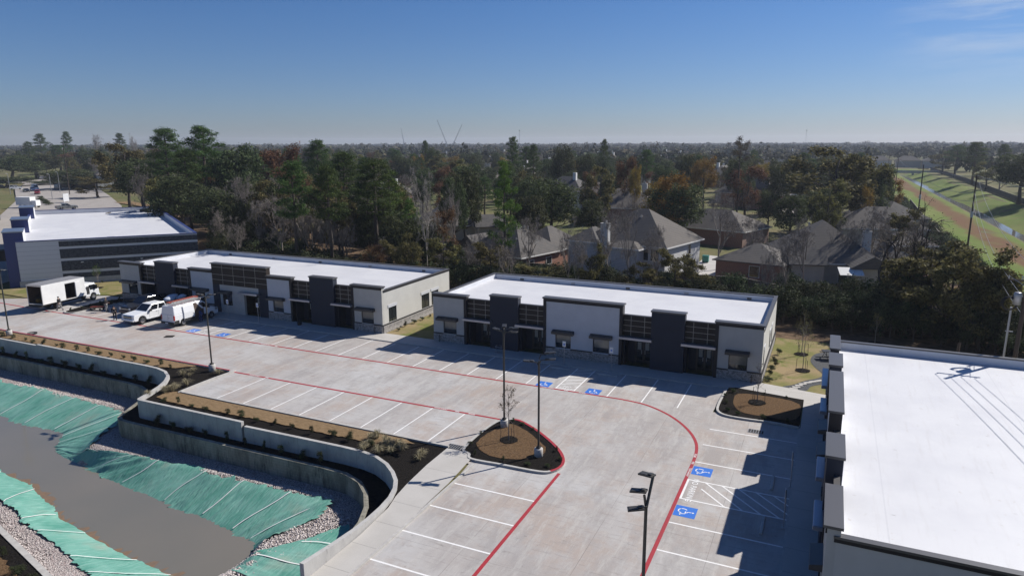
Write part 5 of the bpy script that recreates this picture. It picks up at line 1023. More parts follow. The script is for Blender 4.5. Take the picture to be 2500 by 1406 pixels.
def tree_proto(kind, seed):
    rnd = random.Random(seed); b = MB(); tips = []; leaves = None; bark = 'bark'
    if kind == 'oak':
        limbs(b, (0, 0, 0), (rnd.uniform(-.4, .4), rnd.uniform(-.4, .4), 7.5), .3, 9, rnd, 3.2, .3, .95, 2, tips)
        cl = []
        for i in range(30):
            a = i*2.39996; u = (i+.5)/30; z = 4.2+5.0*u; rr = 3.3*math.sqrt(max(.05, 1-((z-6.0)/4.1)**2))*rnd.uniform(.45, 1); s = rnd.uniform(.85, 1.6); cl.append((rr*math.cos(a), rr*math.sin(a), z+rnd.uniform(-.5, .4), s, s, s*.75))
        cl = cl+[(t.x, t.y, t.z, .8, .8, .6) for t in tips[::3]]; leaves = leaf_cloud(seed, cl, 8500, .17); m = 'leaf_oak'
    elif kind == 'olive':
        limbs(b, (0, 0, 0), (rnd.uniform(-.4, .4), rnd.uniform(-.4, .4), 8.4), .24, 16, rnd, 3.4, .22, .95, 3, tips)
        cl = [(t.x, t.y, t.z, *(rnd.uniform(.55, 1.1),)*2, rnd.uniform(.45, .8)) for t in tips]; leaves = leaf_cloud(seed, cl, 7600, .16, shell=.7); m = 'leaf_olive'
    elif kind in ('pine', 'bright_pine', 'pine_bare'):
        top = 20; b.tube([(0, 0, 0), (.15, -.1, 6), (-.1, .15, 12), (.1, .05, 17), (0, 0, 19.4)], [.34, .3, .22, .12, .04], 7); cl = []; z0 = {'pine': 9.5, 'bright_pine': 5.5, 'pine_bare': 13.0}[kind]; nb = 34 if kind != 'pine_bare' else 20
        for i in range(nb):
            u = (i+rnd.random()*.8)/nb; z = z0+(19.2-z0)*u; L_ = 4.0*(1-u**2.2*.75)*rnd.uniform(.5, 1)*(.75 if u < .12 else 1); a = i*2.39996+rnd.uniform(-.3, .3); e = Vector((math.cos(a)*L_, math.sin(a)*L_, z+L_*rnd.uniform(.1, .4))); b.tube([(0, 0, z), (e.x*.5, e.y*.5, z+.05*L_), e], [.07*(1.3-u), .045, .015], 4)
            if kind == 'pine_bare' and rnd.random() < .55: continue
            for k, f in enumerate((.55, .8, 1.02)):
                s = rnd.uniform(.65, 1.15)*(1.25-.3*u)*(.8 if f < .6 else 1); cl.append((e.x*f+rnd.uniform(-.3, .3), e.y*f+rnd.uniform(-.3, .3), z+(e.z-z)*f+.15, s, s, s*.62))
        cl.append((0, 0, 19.3, .8, .8, .8)); leaves = leaf_cloud(seed, cl, {'pine': 9500, 'bright_pine': 9500, 'pine_bare': 2200}[kind], .2, .3, .5); m = {'pine': 'leaf_pine', 'bright_pine': 'leaf_bright_pine', 'pine_bare': 'leaf_dry'}[kind]
    elif kind in ('rust', 'yellow'):
        limbs(b, (0, 0, 0), (.2, -.2, 8.8), .22, 18, rnd, 2.9, .25, .97, 3, tips); cl = [(t.x, t.y, t.z, *(rnd.uniform(.6, 1.15),)*3) for t in tips]; leaves = leaf_cloud(seed, cl, 6500, .13, shell=.65); m = 'leaf_'+kind
    elif kind in ('bare_tree', 'bare_white', 'dark_bare'):
        bark = {'bare_tree': 'twig', 'bare_white': 'pale_bark', 'dark_bare': 'bark'}[kind]; tw = []; crook = .35 if kind == 'dark_bare' else .1
        def grow(p, d, L_, r, lv):
            pts = [p]; q = p; dd = d.copy()
            for i in range(3): dd = (dd+Vector((rnd.uniform(-1, 1), rnd.uniform(-1, 1), rnd.uniform(-.5, 1)))*(crook+.05*lv)).normalized(); q = q+dd*L_/3; pts.append(q)
            b.tube(pts, [r, r*.85, r*.72, r*.55], 6 if lv < 2 else 3, caps=False)
            if lv >= (4 if kind != 'dark_bare' else 4): tw.append((q, dd, L_)); return
            for k in range({0: 5, 1: 4, 2: 3, 3: 3}[lv]):
                t = rnd.uniform(.35, 1); o = pts[min(2, int(t*3))].lerp(pts[min(3, int(t*3)+1)], t*3-int(t*3)); a = rnd.uniform(0, 2*PI); sp = rnd.uniform(.45, .9)*(1.25 if kind == 'dark_bare' else 1)
                perp = dd.orthogonal().normalized(); perp = Matrix.Rotation(a, 3, dd) @ perp; nd = (dd*(1-sp*.45)+perp*sp+Vector((0, 0, .18))).normalized(); grow(o, nd, L_*rnd.uniform(.55, .8), r*rnd.uniform(.38, .55), lv+1)
        grow(Vector((0, 0, 0)), Vector((0, 0, 1)), 5.2 if kind != 'dark_bare' else 4.2, .23 if kind != 'dark_bare' else .42, 0)
        if kind != 'dark_bare': b.tube([(0, 0, 4.6), (.1, 0, 7.2), (0, .1, 9.6)], [.14, .08, .02], 5)
        cl = [(q.x, q.y, q.z, .55, .55, .5) for q, _, _ in tw]
        if kind == 'dark_bare': leaves = leaf_cloud(seed, cl, 900, .05); m = 'leaf_dry'
        else: v, f = leaf_cloud(seed, cl, 4200, .3, .06, .8); leaves = (v, f); m = bark
    return b, bark, leaves, m
KINDNAME = dict(oak='oak_tree', olive='deciduous_tree', pine='pine_tree', bright_pine='pine_tree', pine_bare='pine_tree', rust='rust_tree', yellow='yellow_tree', bare_tree='bare_tree', bare_white='bare_tree', dark_bare='bare_tree')
PROTO = {}
def get_proto(kind, k):
    nv = dict(oak=4, olive=3, pine=4, bare_tree=4).get(kind, 2 if kind in ('rust', 'yellow', 'bright_pine') else 1); k = k % nv
    if (kind, k) not in PROTO:
        b, bark, lv, m = tree_proto(kind, 100+k*17+len(kind)); H0 = 20 if 'pine' in kind else 10
        allz = max(lv[0][:, 2].max(), max(q[2] for q in b.v)); rr = np.percentile(np.hypot(lv[0][:, 0], lv[0][:, 1]), 96); PROTO[(kind, k)] = (b.mesh('trunk', bark, True), raw_mesh('crown', lv[0], lv[1], m, link=False), allz, rr)
    return PROTO[(kind, k)]
def plant_tree(kind, x, y, h, r, label, group, k=0, z=-.05):
    tm, cm, H0, R0 = get_proto(kind, k); s = r/R0; R = empty(KINDNAME[kind], (x, y, z), (x*1.7+y*.9) % 6.28, label, 'tree', group, (s, s, h/H0))
    for nm, me in (('trunk', tm), ('branches' if 'bare' in kind and kind != 'pine_bare' else 'crown', cm)):
        o = bpy.data.objects.new(nm, me); COL.objects.link(o); o.parent = R
    return R
for i, (kd, x, y, h, r, lab) in enumerate(TREES): plant_tree(kd, x, y, h, r*(1.15 if kd in ("olive", "oak") else 1.0), lab, None, i)
KL = dict(oak='dark green broad-leaved tree', olive='thin olive brown tree', pine='dark pine with bare lower trunk', bare_tree='leafless grey tree', rust='rust brown tree', yellow='yellowing tree')
def fill(poly, n, mix, hr, where, seed, avoid=(), zoff=-.05, sep=3.0):
    rnd = random.Random(seed); xs_ = [p[0] for p in poly]; ys_ = [p[1] for p in poly]; done = []; tries = 0
    kinds = [k for k, w in mix for _ in range(w)]
    while len(done) < n and tries < n*60:
        tries += 1; x = rnd.uniform(min(xs_), max(xs_)); y = rnd.uniform(min(ys_), max(ys_))
        if not bool(pip(np.array([x]), np.array([y]), poly)[0]): continue
        if any((x-a)**2+(y-c)**2 < sep*sep for a, c in done) or any((x-a)**2+(y-c)**2 < q*q for a, c, q in avoid): continue
        done.append((x, y)); kd = rnd.choice(kinds); h = rnd.uniform(*hr)*(1.25 if kd == 'pine' else 1); r = h*rnd.uniform(.26, .36)*(.62 if kd == 'pine' else .85 if kd == 'bare_tree' else 1)
        lab = KL[kd]+' '+where; plant_tree(kd, x, y, h, r, lab, lab, rnd.randrange(4), zoff)
HOUSES = [(o.location.x, o.location.y, 9.0) for o in bpy.data.objects if o.get('category') == 'house' and not o.parent]
WOOD = [(-60, 30), (-66, 30), (-104, 63), (-125, 78), (-160, 92), (-172, 125), (-120, 112), (-82, 86), (-62, 62), (-38, 47), (-38, 31)]
fill(WOOD, 95, [('oak', 5), ('pine', 3), ('bare_tree', 7), ('olive', 6), ('rust', 1)], (8, 14.5), 'in the wood behind the long shop block', 5, HOUSES[:12], sep=3.6)
fill([(-38, 28), (-38, 46), (-32, 44), (-24, 40), (-14, 40), (-14, 30)], 18, [('bare_tree', 8), ('olive', 3), ('oak', 3), ('rust', 1)], (5, 9.5), 'behind the gap between the shop blocks', 6, sep=2.4)
fill([(-90, 90), (-45, 95), (-30, 75), (35, 72), (38, 135), (36, 330), (-230, 330), (-150, 150)], 185, [('oak', 8), ('olive', 4), ('pine', 2), ('rust', 1), ('yellow', 1), ('bare_tree', 2)], (9, 15), 'among the neighbourhood roofs', 8, [(a, c, q*.95) for a, c, q in HOUSES]+[(10, 170, 8), (9, 190, 8), (8, 215, 8), (6, 60, 9)], sep=6.5)
fill([(-190, 112), (-260, 150), (-330, 190), (-520, 260), (-620, 380), (-330, 380), (-170, 300), (-130, 140)], 95, [('oak', 8), ('olive', 5), ('pine', 3), ('rust', 2), ('bare_tree', 1)], (11, 18), 'beyond the road junction', 9, [(-276, 162, 14), (-250, 126, 10), (-290, 140, 14)], sep=8)
fill([(79, 60), (82, 220), (88, 420), (92, 530), (190, 530), (190, 60)], 70, [('oak', 6), ('olive', 5), ('pine', 2), ('bare_tree', 6)], (9, 15), 'beyond the canal', 10, sep=6.5)
# low evergreen scrub: bushes with their own place
def bush_mesh(seed):
    rnd = random.Random(seed); cl = []
    for i in range(12): a = rnd.uniform(0, 2*PI); q = rnd.uniform(0, .75); cl.append((q*math.cos(a), q*math.sin(a), rnd.uniform(.35, 1.35), *(rnd.uniform(.32, .55),)*2, rnd.uniform(.28, .5)))
    v, f = leaf_cloud(seed, cl, 2600, .055, .5, .6); return raw_mesh('foliage', v, f, 'leaf_bush', link=False)
BUSH = [bush_mesh(i) for i in range(3)]; BST = MB().tube([(0, 0, 0), (.05, 0, .6), (0, .05, 1.2)], [.05, .04, .02], 5).tube([(0, 0, .2), (.4, .2, 1.0)], [.03, .01], 4).tube([(0, 0, .3), (-.3, -.3, 1.0)], [.03, .01], 4).mesh('stem', 'bark')
def bush(x, y, s, h, label, group, k, name='bush', z=0):
    R = empty(name, (x, y, z), k*1.3, label, 'bush', group, (s, s, h/1.75))
    for nm, me in (('foliage', BUSH[k % 3]), ('stem', BST)): o = bpy.data.objects.new(nm, me); COL.objects.link(o); o.parent = R
def scrub(poly, n, s, h, where, seed, sep=1.5):
    rnd = random.Random(seed); done = []; t = 0; xs_ = [p[0] for p in poly]; ys_ = [p[1] for p in poly]
    while len(done) < n and t < n*80:
        t += 1; x = rnd.uniform(min(xs_), max(xs_)); y = rnd.uniform(min(ys_), max(ys_))
        if not bool(pip(np.array([x]), np.array([y]), poly)[0]) or any((x-a)**2+(y-c)**2 < sep*sep for a, c in done): continue
        done.append((x, y)); bush(x, y, rnd.uniform(*s), rnd.uniform(*h), 'dark evergreen bush '+where, 'evergreen bushes '+where, rnd.randrange(3))
scrub([(-66, 29), (-101, 60), (-95, 64), (-60, 40), (-36, 33), (-36, 28)], 62, (1.8, 3.2), (2.5, 5), 'at the foot of the wood', 31, 2.0)
scrub([(-34, 30), (-33, 43), (-12, 41), (-8, 37), (12, 36), (13, 31), (-5, 27), (-14, 27)], 60, (1.5, 2.6), (2.4, 4.6), 'behind the grey shop block', 32, 1.9)
scrub([(15, 30), (18, 41), (40, 33), (41, 23), (30, 27)], 62, (1.6, 2.8), (2.8, 5.4), 'in the thicket beyond the garden', 33, 1.7)
scrub([(40, 34), (42, 34), (41.6, 200), (39, 200)], 60, (1.5, 2.6), (1.8, 3.6), 'along the canal fence', 34, 2.4)
# far wood: one mass to the skyline
def far_wood():
    r = np.random.RandomState(3); V = []; cnt = 0; N = 5200
    t = r.rand(N); d = 330*(9.5**(t**.85)); az = np.radians(-24.75+r.uniform(-41, 40, N)); x = 21.6+d*np.sin(az); y = -49.5+d*np.cos(az); ok = ~((x > 40) & (x < 84) & (y < 560)) & (y > 325) & ~((d < 900) & (r.rand(N) < .6)); x, y, d = x[ok], y[ok], d[ok]
    n = 46
    R_ = np.clip(d*.011, 5, 26)*r.uniform(.7, 1.2, len(x)); h = r.uniform(9, 15, len(x)); tall = r.rand(len(x)) < .07; h[tall] = r.uniform(17, 22, tall.sum()); R_[tall] *= .42
    for i in range(len(x)):
        u = r.normal(size=(n, 3)); u /= np.linalg.norm(u, axis=1)[:, None]; u[:, 2] = np.abs(u[:, 2])*1.0-.15; p = u*np.array([R_[i], R_[i], h[i]*.45])*r.uniform(.75, 1.05, (n, 1))+np.array([x[i], y[i], h[i]*.55]); nr = u+r.normal(size=(n, 3))*.45; nr /= np.linalg.norm(nr, axis=1)[:, None]; tt = np.cross(nr, r.normal(size=(n, 3))); tt /= np.linalg.norm(tt, axis=1)[:, None]; bb = np.cross(nr, tt); s = (R_[i]*.22+.35)*r.uniform(.6, 1.3, (n, 1))
        V.append(np.stack([p-tt*s, p-bb*s*.7, p+tt*s, p+bb*s*.7], 1).reshape(-1, 3))
    v = np.concatenate(V); o = raw_mesh('distant_woods', v, np.arange(len(v)).reshape(-1, 4), 'leaf_far'); tag(o, 'distant woods running to the skyline', 'woods', kind='stuff')
mat('leaf_far', (.030, .045, .020), .85, (.085, .062, .034), .012, detail=3, isl=.5, lo=.38, hi=.7, spec=.1)
far_wood()
# ---- young staked trees
def young_tree(x, y, h, label, seed, stakes=True, leafm='leaf_olive', nleaf=420, z=.09):
    rnd = random.Random(seed); R = empty('young_tree', (x, y, z), seed, label, 'tree'); b = MB(); b.tube([(0, 0, 0), (.02, 0, h*.5), (0, .02, h)], [.035, .025, .008], 6); tips = []
    for k in range(26):
        t = rnd.uniform(.38, .97); a = k*2.4; L_ = h*.2*(1.2-t)*rnd.uniform(.6, 1.1)+.12; e = Vector((math.cos(a)*L_, math.sin(a)*L_, h*t+L_*1.3)); b.tube([(0, 0, h*t), e], [.011, .003], 3); tips.append(e)
        for _ in range(2): f = e+Vector((rnd.uniform(-.2, .2), rnd.uniform(-.2, .2), rnd.uniform(0, .3))); b.tube([(e*.7+Vector((0, 0, h*t*.3))), f], [.006, .002], 3); tips.append(f)
    b.obj('trunk', 'twig', R); v, f = leaf_cloud(seed, [(p.x, p.y, p.z, .16, .16, .16) for p in tips], nleaf, .035, .6, .8); o = raw_mesh('crown', v, f, leafm); o.parent = R
    if stakes:
        for k in range(3):
            a = k*2.094+.4; MB().tube([(math.cos(a)*.55, math.sin(a)*.55, 0), (math.cos(a)*.52, math.sin(a)*.52, 1.1)], .02, 5).obj('stake', 'wood_pole', R); MB().tube([(math.cos(a)*.52, math.sin(a)*.52, 1.0), (0, 0, 1.45)], .006, 3).obj('tie_wire', 'wire', R)
    tree_ring(x, y, .62, z+.05)
for i, (x, y, h, lab, lf, nl) in enumerate([(3.5, -10.7, 3.3, 'pale leafed young tree in the triangular kerbed island', 'leaf_dry', 700), (17.8, 3.2, 2.7, 'thin young tree in the bed at the end of the stalls', 'leaf_dry', 150), (20.6, 12.9, 3.9, 'staked young tree in the garden, closer to the stepping stones', 'leaf_olive', 420), (20.3, 17.9, 3.9, 'staked young tree at the back of the garden by the dark thicket', 'leaf_olive', 500),
                                      (-69.1, 11.3, 2.9, 'young yellow green tree in front of the block building bands', 'leaf_bright_pine', 800), (-80.9, 10.0, 2.6, 'young sparse tree before the pale corner of the block building', 'leaf_olive', 400), (26.7, 24.9, 2.7, 'small yellow green sapling against the dark thicket', 'leaf_olive', 900)]):
    young_tree(x, y, h, lab, i+3, i in (0, 1, 2, 3), lf, nl, .1 if i < 2 else .03)
# ---- shrubs, ornamental grasses
def shrub_at(pts, s, h, z, where, seed):
    rnd = random.Random(seed)
    for i, (x, y) in enumerate(pts): bush(x+rnd.uniform(-.25, .25)*(s < .5), y, s*rnd.uniform(.55, 1.2), h*rnd.uniform(.55, 1.2), 'small young shrub '+where, 'young shrubs '+where, rnd.randrange(3), 'shrub', z)
shrub_at([(-54.6+i*1.62, -9.15+.1*((i*7) % 3)) for i in range(16)], .3, .62, .0, 'in the straw strip along the upper retaining wall', 1)
shrub_at([(-24+i*1.62, -15.1+.12*((i*5) % 3)) for i in range(13)], .3, .6, .0, 'between the retaining wall and the lower stall row', 2)
shrub_at([(-56+i*1.9, -10.62) for i in range(14)]+[(-23+i*1.75, -16.55) for i in range(10)], .32, .85, -1.17, 'on the planting ledge between the two walls', 3)
shrub_at([(-18.2, -30.5), (-16.2, -31.0), (-14.3, -31.6), (-12.2, -32.0), (-20.5, -29.9)], .38, .75, -1.8, 'in the low planter by the pale gravel', 4)
shrub_at([(1.75, -8.1), (2.4, -7.8), (3.2, -7.95), (4.1, -8.5), (1.55, -10.5), (1.6, -12.2), (2.5, -13.6), (4.6, -13.6), (6.2, -13.5), (6.9, -10.9), (7.4, -12.0), (7.3, -13.2)], .2, .3, .1, 'round the edge of the triangular island', 5)
shrub_at([(15.7, 4.8), (15.65, 3.6), (15.7, 2.2), (15.9, .6), (17, .1), (18.6, .1), (20.2, .1), (18.2, 5.25), (19.6, 5.1)], .25, .4, .08, 'in the dark bed at the end of the stalls', 6)
shrub_at([(-59.3, 1.0), (-59.2, 2.2), (-59.2, 3.4), (-59.1, 4.6), (-59.1, 5.8), (-59.2, 7.1)], .28, .45, .09, 'in the kerbed bed between truck and pickups', 7)
shrub_at([(18.3, 8.9), (18.4, 10.3), (18.3, 11.8), (18.4, 13.2), (18.3, 15), (18.4, 17)], .35, .7, .03, 'along the flank of the grey shop block', 8)
shrub_at([(-18.8, 9.6), (-18.8, 11.2), (-18.8, 12.8), (-18.8, 14.4), (-18.8, 16)], .3, .6, .03, 'along the stone base by the garden strip', 9)
shrub_at([(-77.6+i*1.9, 7.2+i*2.15) for i in range(7)], .3, .5, .03, 'in front of the block building', 10)
shrub_at([(-233+i*3.2, 104-i*1.6) for i in range(8)], 1.6, 1.5, 0, 'in the clipped hedge at the road junction', 11)
def tuft_mesh(seed):
    r = np.random.RandomState(seed); n = 110; a = r.uniform(0, 2*PI, n); L_ = r.uniform(.35, .75, n); sp = r.uniform(.05, .55, n); b0 = np.stack([np.cos(a)*.05, np.sin(a)*.05, np.zeros(n)], 1); mid = np.stack([np.cos(a)*sp*.55, np.sin(a)*sp*.55, L_*.75], 1); tip = np.stack([np.cos(a)*sp*1.15, np.sin(a)*sp*1.15, L_*(.95-sp*.6)], 1); w = np.stack([-np.sin(a), np.cos(a), 0*a], 1)*.011
    v = np.stack([b0-w, b0+w, mid+w, mid-w, mid-w, mid+w, tip+w*.2, tip-w*.2], 1).reshape(-1, 3); return raw_mesh('grass_tuft', v, np.arange(8*n).reshape(-1, 4), 'leaf_tuft', link=False)
mat('leaf_tuft', (.30, .26, .16), .9, isl=.5, transl=.2)
TUFT = [tuft_mesh(i) for i in range(2)]
rnd_ = random.Random(12)
for i in range(34):
    if i < 20: x, y = rnd_.uniform(-5.2, -.3), rnd_.uniform(-15.8, -13.9); w = 'between the curved wall and the footpath'
    else: x, y = rnd_.uniform(-28, -25), rnd_.uniform(-14.8, -8.6); w = 'in the dark bed inside the wall bend'
    if i < 20 and x > -2: y = rnd_.uniform(-18.0, -14.2)
    if i < 20 and (x > -.1 or (x > -2 and y < -16.2 and x < (-(y+16.2)*.55-1.0))): x = -.6; y = rnd_.uniform(-16.5, -14.5)
    if i >= 20 and y < -11 and x < -26: x = rnd_.uniform(-25.9, -25); 
    o = bpy.data.objects.new('ornamental_grass', TUFT[i % 2]); COL.objects.link(o); o.location = (x, y, .0); s = rnd_.uniform(.6, 1.15); o.scale = (s, s, s); o.rotation_euler = (0, 0, i); tag(o, 'dry ornamental grass tuft '+w, 'grass tuft', 'ornamental grass tufts '+w)
# ================================================================ LIGHT POLES
def light_pole(x, y, label, h=6.6, rz=0, heads=((0, 0), (1, 0), (2, 0)), ped=.62, pr=.28, arm=1.0, col='dark_metal'):
    """square-section look pole on a round concrete pedestal; heads: (angle, z offset, reach)"""
    R = empty('light_pole', (x, y, 0), rz, label, 'light pole', 'parking lot light poles'); MB().tube([(0, 0, -.1), (0, 0, ped-.03), (0, 0, ped)], [pr, pr, pr-.03], 20).obj('pedestal', 'kerb_concrete', R, True)
    b = MB(); b.box(-.12, .12, -.12, .12, ped, ped+.12); b.tube([(0, 0, ped+.12), (0, 0, h)], [.072, .062], 10); b.obj('pole', col, R)
    b = MB()
    for a, dz, rch in heads: c, s = math.cos(a), math.sin(a); b.tube([(0, 0, h+dz-.35), (c*.12, s*.12, h+dz-.05), (c*rch, s*rch, h+dz)], .035, 6)
    b.obj('arm', col, R)
    for a, dz, rch in heads:
        c, s = math.cos(a), math.sin(a); o = MB().box(-.05, .62, -.15, .15, -.035, .03).box(-.02, .2, -.12, .12, .03, .075).obj('lamp_head', col, R, bevel=.015); o.location = (c*rch, s*rch, h+dz+.02); o.rotation_euler = (0, D2(-6), a); MB().box(.2, .58, -.12, .12, -.042, -.036).obj('lens', 'head_glass', o)
    return R
light_pole(2.25, -8.75, 'black light pole in the tip of the triangular island, behind the young tree', 6.85, heads=((PI*.9, .1, .35), (PI*.62, .28, .3), (-.1, .12, .45), (.35, .3, .4)))
light_pole(6.18, -12.0, 'black light pole in the broad end of the triangular island', 6.35, heads=((PI*1.12, -.05, .35), (.25, .1, .4), (.55, .45, .4)))
light_pole(-26.25, -8.15, 'grey light pole in the dark bed by the wall bend', 6.7, heads=((PI, .05, .35), (.3, .1, .3), (-.5, 0, .6)), col='bronze_metal')
light_pole(-54.6, -8.55, 'grey light pole at the far end of the straw strip', 6.9, heads=((PI, 0, .2), (.1, 0, .2), (-.8, -.1, .35)), col='bronze_metal')
P5 = light_pole(16.48, -26.75, 'closest light pole, rising over the accessible stall and cut by the frame', 6.6, heads=(), ped=.6, col='bronze_metal')
b = MB(); b.tube([(0, 0, 6.45), (.05, .25, 7.0), (.1, .5, 7.55)], .055, 7).tube([(-.02, .1, 6.45), (-.08, .0, 7.0)], .05, 7); b.obj('arm', 'bronze_metal', P5)
for (px, py, pz, a) in ((.08, .5, 7.55, 2.75), (-.06, .08, 7.12, 3.15), (-.1, -.05, 6.52, 3.5)):
    o = MB().box(-.05, .56, -.15, .15, -.035, .03).box(0, .17, -.08, .08, .03, .08).box(.2, .5, -.12, .12, .031, .045).obj('lamp_head', 'bronze_metal', P5, bevel=.02); o.location = (px, py, pz); o.rotation_euler = (0, D2(8), a); MB().box(.2, .5, -.12, .12, -.044, -.037).obj('lens', 'head_glass', o)
# ================================================================ SIGNS
def parking_sign(x, y, rz, label, h=2.15):
    R = empty('parking_sign', (x, y, .09), rz, label, 'sign', 'accessible parking signs'); MB().tube([(0, 0, 0), (0, 0, h-.02)], .03, 8).box(-.09, .09, -.09, .09, 0, .02).obj('post', 'galvanised', R)
    o = MB().box(-.16, .16, -.05, -.03, h-.5, h).obj('sign_panel', 'white_paint', R, bevel=.004); MB().box(-.075, .075, -.057, -.053, h-.36, h-.2).obj('sign_symbol', 'blue_paint', o)
    w = MB(); w.box(-.012, .0, -.06, -.058, h-.31, h-.24); w.box(-.012, .03, -.06, -.058, h-.31, h-.295); w.obj('wheelchair_symbol', 'white_paint', o)
for x, y, r, l in ((1.2, 5.92, 0, 'white parking sign in front of the window beside the double doors'), (5.55, 5.85, 0, 'white parking sign in front of the window with the blue reflection'), (-39.36, 6.1, 0, 'white parking sign closer to the van'), (-34.94, 6.15, 0, 'white parking sign between the door canopy and the black drum'),
                  (20.87, -9.73, -PI/2, 'thin sign post beside the upper wheel stop by the east block'), (20.8, -14.47, -PI/2, 'thin sign post at the lower end of the striped aisle by the east block')): parking_sign(x, y, r, l)
def wheel_stop(x, y, rz, label):
    o = MB().xprism([(-.09, 0), (-.06, .11), (.06, .11), (.09, 0)], -.9, .9).obj('wheel_stop', 'kerb_concrete', bevel=.012); o.location = (x, y, 0); o.rotation_euler = (0, 0, rz); tag(o, label, 'wheel stop', 'concrete wheel stops')
wheel_stop(1.2, 4.85, 0, 'concrete wheel stop in the stall before the double doors'); wheel_stop(5.5, 4.86, 0, 'concrete wheel stop in the stall right after the striped aisle'.replace('right ', 'just ')); wheel_stop(19.9, -9.6, PI/2, 'concrete wheel stop in the shaded stall above the striped aisle'); wheel_stop(19.8, -14.6, PI/2, 'concrete wheel stop in the shaded stall below the striped aisle')
def grate(x, y, rz, label, m='dark_metal', s=(1.0, .55)):
    R = empty('drain_grate', (x, y, .004), rz, label, 'drain grate', 'storm drain grates'); MB().box(-s[0]/2, s[0]/2, -s[1]/2, s[1]/2, 0, .004).obj('drain_opening', 'rubber', R); b = MB()
    for k in range(7): u = -s[0]/2+s[0]*k/6; b.box(u-.02, u+.02, -s[1]/2, s[1]/2, .005, .02)
    b.box(-s[0]/2, s[0]/2, -s[1]/2-.03, -s[1]/2, .005, .02); b.box(-s[0]/2, s[0]/2, s[1]/2, s[1]/2+.03, .005, .02); b.obj('grate_bars', m, R)
grate(18.27, -2.22, 0, 'slotted drain grate in the sunlit stall by the east island', 'galvanised'); grate(.6, -12.85, 0, 'slotted drain grate in the lot corner at the top of the footpath', 'galvanised'); grate(-39.2, -1.9, .5, 'rusty square drain grate in the aisle before the parked van', 'brown_panel', (.9, .7))
mat('grey_roof', (.20, .20, .21), .8)
# ================================================================ VEHICLES  (x forward, y to the left, z up)
def wheel(par, x, y, r, w=.24, rim='chrome'):
    o = MB().tube([(x, y-w/2, r), (x, y-w/2+.03, r), (x, y+w/2-.03, r), (x, y+w/2, r)], [r*.93, r, r, r*.93], 22).obj('wheel', 'rubber', par, True); s = 1 if y > 0 else -1
    MB().tube([(x, y+s*(w/2-.02), r), (x, y+s*(w/2+.008), r)], [r*.62, r*.56], 16).obj('rim', rim, o); b = MB()
    for k in range(8): a = k*PI/4; b.obox((x+math.cos(a)*r*.36, y+s*(w/2+.012), r+math.sin(a)*r*.36), (.06, .012, .05))
    b.obj('hub_holes', 'black_plastic', o); return o
def frustum(xb0, xb1, xt0, xt1, z0, z1, wb, wt): return [(xb0, -wb, z0), (xb1, -wb, z0), (xb1, wb, z0), (xb0, wb, z0), (xt0, -wt, z1), (xt1, -wt, z1), (xt1, wt, z1), (xt0, wt, z1)]
FB = [(3, 2, 1, 0), (4, 5, 6, 7), (0, 1, 5, 4), (1, 2, 6, 5), (2, 3, 7, 6), (3, 0, 4, 7)]
def glass_on(v, face, u0, u1, t0, t1, off=.008):
    """a pane lying on one side of a frustum: face 'r','l','f','b'"""
    q = dict(r=(0, 1, 5, 4), l=(3, 2, 6, 7), f=(1, 2, 6, 5), b=(0, 3, 7, 4))[face]; A, B, C_, D_ = [Vector(v[i]) for i in q]; P = lambda u, t: A.lerp(B, u).lerp(D_.lerp(C_, u), t); n = (B-A).cross(D_-A).normalized()
    cen = sum((Vector(p) for p in v), Vector())/8
    if n.dot(A-cen) < 0: n = -n
    pts = [P(u0, t0), P(u1, t0), P(u1, t1), P(u0, t1)] if not hasattr(u0, '__len__') else [P(u0[0], t0), P(u1[0], t0), P(u1[1], t1), P(u0[1], t1)]; b = MB(); b.add([p+n*off for p in pts]+[p-n*.01 for p in pts], [(0, 1, 2, 3), (7, 6, 5, 4), (0, 4, 5, 1), (1, 5, 6, 2), (2, 6, 7, 3), (3, 7, 4, 0)]); return b
def side_body(prof, w, arches=(), r=.4):
    """closed x-z outline with wheel arches let into its lower edge, extruded to the car's width"""
    pts = []
    for i, p in enumerate(prof):
        pts.append(p); q = prof[(i+1) % len(prof)]
        if abs(p[1]-q[1]) < 1e-6 and p[1] == min(z for _, z in prof):
            d = 1 if q[0] > p[0] else -1
            for ax in sorted(arches, key=lambda a: a*d):
                if min(p[0], q[0]) < ax-r and ax+r < max(p[0], q[0]):
                    for k in range(9): t = PI-k*PI/8 if d > 0 else k*PI/8; pts.append((ax+r*math.cos(t), p[1]+max(0, r*math.sin(t))*.98))
    n = len(pts); b = MB(); b.add([(x, -w, z) for x, z in pts]+[(x, w, z) for x, z in pts], [tuple(range(n)), tuple(range(2*n-1, n-1, -1))]+[(i, n+i, n+(i+1) % n, (i+1) % n) for i in range(n)]); return b
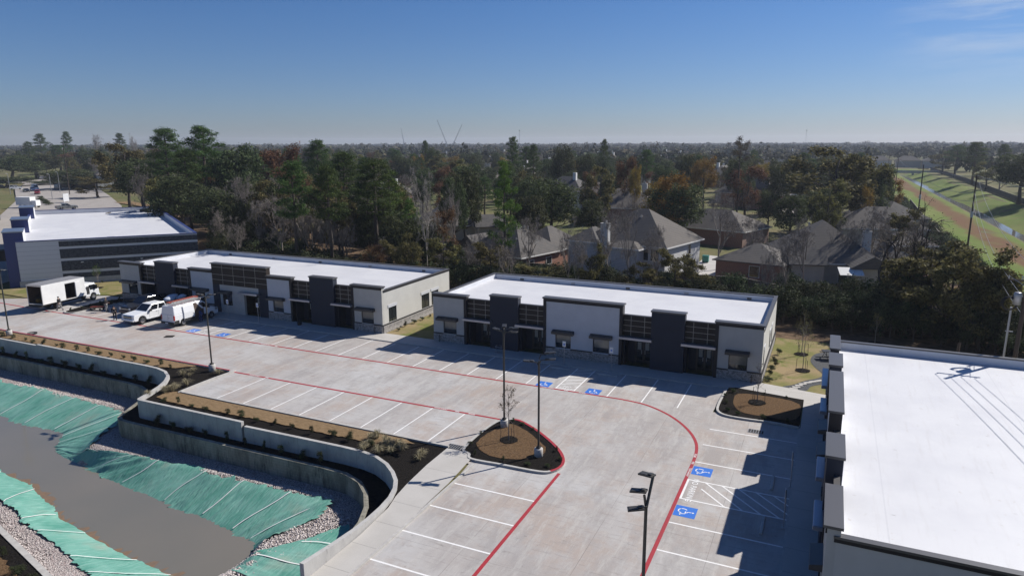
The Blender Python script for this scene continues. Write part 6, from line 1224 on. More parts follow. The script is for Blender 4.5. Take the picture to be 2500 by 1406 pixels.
def pickup(x, y, rz, label, paint, L_=6.1, dually=False, load=None, name='pickup_truck', group=None):
    R = empty(name, (x, y, 0), rz, label, 'pickup truck', group); f = L_/2; W = .98
    side_body([(-f, .48), (f-.12, .48), (f, .62), (f, 1.02), (f-.12, 1.16), (f-1.55, 1.27), (f-1.75, 1.28), (-f, 1.28)], W, (f-1.02, -f+1.3), .5).obj('body', paint, R, bevel=.035)
    v = frustum(f-4.35, f-1.62, f-4.1, f-2.5, 1.26, 1.95, .93, .76); MB().add(v, FB).obj('cab', paint, R, bevel=.05)
    for fc, a, c, t0, t1 in (('f', .06, .94, .1, .93), ('b', .1, .9, .2, .85), ('r', .08, .44, .12, .86), ('r', .5, .9, .12, .86), ('l', .08, .44, .12, .86), ('l', .5, .9, .12, .86)): glass_on(v, fc, a, c, t0, t1, .012).obj('window', 'car_glass', R)
    bd = MB(); bd.box(-f+.12, -f+1.62, -.8, .8, 1.285, 1.30); bd.obj('truck_bed', 'black_plastic', R)
    g_ = MB(); g_.box(f-.02, f+.03, -.62, .62, .78, .9); g_.box(f-.03, f+.028, -.62, .62, .95, 1.06); g_.obj('grille', 'black_plastic', R); MB().box(f-.02, f+.034, -.64, .64, .905, .945).obj('grille_bar', 'chrome', R)
    for s in (-1, 1):
        MB().box(f-.12, f+.02, s*.66, s*.95, .8, 1.06).obj('headlight', 'head_glass', R, bevel=.02); MB().box(-f-.02, -f+.1, s*.82, s*.975, .8, 1.15).obj('taillight', 'tail_red', R); m_ = MB(); m_.box(f-2.15, f-1.95, s*.97, s*1.22, 1.3, 1.52); m_.obj('mirror', 'black_plastic', R, bevel=.02)
        MB().box(f-4.2, f-1.6, s*.96, s*1.08, .42, .48).obj('running_board', 'chrome', R); hd = MB(); hd.box(f-2.95, f-2.75, s*.982, s*1.0, 1.08, 1.12); hd.box(f-3.9, f-3.7, s*.982, s*1.0, 1.08, 1.12); hd.obj('door_handle', 'chrome', R)
        ln = MB(); 
        for xx in (f-1.95, f-3.1, f-4.15): ln.box(xx, xx+.014, s*.981, s*.984, .55, 1.24)
        ln.obj('door_gap', 'black_plastic', R)
    MB().box(f-.05, f+.12, -.94, .94, .5, .72).obj('bumper', paint, R, bevel=.04); MB().box(f-.0, f+.126, -.6, .6, .42, .52).obj('air_dam', 'black_plastic', R); MB().box(-f-.14, -f, -.9, .9, .52, .7).obj('bumper', 'chrome', R, bevel=.03)
    for sx in (f-1.02, -f+1.3):
        for s in (-1, 1): wheel(R, sx, s*.84, .4, .28)
    MB().box(-f+.3, f-.5, -.7, .7, .32, .6).obj('chassis', 'rubber', R)
    return R
pickup(-47.05, 2.45, -PI/2, 'white crew cab pickup with chrome wheels, parked nose out beside the van', 'car_white', 6.2)
BP = pickup(-50.9, 4.65, -PI/2, 'black pickup behind the white pickup, with a wrapped load over its bed', 'car_black', 5.6)
def van():
    R = empty('cargo_van', (-42.4, 3.6, 0), PI/2, 'white high-roof cargo van with its side door open and ladders on the roof', 'van'); f = 2.95; W = 1.0
    side_body([(-f, .42), (f-.1, .42), (f, .6), (f-.02, 1.0), (f-.75, 1.32), (f-1.15, 1.4), (-f, 1.4)], W, (f-.95, -f+1.15), .42).obj('body', 'car_white', R, bevel=.05)
    v = frustum(-f, f-.95, -f+.08, f-2.05, 1.38, 2.32, .99, .84); MB().add(v, FB).obj('upper_body', 'car_white', R, bevel=.09)
    glass_on(v, 'f', .08, .92, .08, .85, .012).obj('windshield', 'car_glass', R)
    for s in ('r', 'l'): glass_on(v, s, (.80, .80), (.955, .955), .1, .72, .01).obj('window', 'car_glass', R)
    # the open side door: dark hold and the door slid back along the flank
    MB().box(-.35, .95, -W-.012, -W+.3, .55, 1.40).obj('door_opening', 'truck_inside', R); glass_on(v, 'r', .485, .745, .0, .86, .014).obj('door_opening', 'truck_inside', R)
    d = MB(); d.xprism([(-W-.11, .5), (-W-.05, .5), (-W-.05, 1.4), (-W+.09, 2.16), (-W+.03, 2.17), (-W-.11, 1.42)], -1.75, -.37); d.obj('sliding_door', 'car_white', R, bevel=.02); MB().box(-1.75, -.37, -W-.122, -W-.112, .52, .8).obj('door_trim', 'black_plastic', R); MB().box(-.6, -.48, -W-.13, -W-.112, 1.15, 1.2).obj('door_handle', 'black_plastic', R)
    for s in (-1, 1):
        tr = MB(); tr.box(-f+.02, -f+.6, s*(W+.001), s*(W+.02), .42, .78); tr.box(-f+1.65, f-1.45, s*(W+.001), s*(W+.018), .42, .72); tr.obj('lower_trim', 'black_plastic', R); MB().box(-f-.02, -f+.1, s*.86, s*(W+.012), .82, 1.36).obj('taillight', 'tail_red', R, bevel=.015); MB().box(f-.5, f-.08, s*.72, s*(W-.0), .85, 1.12).obj('headlight', 'head_glass', R, bevel=.03); MB().box(f-1.55, f-1.35, s*(W+.0), s*(W+.24), 1.35, 1.68).obj('mirror', 'black_plastic', R, bevel=.02)
        for wx in (f-.95, -f+1.15): wheel(R, wx, s*.86, .36, .24, 'galvanised')
    MB().box(-f-.12, -f+.02, -.98, .98, .38, .62).obj('bumper', 'black_plastic', R, bevel=.03); MB().box(-f-.13, -f-.121, -.1, .3, .42, .56).obj('licence_plate', 'white_paint', R); dl = MB(); dl.box(-f-.006, -f-.001, -.008, .008, .65, 1.38); dl.box(-f-.02, -f-.001, -.26, -.12, 1.0, 1.04); dl.obj('rear_door_gap', 'black_plastic', R); MB().box(f-.1, f+.06, -.9, .9, .42, .7).obj('bumper', 'black_plastic', R, bevel=.04); MB().box(f-.1, f+.01, -.6, .6, .78, .98).obj('grille', 'black_plastic', R)
    rk = MB()
    for xx in (-2.5, -1.3, -.1, .8): rk.box(xx-.03, xx+.03, -.82, .82, 2.44, 2.49); rk.box(xx-.03, xx+.03, -.84, -.8, 2.3, 2.56); rk.box(xx-.03, xx+.03, .8, .84, 2.3, 2.56)
    rk.obj('roof_rack', 'aluminium', R); return R
VAN = van()
def ladder(x, y, z, L_, w, m, label, rz=PI/2, tilt=0):
    R = empty('ladder', (x, y, z), rz, label, 'ladder', 'ladders on the van roof'); b = MB(); b.box(-L_/2, L_/2, -w/2-.02, -w/2+.02, -.04, .04); b.box(-L_/2, L_/2, w/2-.02, w/2+.02, -.04, .04); b.obj('side_rail', m, R); b = MB()
    for k in range(int(L_/.3)): b.box(-L_/2+.15+k*.3-.015, -L_/2+.15+k*.3+.015, -w/2+.02, w/2-.02, -.015, .015)
    b.obj('rung', 'aluminium', R); return R
ladder(-41.85, 3.2, 2.54, 4.6, .42, 'aluminium', 'long silver ladder lying along the van roof edge'); ladder(-42.35, 3.3, 2.56, 3.9, .40, 'fibreglass_red', 'red side-railed ladder in the middle of the van roof rack'); ladder(-42.45, 3.1, 2.66, 3.3, .38, 'fibreglass_red', 'second red ladder stacked on the first'); ladder(-42.85, 2.9, 2.55, 3.4, .36, 'fibreglass_red', 'short red ladder at the far side of the van rack'); ladder(-41.95, 2.6, 2.64, 3.0, .34, 'aluminium', 'short silver ladder on top of the long one')
b = MB(); r_ = random.Random(4)
for k in range(7): b.ball((r_.uniform(-.55, .55), r_.uniform(-.95, .95), r_.uniform(.1, .5)), (r_.uniform(.3, .55), r_.uniform(.4, .8), r_.uniform(.16, .3)), 12, 8, .12, r_)
o = b.obj('wrapped_load', 'plastic_wrap', None, True); o.location = (-47.2, 5.6, 1.55); tag(o, 'crumpled clear plastic wrapped load piled on the white pickup bed', 'wrapped load')
b = MB(); r_ = random.Random(5)
for k in range(5): b.ball((r_.uniform(-.4, .4), r_.uniform(-.9, .9), r_.uniform(.0, .2)), (r_.uniform(.3, .5), r_.uniform(.5, .9), r_.uniform(.1, .18)), 12, 8, .1, r_)
o = b.obj('tarpaulin_load', 'black_plastic', None, True); o.location = (-50.9, 5.9, 1.5); o.data.materials.clear(); o.data.materials.append(M['rubber']); tag(o, 'dark crumpled tarpaulin over the black pickup bed', 'tarpaulin')
def box_truck(x, y, rz, label):
    R = empty('box_truck', (x, y, 0), rz, label, 'truck'); L0, L1, W, z0, z1 = -3.1, 2.55, 1.2, .95, 3.15
    b = MB(); t = .06; b.box(L0, L1, -W, W, z0-.06, z0); b.box(L0, L1, -W, W, z1, z1+.05); b.box(L0+.0, L1, W-t, W, z0, z1); b.box(L1-t, L1, -W, W-t, z0, z1)
    # near flank with the side door opening
    b.box(L0, -.15, -W, -W+t, z0, z1); b.box(-.15, 1.2, -W, -W+t, 2.85, z1); b.box(1.2, L1-t, -W, -W+t, z0, z1); b.obj('cargo_box', 'box_white', R)
    i = MB(); e = .01; i.box(L0+.05, L1-t-.01, W-t-e, W-t-.001, z0, z1); i.box(L1-t-e, L1-t-.001, -W+t, W-t-e, z0, z1); i.box(L0+.02, L1-t-e, -W+t, W-t-e, z0+.001, z0+e); i.box(L0+.02, L1-t-e, -W+t, W-t-e, z1-e, z1-.001); i.box(L0+.02, -.16, -W+t+.001, -W+t+e, z0+e, z1-e); i.obj('lining', 'truck_inside', R); MB().box(L0+.02, L1-.02, -W+.02, W-.02, z1+.051, z1+.07).obj('cargo_roof', 'grey_roof', R)
    d = MB(); d.xprism([(-W-.02, z0+.05), (-W-.06, z0+.05), (-W-.06, 2.8), (-W-.02, 2.8)], 1.22, 1.9); d.obj('side_door', 'box_white', R); MB().box(1.14, 1.2, -W+.05, -W+.75, z0+.02, 2.8).obj('door_edge', 'brown_panel', R)
    fr = MB(); fr.box(L0-.03, L0, -W-.01, -W+.09, z0-.1, z1+.06); fr.box(L0-.03, L0, W-.09, W+.01, z0-.1, z1+.06); fr.box(L0-.03, L0, -W+.09, W-.09, z1-.12, z1+.06); fr.obj('rear_frame', 'aluminium', R); MB().box(L0-.45, L0-.03, -W+.1, W-.1, .62, .68).box(L0-.1, L0, -W+.1, W-.1, .55, .85).obj('lift_gate', 'dark_metal', R)
    c = MB(); c.box(-2.4, -1.5, .1, 1.0, z0+.02, 1.5); c.box(-1.3, -.6, -.3, .6, z0+.02, 1.35); c.obj('cargo', 'wood_pole', R); MB().ball((-2.5, .3, 1.2), (.3, .35, .25), 8, 6).obj('cargo', 'leaf_yellow', R)
    ch = MB(); ch.box(L0+.2, 4.3, -.5, .5, .5, .75); ch.box(L0+.3, 2.6, -.9, .9, .78, .88); ch.obj('chassis', 'dark_metal', R)
    side_body([(2.7, .6), (4.55, .6), (4.62, .8), (4.6, 1.35), (2.7, 1.35)], .98, (3.75,), .42).obj('cab_lower', 'car_white', R, bevel=.04)
    v = frustum(2.7, 4.6, 2.75, 4.15, 1.33, 2.2, .98, .86); MB().add(v, FB).obj('cab', 'car_white', R, bevel=.06); glass_on(v, 'f', .08, .92, .08, .82, .012).obj('windshield', 'car_glass', R); glass_on(v, 'r', .35, .92, .08, .78, .012).obj('window', 'car_glass', R); glass_on(v, 'l', .35, .92, .08, .78, .012).obj('window', 'car_glass', R)
    MB().box(4.5, 4.72, -.98, .98, .5, .72).obj('bumper', 'car_white', R, bevel=.03); MB().box(4.58, 4.63, -.6, .6, .82, .98).obj('grille', 'black_plastic', R); MB().box(2.85, 3.25, -.995, -.985, .9, 1.9).obj('door_gap', 'black_plastic', R)
    for s in (-1, 1): MB().box(4.5, 4.64, s*.68, s*.95, .8, 1.02).obj('headlight', 'head_glass', R); MB().box(4.1, 4.2, s*1.0, s*1.28, 1.5, 1.95).obj('mirror', 'black_plastic', R); wheel(R, 3.75, s*.86, .4, .26, 'galvanised'); wheel(R, -1.1, s*1.0, .42, .26, 'galvanised'); wheel(R, -1.1, s*.72, .42, .24, 'galvanised')
    return R
box_truck(-63.2, 2.35, D2(96), 'white box truck with open rear and side door, backed beside the kerbed bed')
def car(x, y, rz, paint, label, kind='sedan', s=1):
    R = empty('parked_car', (x, y, 0), rz, label, 'car', None, (s, s, s)); h = dict(sedan=1.42, suv=1.72, van=2.5)[kind]; zb = .95 if kind == 'sedan' else 1.08; f = 2.35 if kind != 'van' else 2.9
    side_body([(-f, .3), (f, .3), (f, zb-.25), (f-.9 if kind != 'van' else f-.3, zb), (-f, zb)], .9, (f-.85, -f+.85), .36).obj('body', paint, R, bevel=.06); x0, x1, x2, x3 = dict(sedan=(-1.7, 1.1, -1.05, .35), suv=(-2.25, 1.1, -2.0, .4), van=(-2.9, 2.4, -2.8, 1.6))[kind]
    v = frustum(x0, x1, x2, x3, zb-.02, h, .86, .7); MB().add(v, FB).obj('cabin', paint, R, bevel=.05)
    for fc, a, c in (('f', .07, .93), ('b', .1, .9))+((('r', .08, .48), ('r', .53, .93), ('l', .08, .48), ('l', .53, .93)) if kind != 'van' else (('r', .8, .96), ('l', .8, .96))): glass_on(v, fc, a, c, .12, .85, .012).obj('window', 'car_glass', R)
    for s_ in (-1, 1):
        MB().box(f-.1, f+.01, s_*.55, s_*.86, zb-.42, zb-.27).obj('headlight', 'head_glass', R); MB().box(-f-.01, -f+.1, s_*.6, s_*.88, zb-.35, zb-.15).obj('taillight', 'tail_red', R)
        for wx in (f-.85, -f+.85): wheel(R, wx, s_*.8, .33, .22, 'galvanised')
    return R
car(-292, 138, D2(-20), 'car_white', 'tall white van driving on the far road', 'van'); car(-265, 122.5, D2(-35), 'car_red', 'dark red car below the white van on the far road', 'suv'); car(-283, 129, D2(-20), 'car_black', 'low black car on the far road'); car(-286, 133.5, D2(-25), 'car_blue', 'dark blue car between the black car and the white van', 'suv')
car(-309, 140, D2(60), 'car_grey', 'grey car parked by the grass verge', 'suv'); car(-304, 137, D2(60), 'car_white', 'white car parked at the end of the verge row'); car(-316, 138, D2(60), 'car_black', 'black car in the verge row under the oaks', 'suv'); car(-322, 136, D2(60), 'car_grey', 'silver car deepest in the verge row'); car(-289, 146, D2(-10), 'car_grey', 'grey van beyond the street lamps', 'van', .8)
car(9, 176, D2(90), 'car_white', 'white car parked in the far street'); car(11, 186, D2(90), 'car_grey', 'silver car parked in the far street'); car(10, 197, D2(90), 'car_white', 'second white car, deeper in the far street')
pickup(-188.5, 84.5, D2(70), 'silver pickup on the drive behind the block building', 'car_grey', 5.6)
R = empty('box_truck', (-207, 84, 0), D2(20), 'dark backed box truck waiting on the west drive', 'truck'); MB().box(-2.6, 2.2, -1.15, 1.15, .9, 3.3).obj('cargo_box', 'box_white', R); MB().box(-2.64, -2.602, -1.1, 1.1, .95, 3.2).obj('rear_door', 'black_plastic', R); MB().box(2.3, 3.9, -1.0, 1.0, .6, 2.3).obj('cab', 'car_white', R, bevel=.1)
for sx in (-1.4, 3.1):
    for s in (-1, 1): wheel(R, sx, s*.95, .45, .3, 'galvanised')
# ================================================================ PEOPLE
def skin_obj(name, verts, edges, rad, m, par, sub=1):
    me = bpy.data.meshes.new(name); me.from_pydata(verts, edges, []); me.materials.append(M[m]); o = bpy.data.objects.new(name, me); COL.objects.link(o); o.parent = par
    k = o.modifiers.new('skin', 'SKIN'); k.use_smooth_shade = True
    for i, r in enumerate(rad): me.skin_vertices[0].data[i].radius = (r, r) if not hasattr(r, '__len__') else r
    me.skin_vertices[0].data[0].use_root = True; s = o.modifiers.new('sub', 'SUBSURF'); s.levels = sub; s.render_levels = sub; return o
def person(x, y, rz, label, J, jacket='cloth_black', trousers='cloth_grey', hat=None, z=0, h=1.0):
    """J: joint positions; x forward, y left"""
    R = empty('person', (x, y, z), rz, label, 'person', None, (h, h, h)); n = ['pelvis', 'waist', 'chest', 'neck', 'head', 'crown', 'ls', 'le', 'lw', 'rs', 're', 'rw', 'lh', 'lk', 'la', 'lt', 'rh', 'rk', 'ra', 'rt']; P = [J[k] for k in n]; ix = {k: i for i, k in enumerate(n)}
    E_ = [('pelvis', 'waist'), ('waist', 'chest'), ('chest', 'neck'), ('neck', 'head'), ('head', 'crown'), ('chest', 'ls'), ('ls', 'le'), ('le', 'lw'), ('chest', 'rs'), ('rs', 're'), ('re', 'rw'), ('pelvis', 'lh'), ('lh', 'lk'), ('lk', 'la'), ('la', 'lt'), ('pelvis', 'rh'), ('rh', 'rk'), ('rk', 'ra'), ('ra', 'rt')]; E_ = [(ix[a], ix[b]) for a, b in E_]
    rad = [.12, .105, .125, .05, .085, .06, .06, .042, .028, .06, .042, .028, .08, .055, .04, .035, .08, .055, .04, .035]
    # hands: palm and five fingers each, in the same body mesh
    P = list(P); 
    for s, w, e in (('l', 'lw', 'le'), ('r', 'rw', 're')):
        d = (Vector(J[w])-Vector(J[e])).normalized(); sd = d.cross(Vector((0, 1, 0))).normalized() if abs(d.y) < .9 else Vector((1, 0, 0)); pi = len(P); P.append(tuple(Vector(J[w])+d*.07)); rad.append((.035, .018)); E_.append((ix[w], pi))
        for k, ln in enumerate((.07, .078, .074, .06)): q = Vector(P[pi])+sd*(k-1.5)*.021+d*.02; P.append(tuple(q)); rad.append(.009); E_.append((pi, len(P)-1)); P.append(tuple(q+d*ln*.55)); rad.append(.0085); E_.append((len(P)-2, len(P)-1)); P.append(tuple(q+d*ln*.9+Vector((.012, 0, 0)))); rad.append(.007); E_.append((len(P)-2, len(P)-1))
        q = Vector(J[w])+d*.03+sd*.04; P.append(tuple(q)); rad.append(.011); E_.append((ix[w], len(P)-1)); P.append(tuple(q+d*.05+sd*.015)); rad.append(.009); E_.append((len(P)-2, len(P)-1))
    skin_obj('body', P, E_, rad, 'skin', R)
    hd = Vector(J['head']); f = (Vector(J.get('look', (1, 0, 0)))).normalized(); MB().ball(hd+f*.1, (.018, .016, .024), 6, 5).obj('nose', 'skin', R); e = MB(); sd = f.cross(Vector((0, 0, 1))).normalized()
    for s in (-1, 1): e.ball(hd+f*.086+sd*.032*s+Vector((0, 0, .02)), .011, 6, 4)
    e.obj('eyes', 'hair_dark', R); hr = MB(); hr.ball(hd-f*.018+Vector((0, 0, .045)), (.105, .1, .088), 12, 8); hr.obj('hair' if not hat else 'cap', hat or 'hair_dark', R, True)
    if hat: MB().ball(hd+f*.1+Vector((0, 0, .05)), (.075, .07, .012), 10, 4).obj('cap_brim', hat, R)
    up = lambda k: J[k]; jp = [up('pelvis'), up('waist'), up('chest'), tuple(Vector(J['chest']).lerp(Vector(J['neck']), .75)), up('ls'), up('le'), tuple(Vector(J['le']).lerp(Vector(J['lw']), .92)), up('rs'), up('re'), tuple(Vector(J['re']).lerp(Vector(J['rw']), .92))]
    skin_obj('jacket', jp, [(0, 1), (1, 2), (2, 3), (2, 4), (4, 5), (5, 6), (2, 7), (7, 8), (8, 9)], [.15, .14, .16, .075, .085, .06, .045, .085, .06, .045], jacket, R)
    skin_obj('trousers', [up('pelvis'), up('lh'), up('lk'), up('la'), up('rh'), up('rk'), up('ra')], [(0, 1), (1, 2), (2, 3), (0, 4), (4, 5), (5, 6)], [.145, .1, .075, .062, .1, .075, .062], trousers, R)
    for a, t in (('la', 'lt'), ('ra', 'rt')): q, w = Vector(J[a]), Vector(J[t]); c = q.lerp(w, .45); o = MB().ball((0, 0, 0), (.15, .055, .05), 10, 6).obj('shoe', 'black_plastic', R, True); o.location = (c.x, c.y, max(.045, c.z-.03)); o.rotation_euler = (0, 0, math.atan2(w.y-q.y, w.x-q.x))
    return R
def stand(**k):
    J = dict(pelvis=(0, 0, .93), waist=(.01, 0, 1.1), chest=(.01, 0, 1.33), neck=(.02, 0, 1.5), head=(.035, 0, 1.62), crown=(.035, 0, 1.7), ls=(0, .19, 1.4), le=(-.02, .25, 1.13), lw=(.04, .25, .9), rs=(0, -.19, 1.4), re=(-.02, -.25, 1.13), rw=(.04, -.25, .9), lh=(0, .1, .88), lk=(.02, .11, .48), la=(0, .12, .08), lt=(.15, .13, .04), rh=(0, -.1, .88), rk=(.02, -.11, .48), ra=(0, -.12, .08), rt=(.15, -.13, .04)); J.update(k); return J
person(-61.0, .78, D2(200), 'person in a dark jacket and pale trousers walking past the truck side door', stand(lk=(.2, .1, .5), la=(.26, .1, .1), lt=(.41, .1, .06), rk=(-.08, -.1, .5), ra=(-.36, -.11, .16), rt=(-.24, -.12, .04), rw=(.22, -.24, 1.0), lw=(-.12, .25, .93)), h=.98)
person(-55.3, 2.68, D2(20), 'person in a black jacket and grey trousers standing by the kerbed bed', stand(re=(.1, -.26, 1.15), rw=(.3, -.2, 1.13), le=(.04, .26, 1.14), lw=(.22, .2, 1.05)), hat='cap_tan')
person(-50.65, .4, D2(150), 'person all in black, bending forward in front of the black pickup', stand(chest=(.16, 0, 1.27), neck=(.28, 0, 1.38), head=(.37, 0, 1.44), crown=(.42, 0, 1.5), waist=(.06, 0, 1.1), ls=(.2, .19, 1.32), le=(.26, .24, 1.05), lw=(.3, .22, .82), rs=(.2, -.19, 1.32), re=(.24, -.24, 1.05), rw=(.28, -.22, .82), lk=(.14, .1, .5), la=(.16, .1, .08), lt=(.3, .1, .04), ra=(-.14, -.12, .08), rt=(.0, -.12, .04)), trousers='cloth_black')
person(-41.28, 3.95, D2(170), 'person in blue jeans leaning into the open van side door', stand(pelvis=(-.05, 0, .86), waist=(.06, 0, 1.0), chest=(.24, 0, 1.13), neck=(.38, 0, 1.2), head=(.48, 0, 1.24), crown=(.55, 0, 1.27), ls=(.26, .18, 1.16), le=(.42, .2, .98), lw=(.56, .16, .86), rs=(.26, -.18, 1.16), re=(.42, -.2, .98), rw=(.56, -.16, .86), lk=(.1, .11, .46), rk=(.06, -.11, .46)), jacket='cloth_blue', trousers='cloth_blue')
# ================================================================ ODDS AND ENDS ON THE LOT
R = empty('hand_cart', (-57.0, 2.7, 0), .4, 'low cart with orange tubing beside the kerbed bed', 'cart'); MB().box(-.8, .8, -.35, .35, .3, .36).obj('cart_deck', 'wood_pole', R); MB().tube([(-.7, -.2, .42), (.9, .1, .45)], .05, 6).tube([(-.7, .1, .42), (.8, -.1, .46)], .05, 6).obj('tubing', 'fibreglass_red', R)
for sx in (-.55, .55):
    for s in (-1, 1): wheel(R, sx, s*.35, .14, .06, 'galvanised')
R = empty('pipe_pile', (-54.6, 6.4, .09), .3, 'untidy pile of dark ducts and pipes behind the standing person', 'pipe pile'); r_ = random.Random(8)
for k in range(14): MB().tube([(r_.uniform(-2.2, -.8), r_.uniform(-.8, .8), .1+k*.05), (r_.uniform(1.0, 2.6), r_.uniform(-.8, .8), .12+k*.05)], r_.uniform(.04, .13), 8).obj('pipe', r_.choice(['dark_metal', 'wood_pole', 'bronze_metal']), R)
b = MB()
for k in range(3): b.tube([(.42*math.cos(t*.5)*(1+.1*k), .42*math.sin(t*.5), .03+.05*k) for t in range(14)], .022, 6)
o = b.obj('cable_coil', 'rubber', None, True); o.location = (-53.2, -7.1, .0); tag(o, 'loose black cable coil on the lot beside the far light pole', 'cable coil')
R = empty('drum', (-29.9, 7.0, .09), 0, 'small black drum standing before the dark shop entry', 'drum'); MB().tube([(0, 0, 0), (0, 0, .04), (0, 0, .38), (0, 0, .42)], [.2, .23, .23, .2], 16).obj('barrel', 'rubber', R, True); MB().tube([(-.1, 0, .42), (0, 0, .55), (.1, 0, .42)], .015, 6).obj('handle', 'dark_metal', R)
R = empty('bike_rack', (-5.6, 6.6, .09), .2, 'pale folded cart before the doors next to the navy tower', 'cart'); MB().box(-.35, .35, -.2, .2, 0, .06).obj('cart_base', 'galvanised', R); MB().tube([(-.25, 0, .06), (-.25, 0, .75), (.25, 0, .75), (.25, 0, .06)], .02, 6).tube([(-.35, 0, .6), (.35, 0, .5)], .03, 6).obj('cart_frame', 'galvanised', R)
R.name = 'folded_cart'
for x, y, z, l in ((16.9, 7.55, 0, 'thin standpipe at the shop block corner'), (-20.4, 7.6, 0, 'dark standpipe at the corner of the long shop block'), (-12.6, 7.6, 0, 'standpipe by the gap end of the grey shop block')):
    o = MB().tube([(0, 0, 0), (0, 0, .75)], .035, 8).box(-.12, .12, -.03, .03, .5, .56).obj('standpipe', 'dark_metal'); o.location = (x, y, .09); tag(o, l, 'standpipe')
# picnic table on the slate
R = empty('picnic_table', (22.9, 17.6, .05), .3, 'dark picnic table on the slate behind the east block', 'picnic table'); MB().box(-.9, .9, -.38, .38, .7, .75).obj('table_top', 'dark_metal', R)
for s in (-1, 1): MB().box(-.9, .9, s*.6, s*.86, .42, .46).obj('seat', 'dark_metal', R); MB().tube([(s*.6, -.75, 0), (s*.6, -.1, .7)], .03, 6).tube([(s*.6, .75, 0), (s*.6, .1, .7)], .03, 6).box(s*.6-.02, s*.6+.02, -.75, .75, .38, .42).obj('leg', 'dark_metal', R)
# the retracted awning, bench and board of the arched-window house
o = MB().xprism([(0, 0), (-1.9, -.75), (-1.9, -.8), (0, -.06)], -1.5, 1.5).obj('patio_awning', 'white_trim'); o.location = (24.6, 52.6, 2.9); o.rotation_euler = (0, 0, D2(12)); tag(o, 'pale sloping awning on the back of the arched-window house', 'awning')
R = empty('wheelie_bin', (3.6, 66, 0), 0, 'teal rubbish bin on the drive beyond the white house', 'bin'); MB().box(-.5, .5, -.4, .4, .1, 1.1).obj('bin_body', 'teal_plastic', R, bevel=.04); MB().box(-.52, .52, -.42, .42, 1.1, 1.18).obj('lid', 'teal_plastic', R)
for s in (-1, 1): wheel(R, s*.3, -.42, .12, .06)
o = MB().box(-1.5, 1.5, -.05, .05, .4, 3.0).box(-1.2, -1.0, -.05, .05, 0, .4).box(1.0, 1.2, -.05, .05, 0, .4).obj('sign_board', 'stucco_white'); o.location = (-214.5, 101.3, 0); o.rotation_euler = (0, 0, D2(-65)); tag(o, 'blank pale sign board facing away, beside the silver pickup', 'sign')
for x, y, h, r, l in ((-231.5, 107.3, 9, 3.4, 'street lamp beside the clipped hedge'), (-265.3, 131.7, 8.3, 3.4, 'street lamp beyond the hedge, farther along the road'), (-273.3, 117.2, 8.2, 3.3, 'street lamp on the grass verge')):
    R = empty('street_lamp', (x, y, 0), r, l, 'street lamp', 'street lamps at the road junction'); MB().tube([(0, 0, 0), (0, 0, h-.2), (.5, 0, h)], [.11, .08, .05], 8).obj('pole', 'galvanised', R); MB().box(.4, 1.1, -.14, .14, h-.05, h+.06).obj('lamp_head', 'white_trim', R)
# ================================================================ POWER POLES AND WIRES
def power_pole(x, y, h, label, arms=((.6, 2.2),), rz=0, box=None, can=0, lean=0, name='utility_pole', tank=0):
    R = empty(name, (x, y, 0), rz, label, 'utility pole', 'wooden utility poles'); MB().tube([(0, 0, -.2), (lean*.5, 0, h*.5), (lean, 0, h)], [.17, .14, .11], 10).obj('pole', 'wood_pole', R)
    for dz, w in arms: a = MB(); a.obox((lean, 0, h-dz), (w, .09, .11)); a.obj('crossarm', 'wood_pole', R); i = MB(); [i.tube([(lean+s*w*.46, 0, h-dz+.05), (lean+s*w*.46, 0, h-dz+.3)], .04, 6) for s in (-1, -.3, .3, 1)]; i.obj('insulator', 'galvanised', R)
    for k in range(can): o = MB().tube([(lean-.48+k*.96*0, -.1-.5*k, h-2.9), (lean-.48, -.1-.5*k, h-2.15), (lean-.48, -.1-.5*k, h-2.05)], [.25, .25, .2], 14).obj('transformer', 'galvanised', R, True)
    if box: MB().tube([(0, 0, box), (0, 0, box+1.1)], [.23, .23], 12).obj('white_sleeve', 'stucco_white', R)
    return R
power_pole(34.3, 7.9, 11.2, 'tall wooden pole with transformer close behind the east block', ((1.2, 2.4), (.3, .01)), 0, can=1, lean=.15)
b = MB(); r_ = random.Random(2)
for k in range(4): b.tube([(math.cos(t*.52)*(.38+.04*k), .05*k, math.sin(t*.52)*(.42+.03*k)) for t in range(13)], .03, 5)
o = b.obj('cable_coil', 'rubber', None, True); o.location = (33.55, 7.7, 8.35); tag(o, 'black cable coil hung on the transformer pole', 'cable coil')
R = empty('metal_post', (33.75, 8.3, 0), 0, 'thin grey steel post beside the transformer pole', 'post'); MB().tube([(0, 0, 0), (.05, 0, 8.0)], .07, 8).obj('post', 'galvanised', R); MB().box(-.1, .35, -.03, .03, 6.2, 6.26).obj('bracket', 'galvanised', R)
o = MB().tube([(0, 0, 0), (.4, 1, 4.8)], [.13, .11], 8).obj('guy_stub', 'wood_pole'); o.location = (30.75, 8.2, 0); tag(o, 'short dark leaning pole stub behind the east block parapet', 'pole stub')
power_pole(44.8, 98, 13.6, 'tall black pole with a white sleeve on the canal bank', (), 0, box=6.0); power_pole(41.0, 144, 14, 'pole beside a leafless bush, second along the canal', ((1.0, 2.2),), 0, box=5.8); power_pole(43.8, 259, 13.6, 'third pole along the canal, just before the concrete footbridge', ((1.0, 2.2),)); power_pole(45, 330, 13, 'slim pole behind the broad olive tree at the canal end', ((1.0, 2.2),)); power_pole(-251, 126.3, 20, 'tall dark utility pole with white fittings above the western hedge', ((1.0, 2.6), (5.0, 1.4)), .8, can=1)
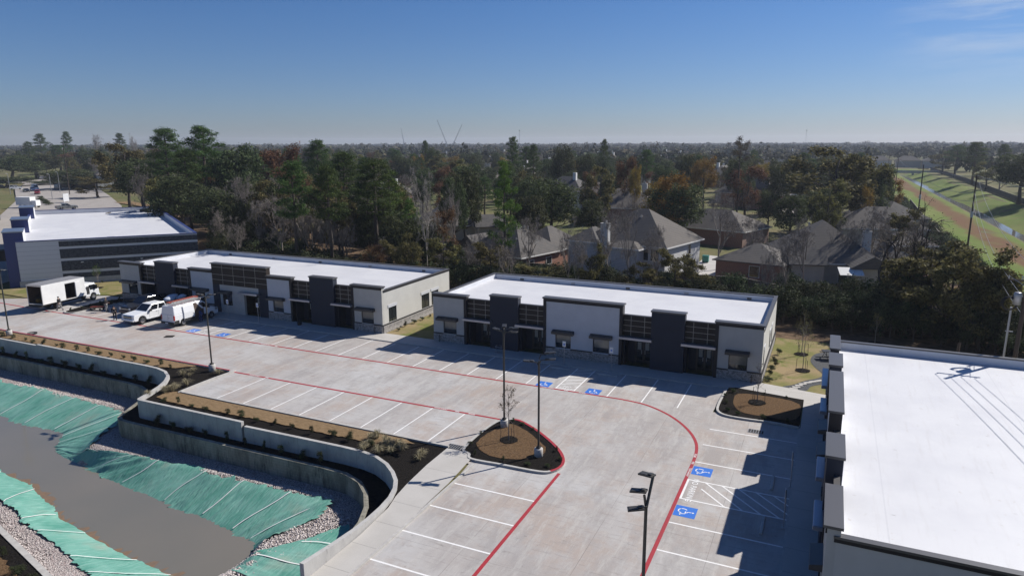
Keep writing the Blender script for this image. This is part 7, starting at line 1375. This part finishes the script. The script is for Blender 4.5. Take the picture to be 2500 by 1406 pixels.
def wire(a, c, sag, label, r=.022):
    n = 16; b = MB(); b.tube([(a[0]+(c[0]-a[0])*i/n, a[1]+(c[1]-a[1])*i/n, a[2]+(c[2]-a[2])*i/n-sag*4*(i/n)*(1-i/n)) for i in range(n+1)], r, 4); o = b.obj('overhead_wire', 'wire'); tag(o, label, 'wire', 'overhead wires along the canal')
wire((35.3, 7.9, 10.3), (45.2, 98, 12.4), 1.6, 'upper wire from the transformer pole to the sleeved pole'); wire((34.5, 7.9, 8.6), (44.8, 98, 10.4), 1.8, 'middle wire from the transformer pole to the sleeved pole'); wire((34.4, 7.9, 7.6), (44.7, 98, 8.9), 1.8, 'low wire from the transformer pole to the sleeved pole')
wire((44.8, 98, 13.5), (41.2, 144, 13.9), .9, 'top wire between the sleeved pole and the second canal pole', .03); wire((44.7, 98, 10.4), (41, 144, 11), 1.0, 'middle wire between the sleeved pole and the second canal pole', .03); wire((44.7, 98, 8.9), (41, 144, 9.4), 1.0, 'low wire between the sleeved pole and the second canal pole', .03); wire((41, 144, 13.9), (43.8, 259, 13.4), 2, 'long wire from the second to the third canal pole', .04)
wire((50, 20, 15.0), (44.8, 98, 13.5), 1.2, 'high wire entering from the east edge to the sleeved pole', .03)
for k, (dx, dz) in enumerate(((-1.1, 10.3), (-.35, 10.3), (.35, 10.3), (1.1, 10.3))): wire((34.4+dx, 7.9, dz), (34.4+dx+6, -40, 11.0), 1.0, ['westmost', 'second', 'third', 'eastmost'][k]+' of four wires crossing over the east block roof')
# footbridge over the canal
R = empty('footbridge', (60, 470, 0), 0, 'pale concrete footbridge across the far end of the canal', 'bridge'); MB().box(-24, 22, -2, 2, -.6, .2).obj('bridge_deck', 'kerb_concrete', R); MB().box(-24, 22, -2, -1.9, .2, 1.1).obj('railing', 'galvanised', R)
for x in (-8, 8): MB().box(x-.5, x+.5, -1.5, 1.5, -4, -.6).obj('pier', 'kerb_concrete', R)
# radio masts and tower cranes on the horizon
for x, y, h, l in ((-430, 960, 40, 'thin lattice mast on the horizon, above the pale roofs'), (-30, 1350, 42, 'cell tower on the horizon towards the canal')):
    R = empty('radio_mast', (x, y, 0), 0, l, 'mast'); MB().tube([(0, 0, 0), (0, 0, h)], [.3, .2], 5).obj('mast', 'galvanised', R); MB().box(-1.2, 1.2, -.3, .3, h-3, h-2).obj('antenna', 'galvanised', R)
def crane(x, y, ang, h, label):
    R = empty('crane', (x, y, 0), 0, label, 'crane'); MB().tube([(0, 0, 0), (0, 0, 22)], [1.2, 1.0], 4).obj('mast', 'galvanised', R); MB().tube([(0, 0, 20), (math.sin(ang)*h, 0, 20+math.cos(ang)*h)], [.6, .35], 4).obj('jib', 'galvanised', R)
crane(-620, 1060, -.42, 44, 'slender crane jib leaning west over the horizon woods'); crane(-606, 1064, .5, 36, 'crane jib leaning east, crossing the slender one'); crane(-770, 1150, -.2, 30, 'small faint crane jib farther west on the horizon')
# ================================================================ AIR
hz = MB().box(-2600, 1700, -120, 3400, -8, 45).obj('haze', 'rubber'); tag(hz, kind='stuff'); hm = bpy.data.materials.new('air'); hm.use_nodes = True; n_ = hm.node_tree; n_.nodes.remove(n_.nodes['Principled BSDF']); vp = n_.nodes.new('ShaderNodeVolumePrincipled'); vp.inputs['Color'].default_value = (.80, .87, 1, 1); vp.inputs['Density'].default_value = HAZE; vp.inputs['Anisotropy'].default_value = .2
n_.links.new(vp.outputs[0], n_.nodes['Material Output'].inputs['Volume']); hz.data.materials.clear(); hz.data.materials.append(hm)
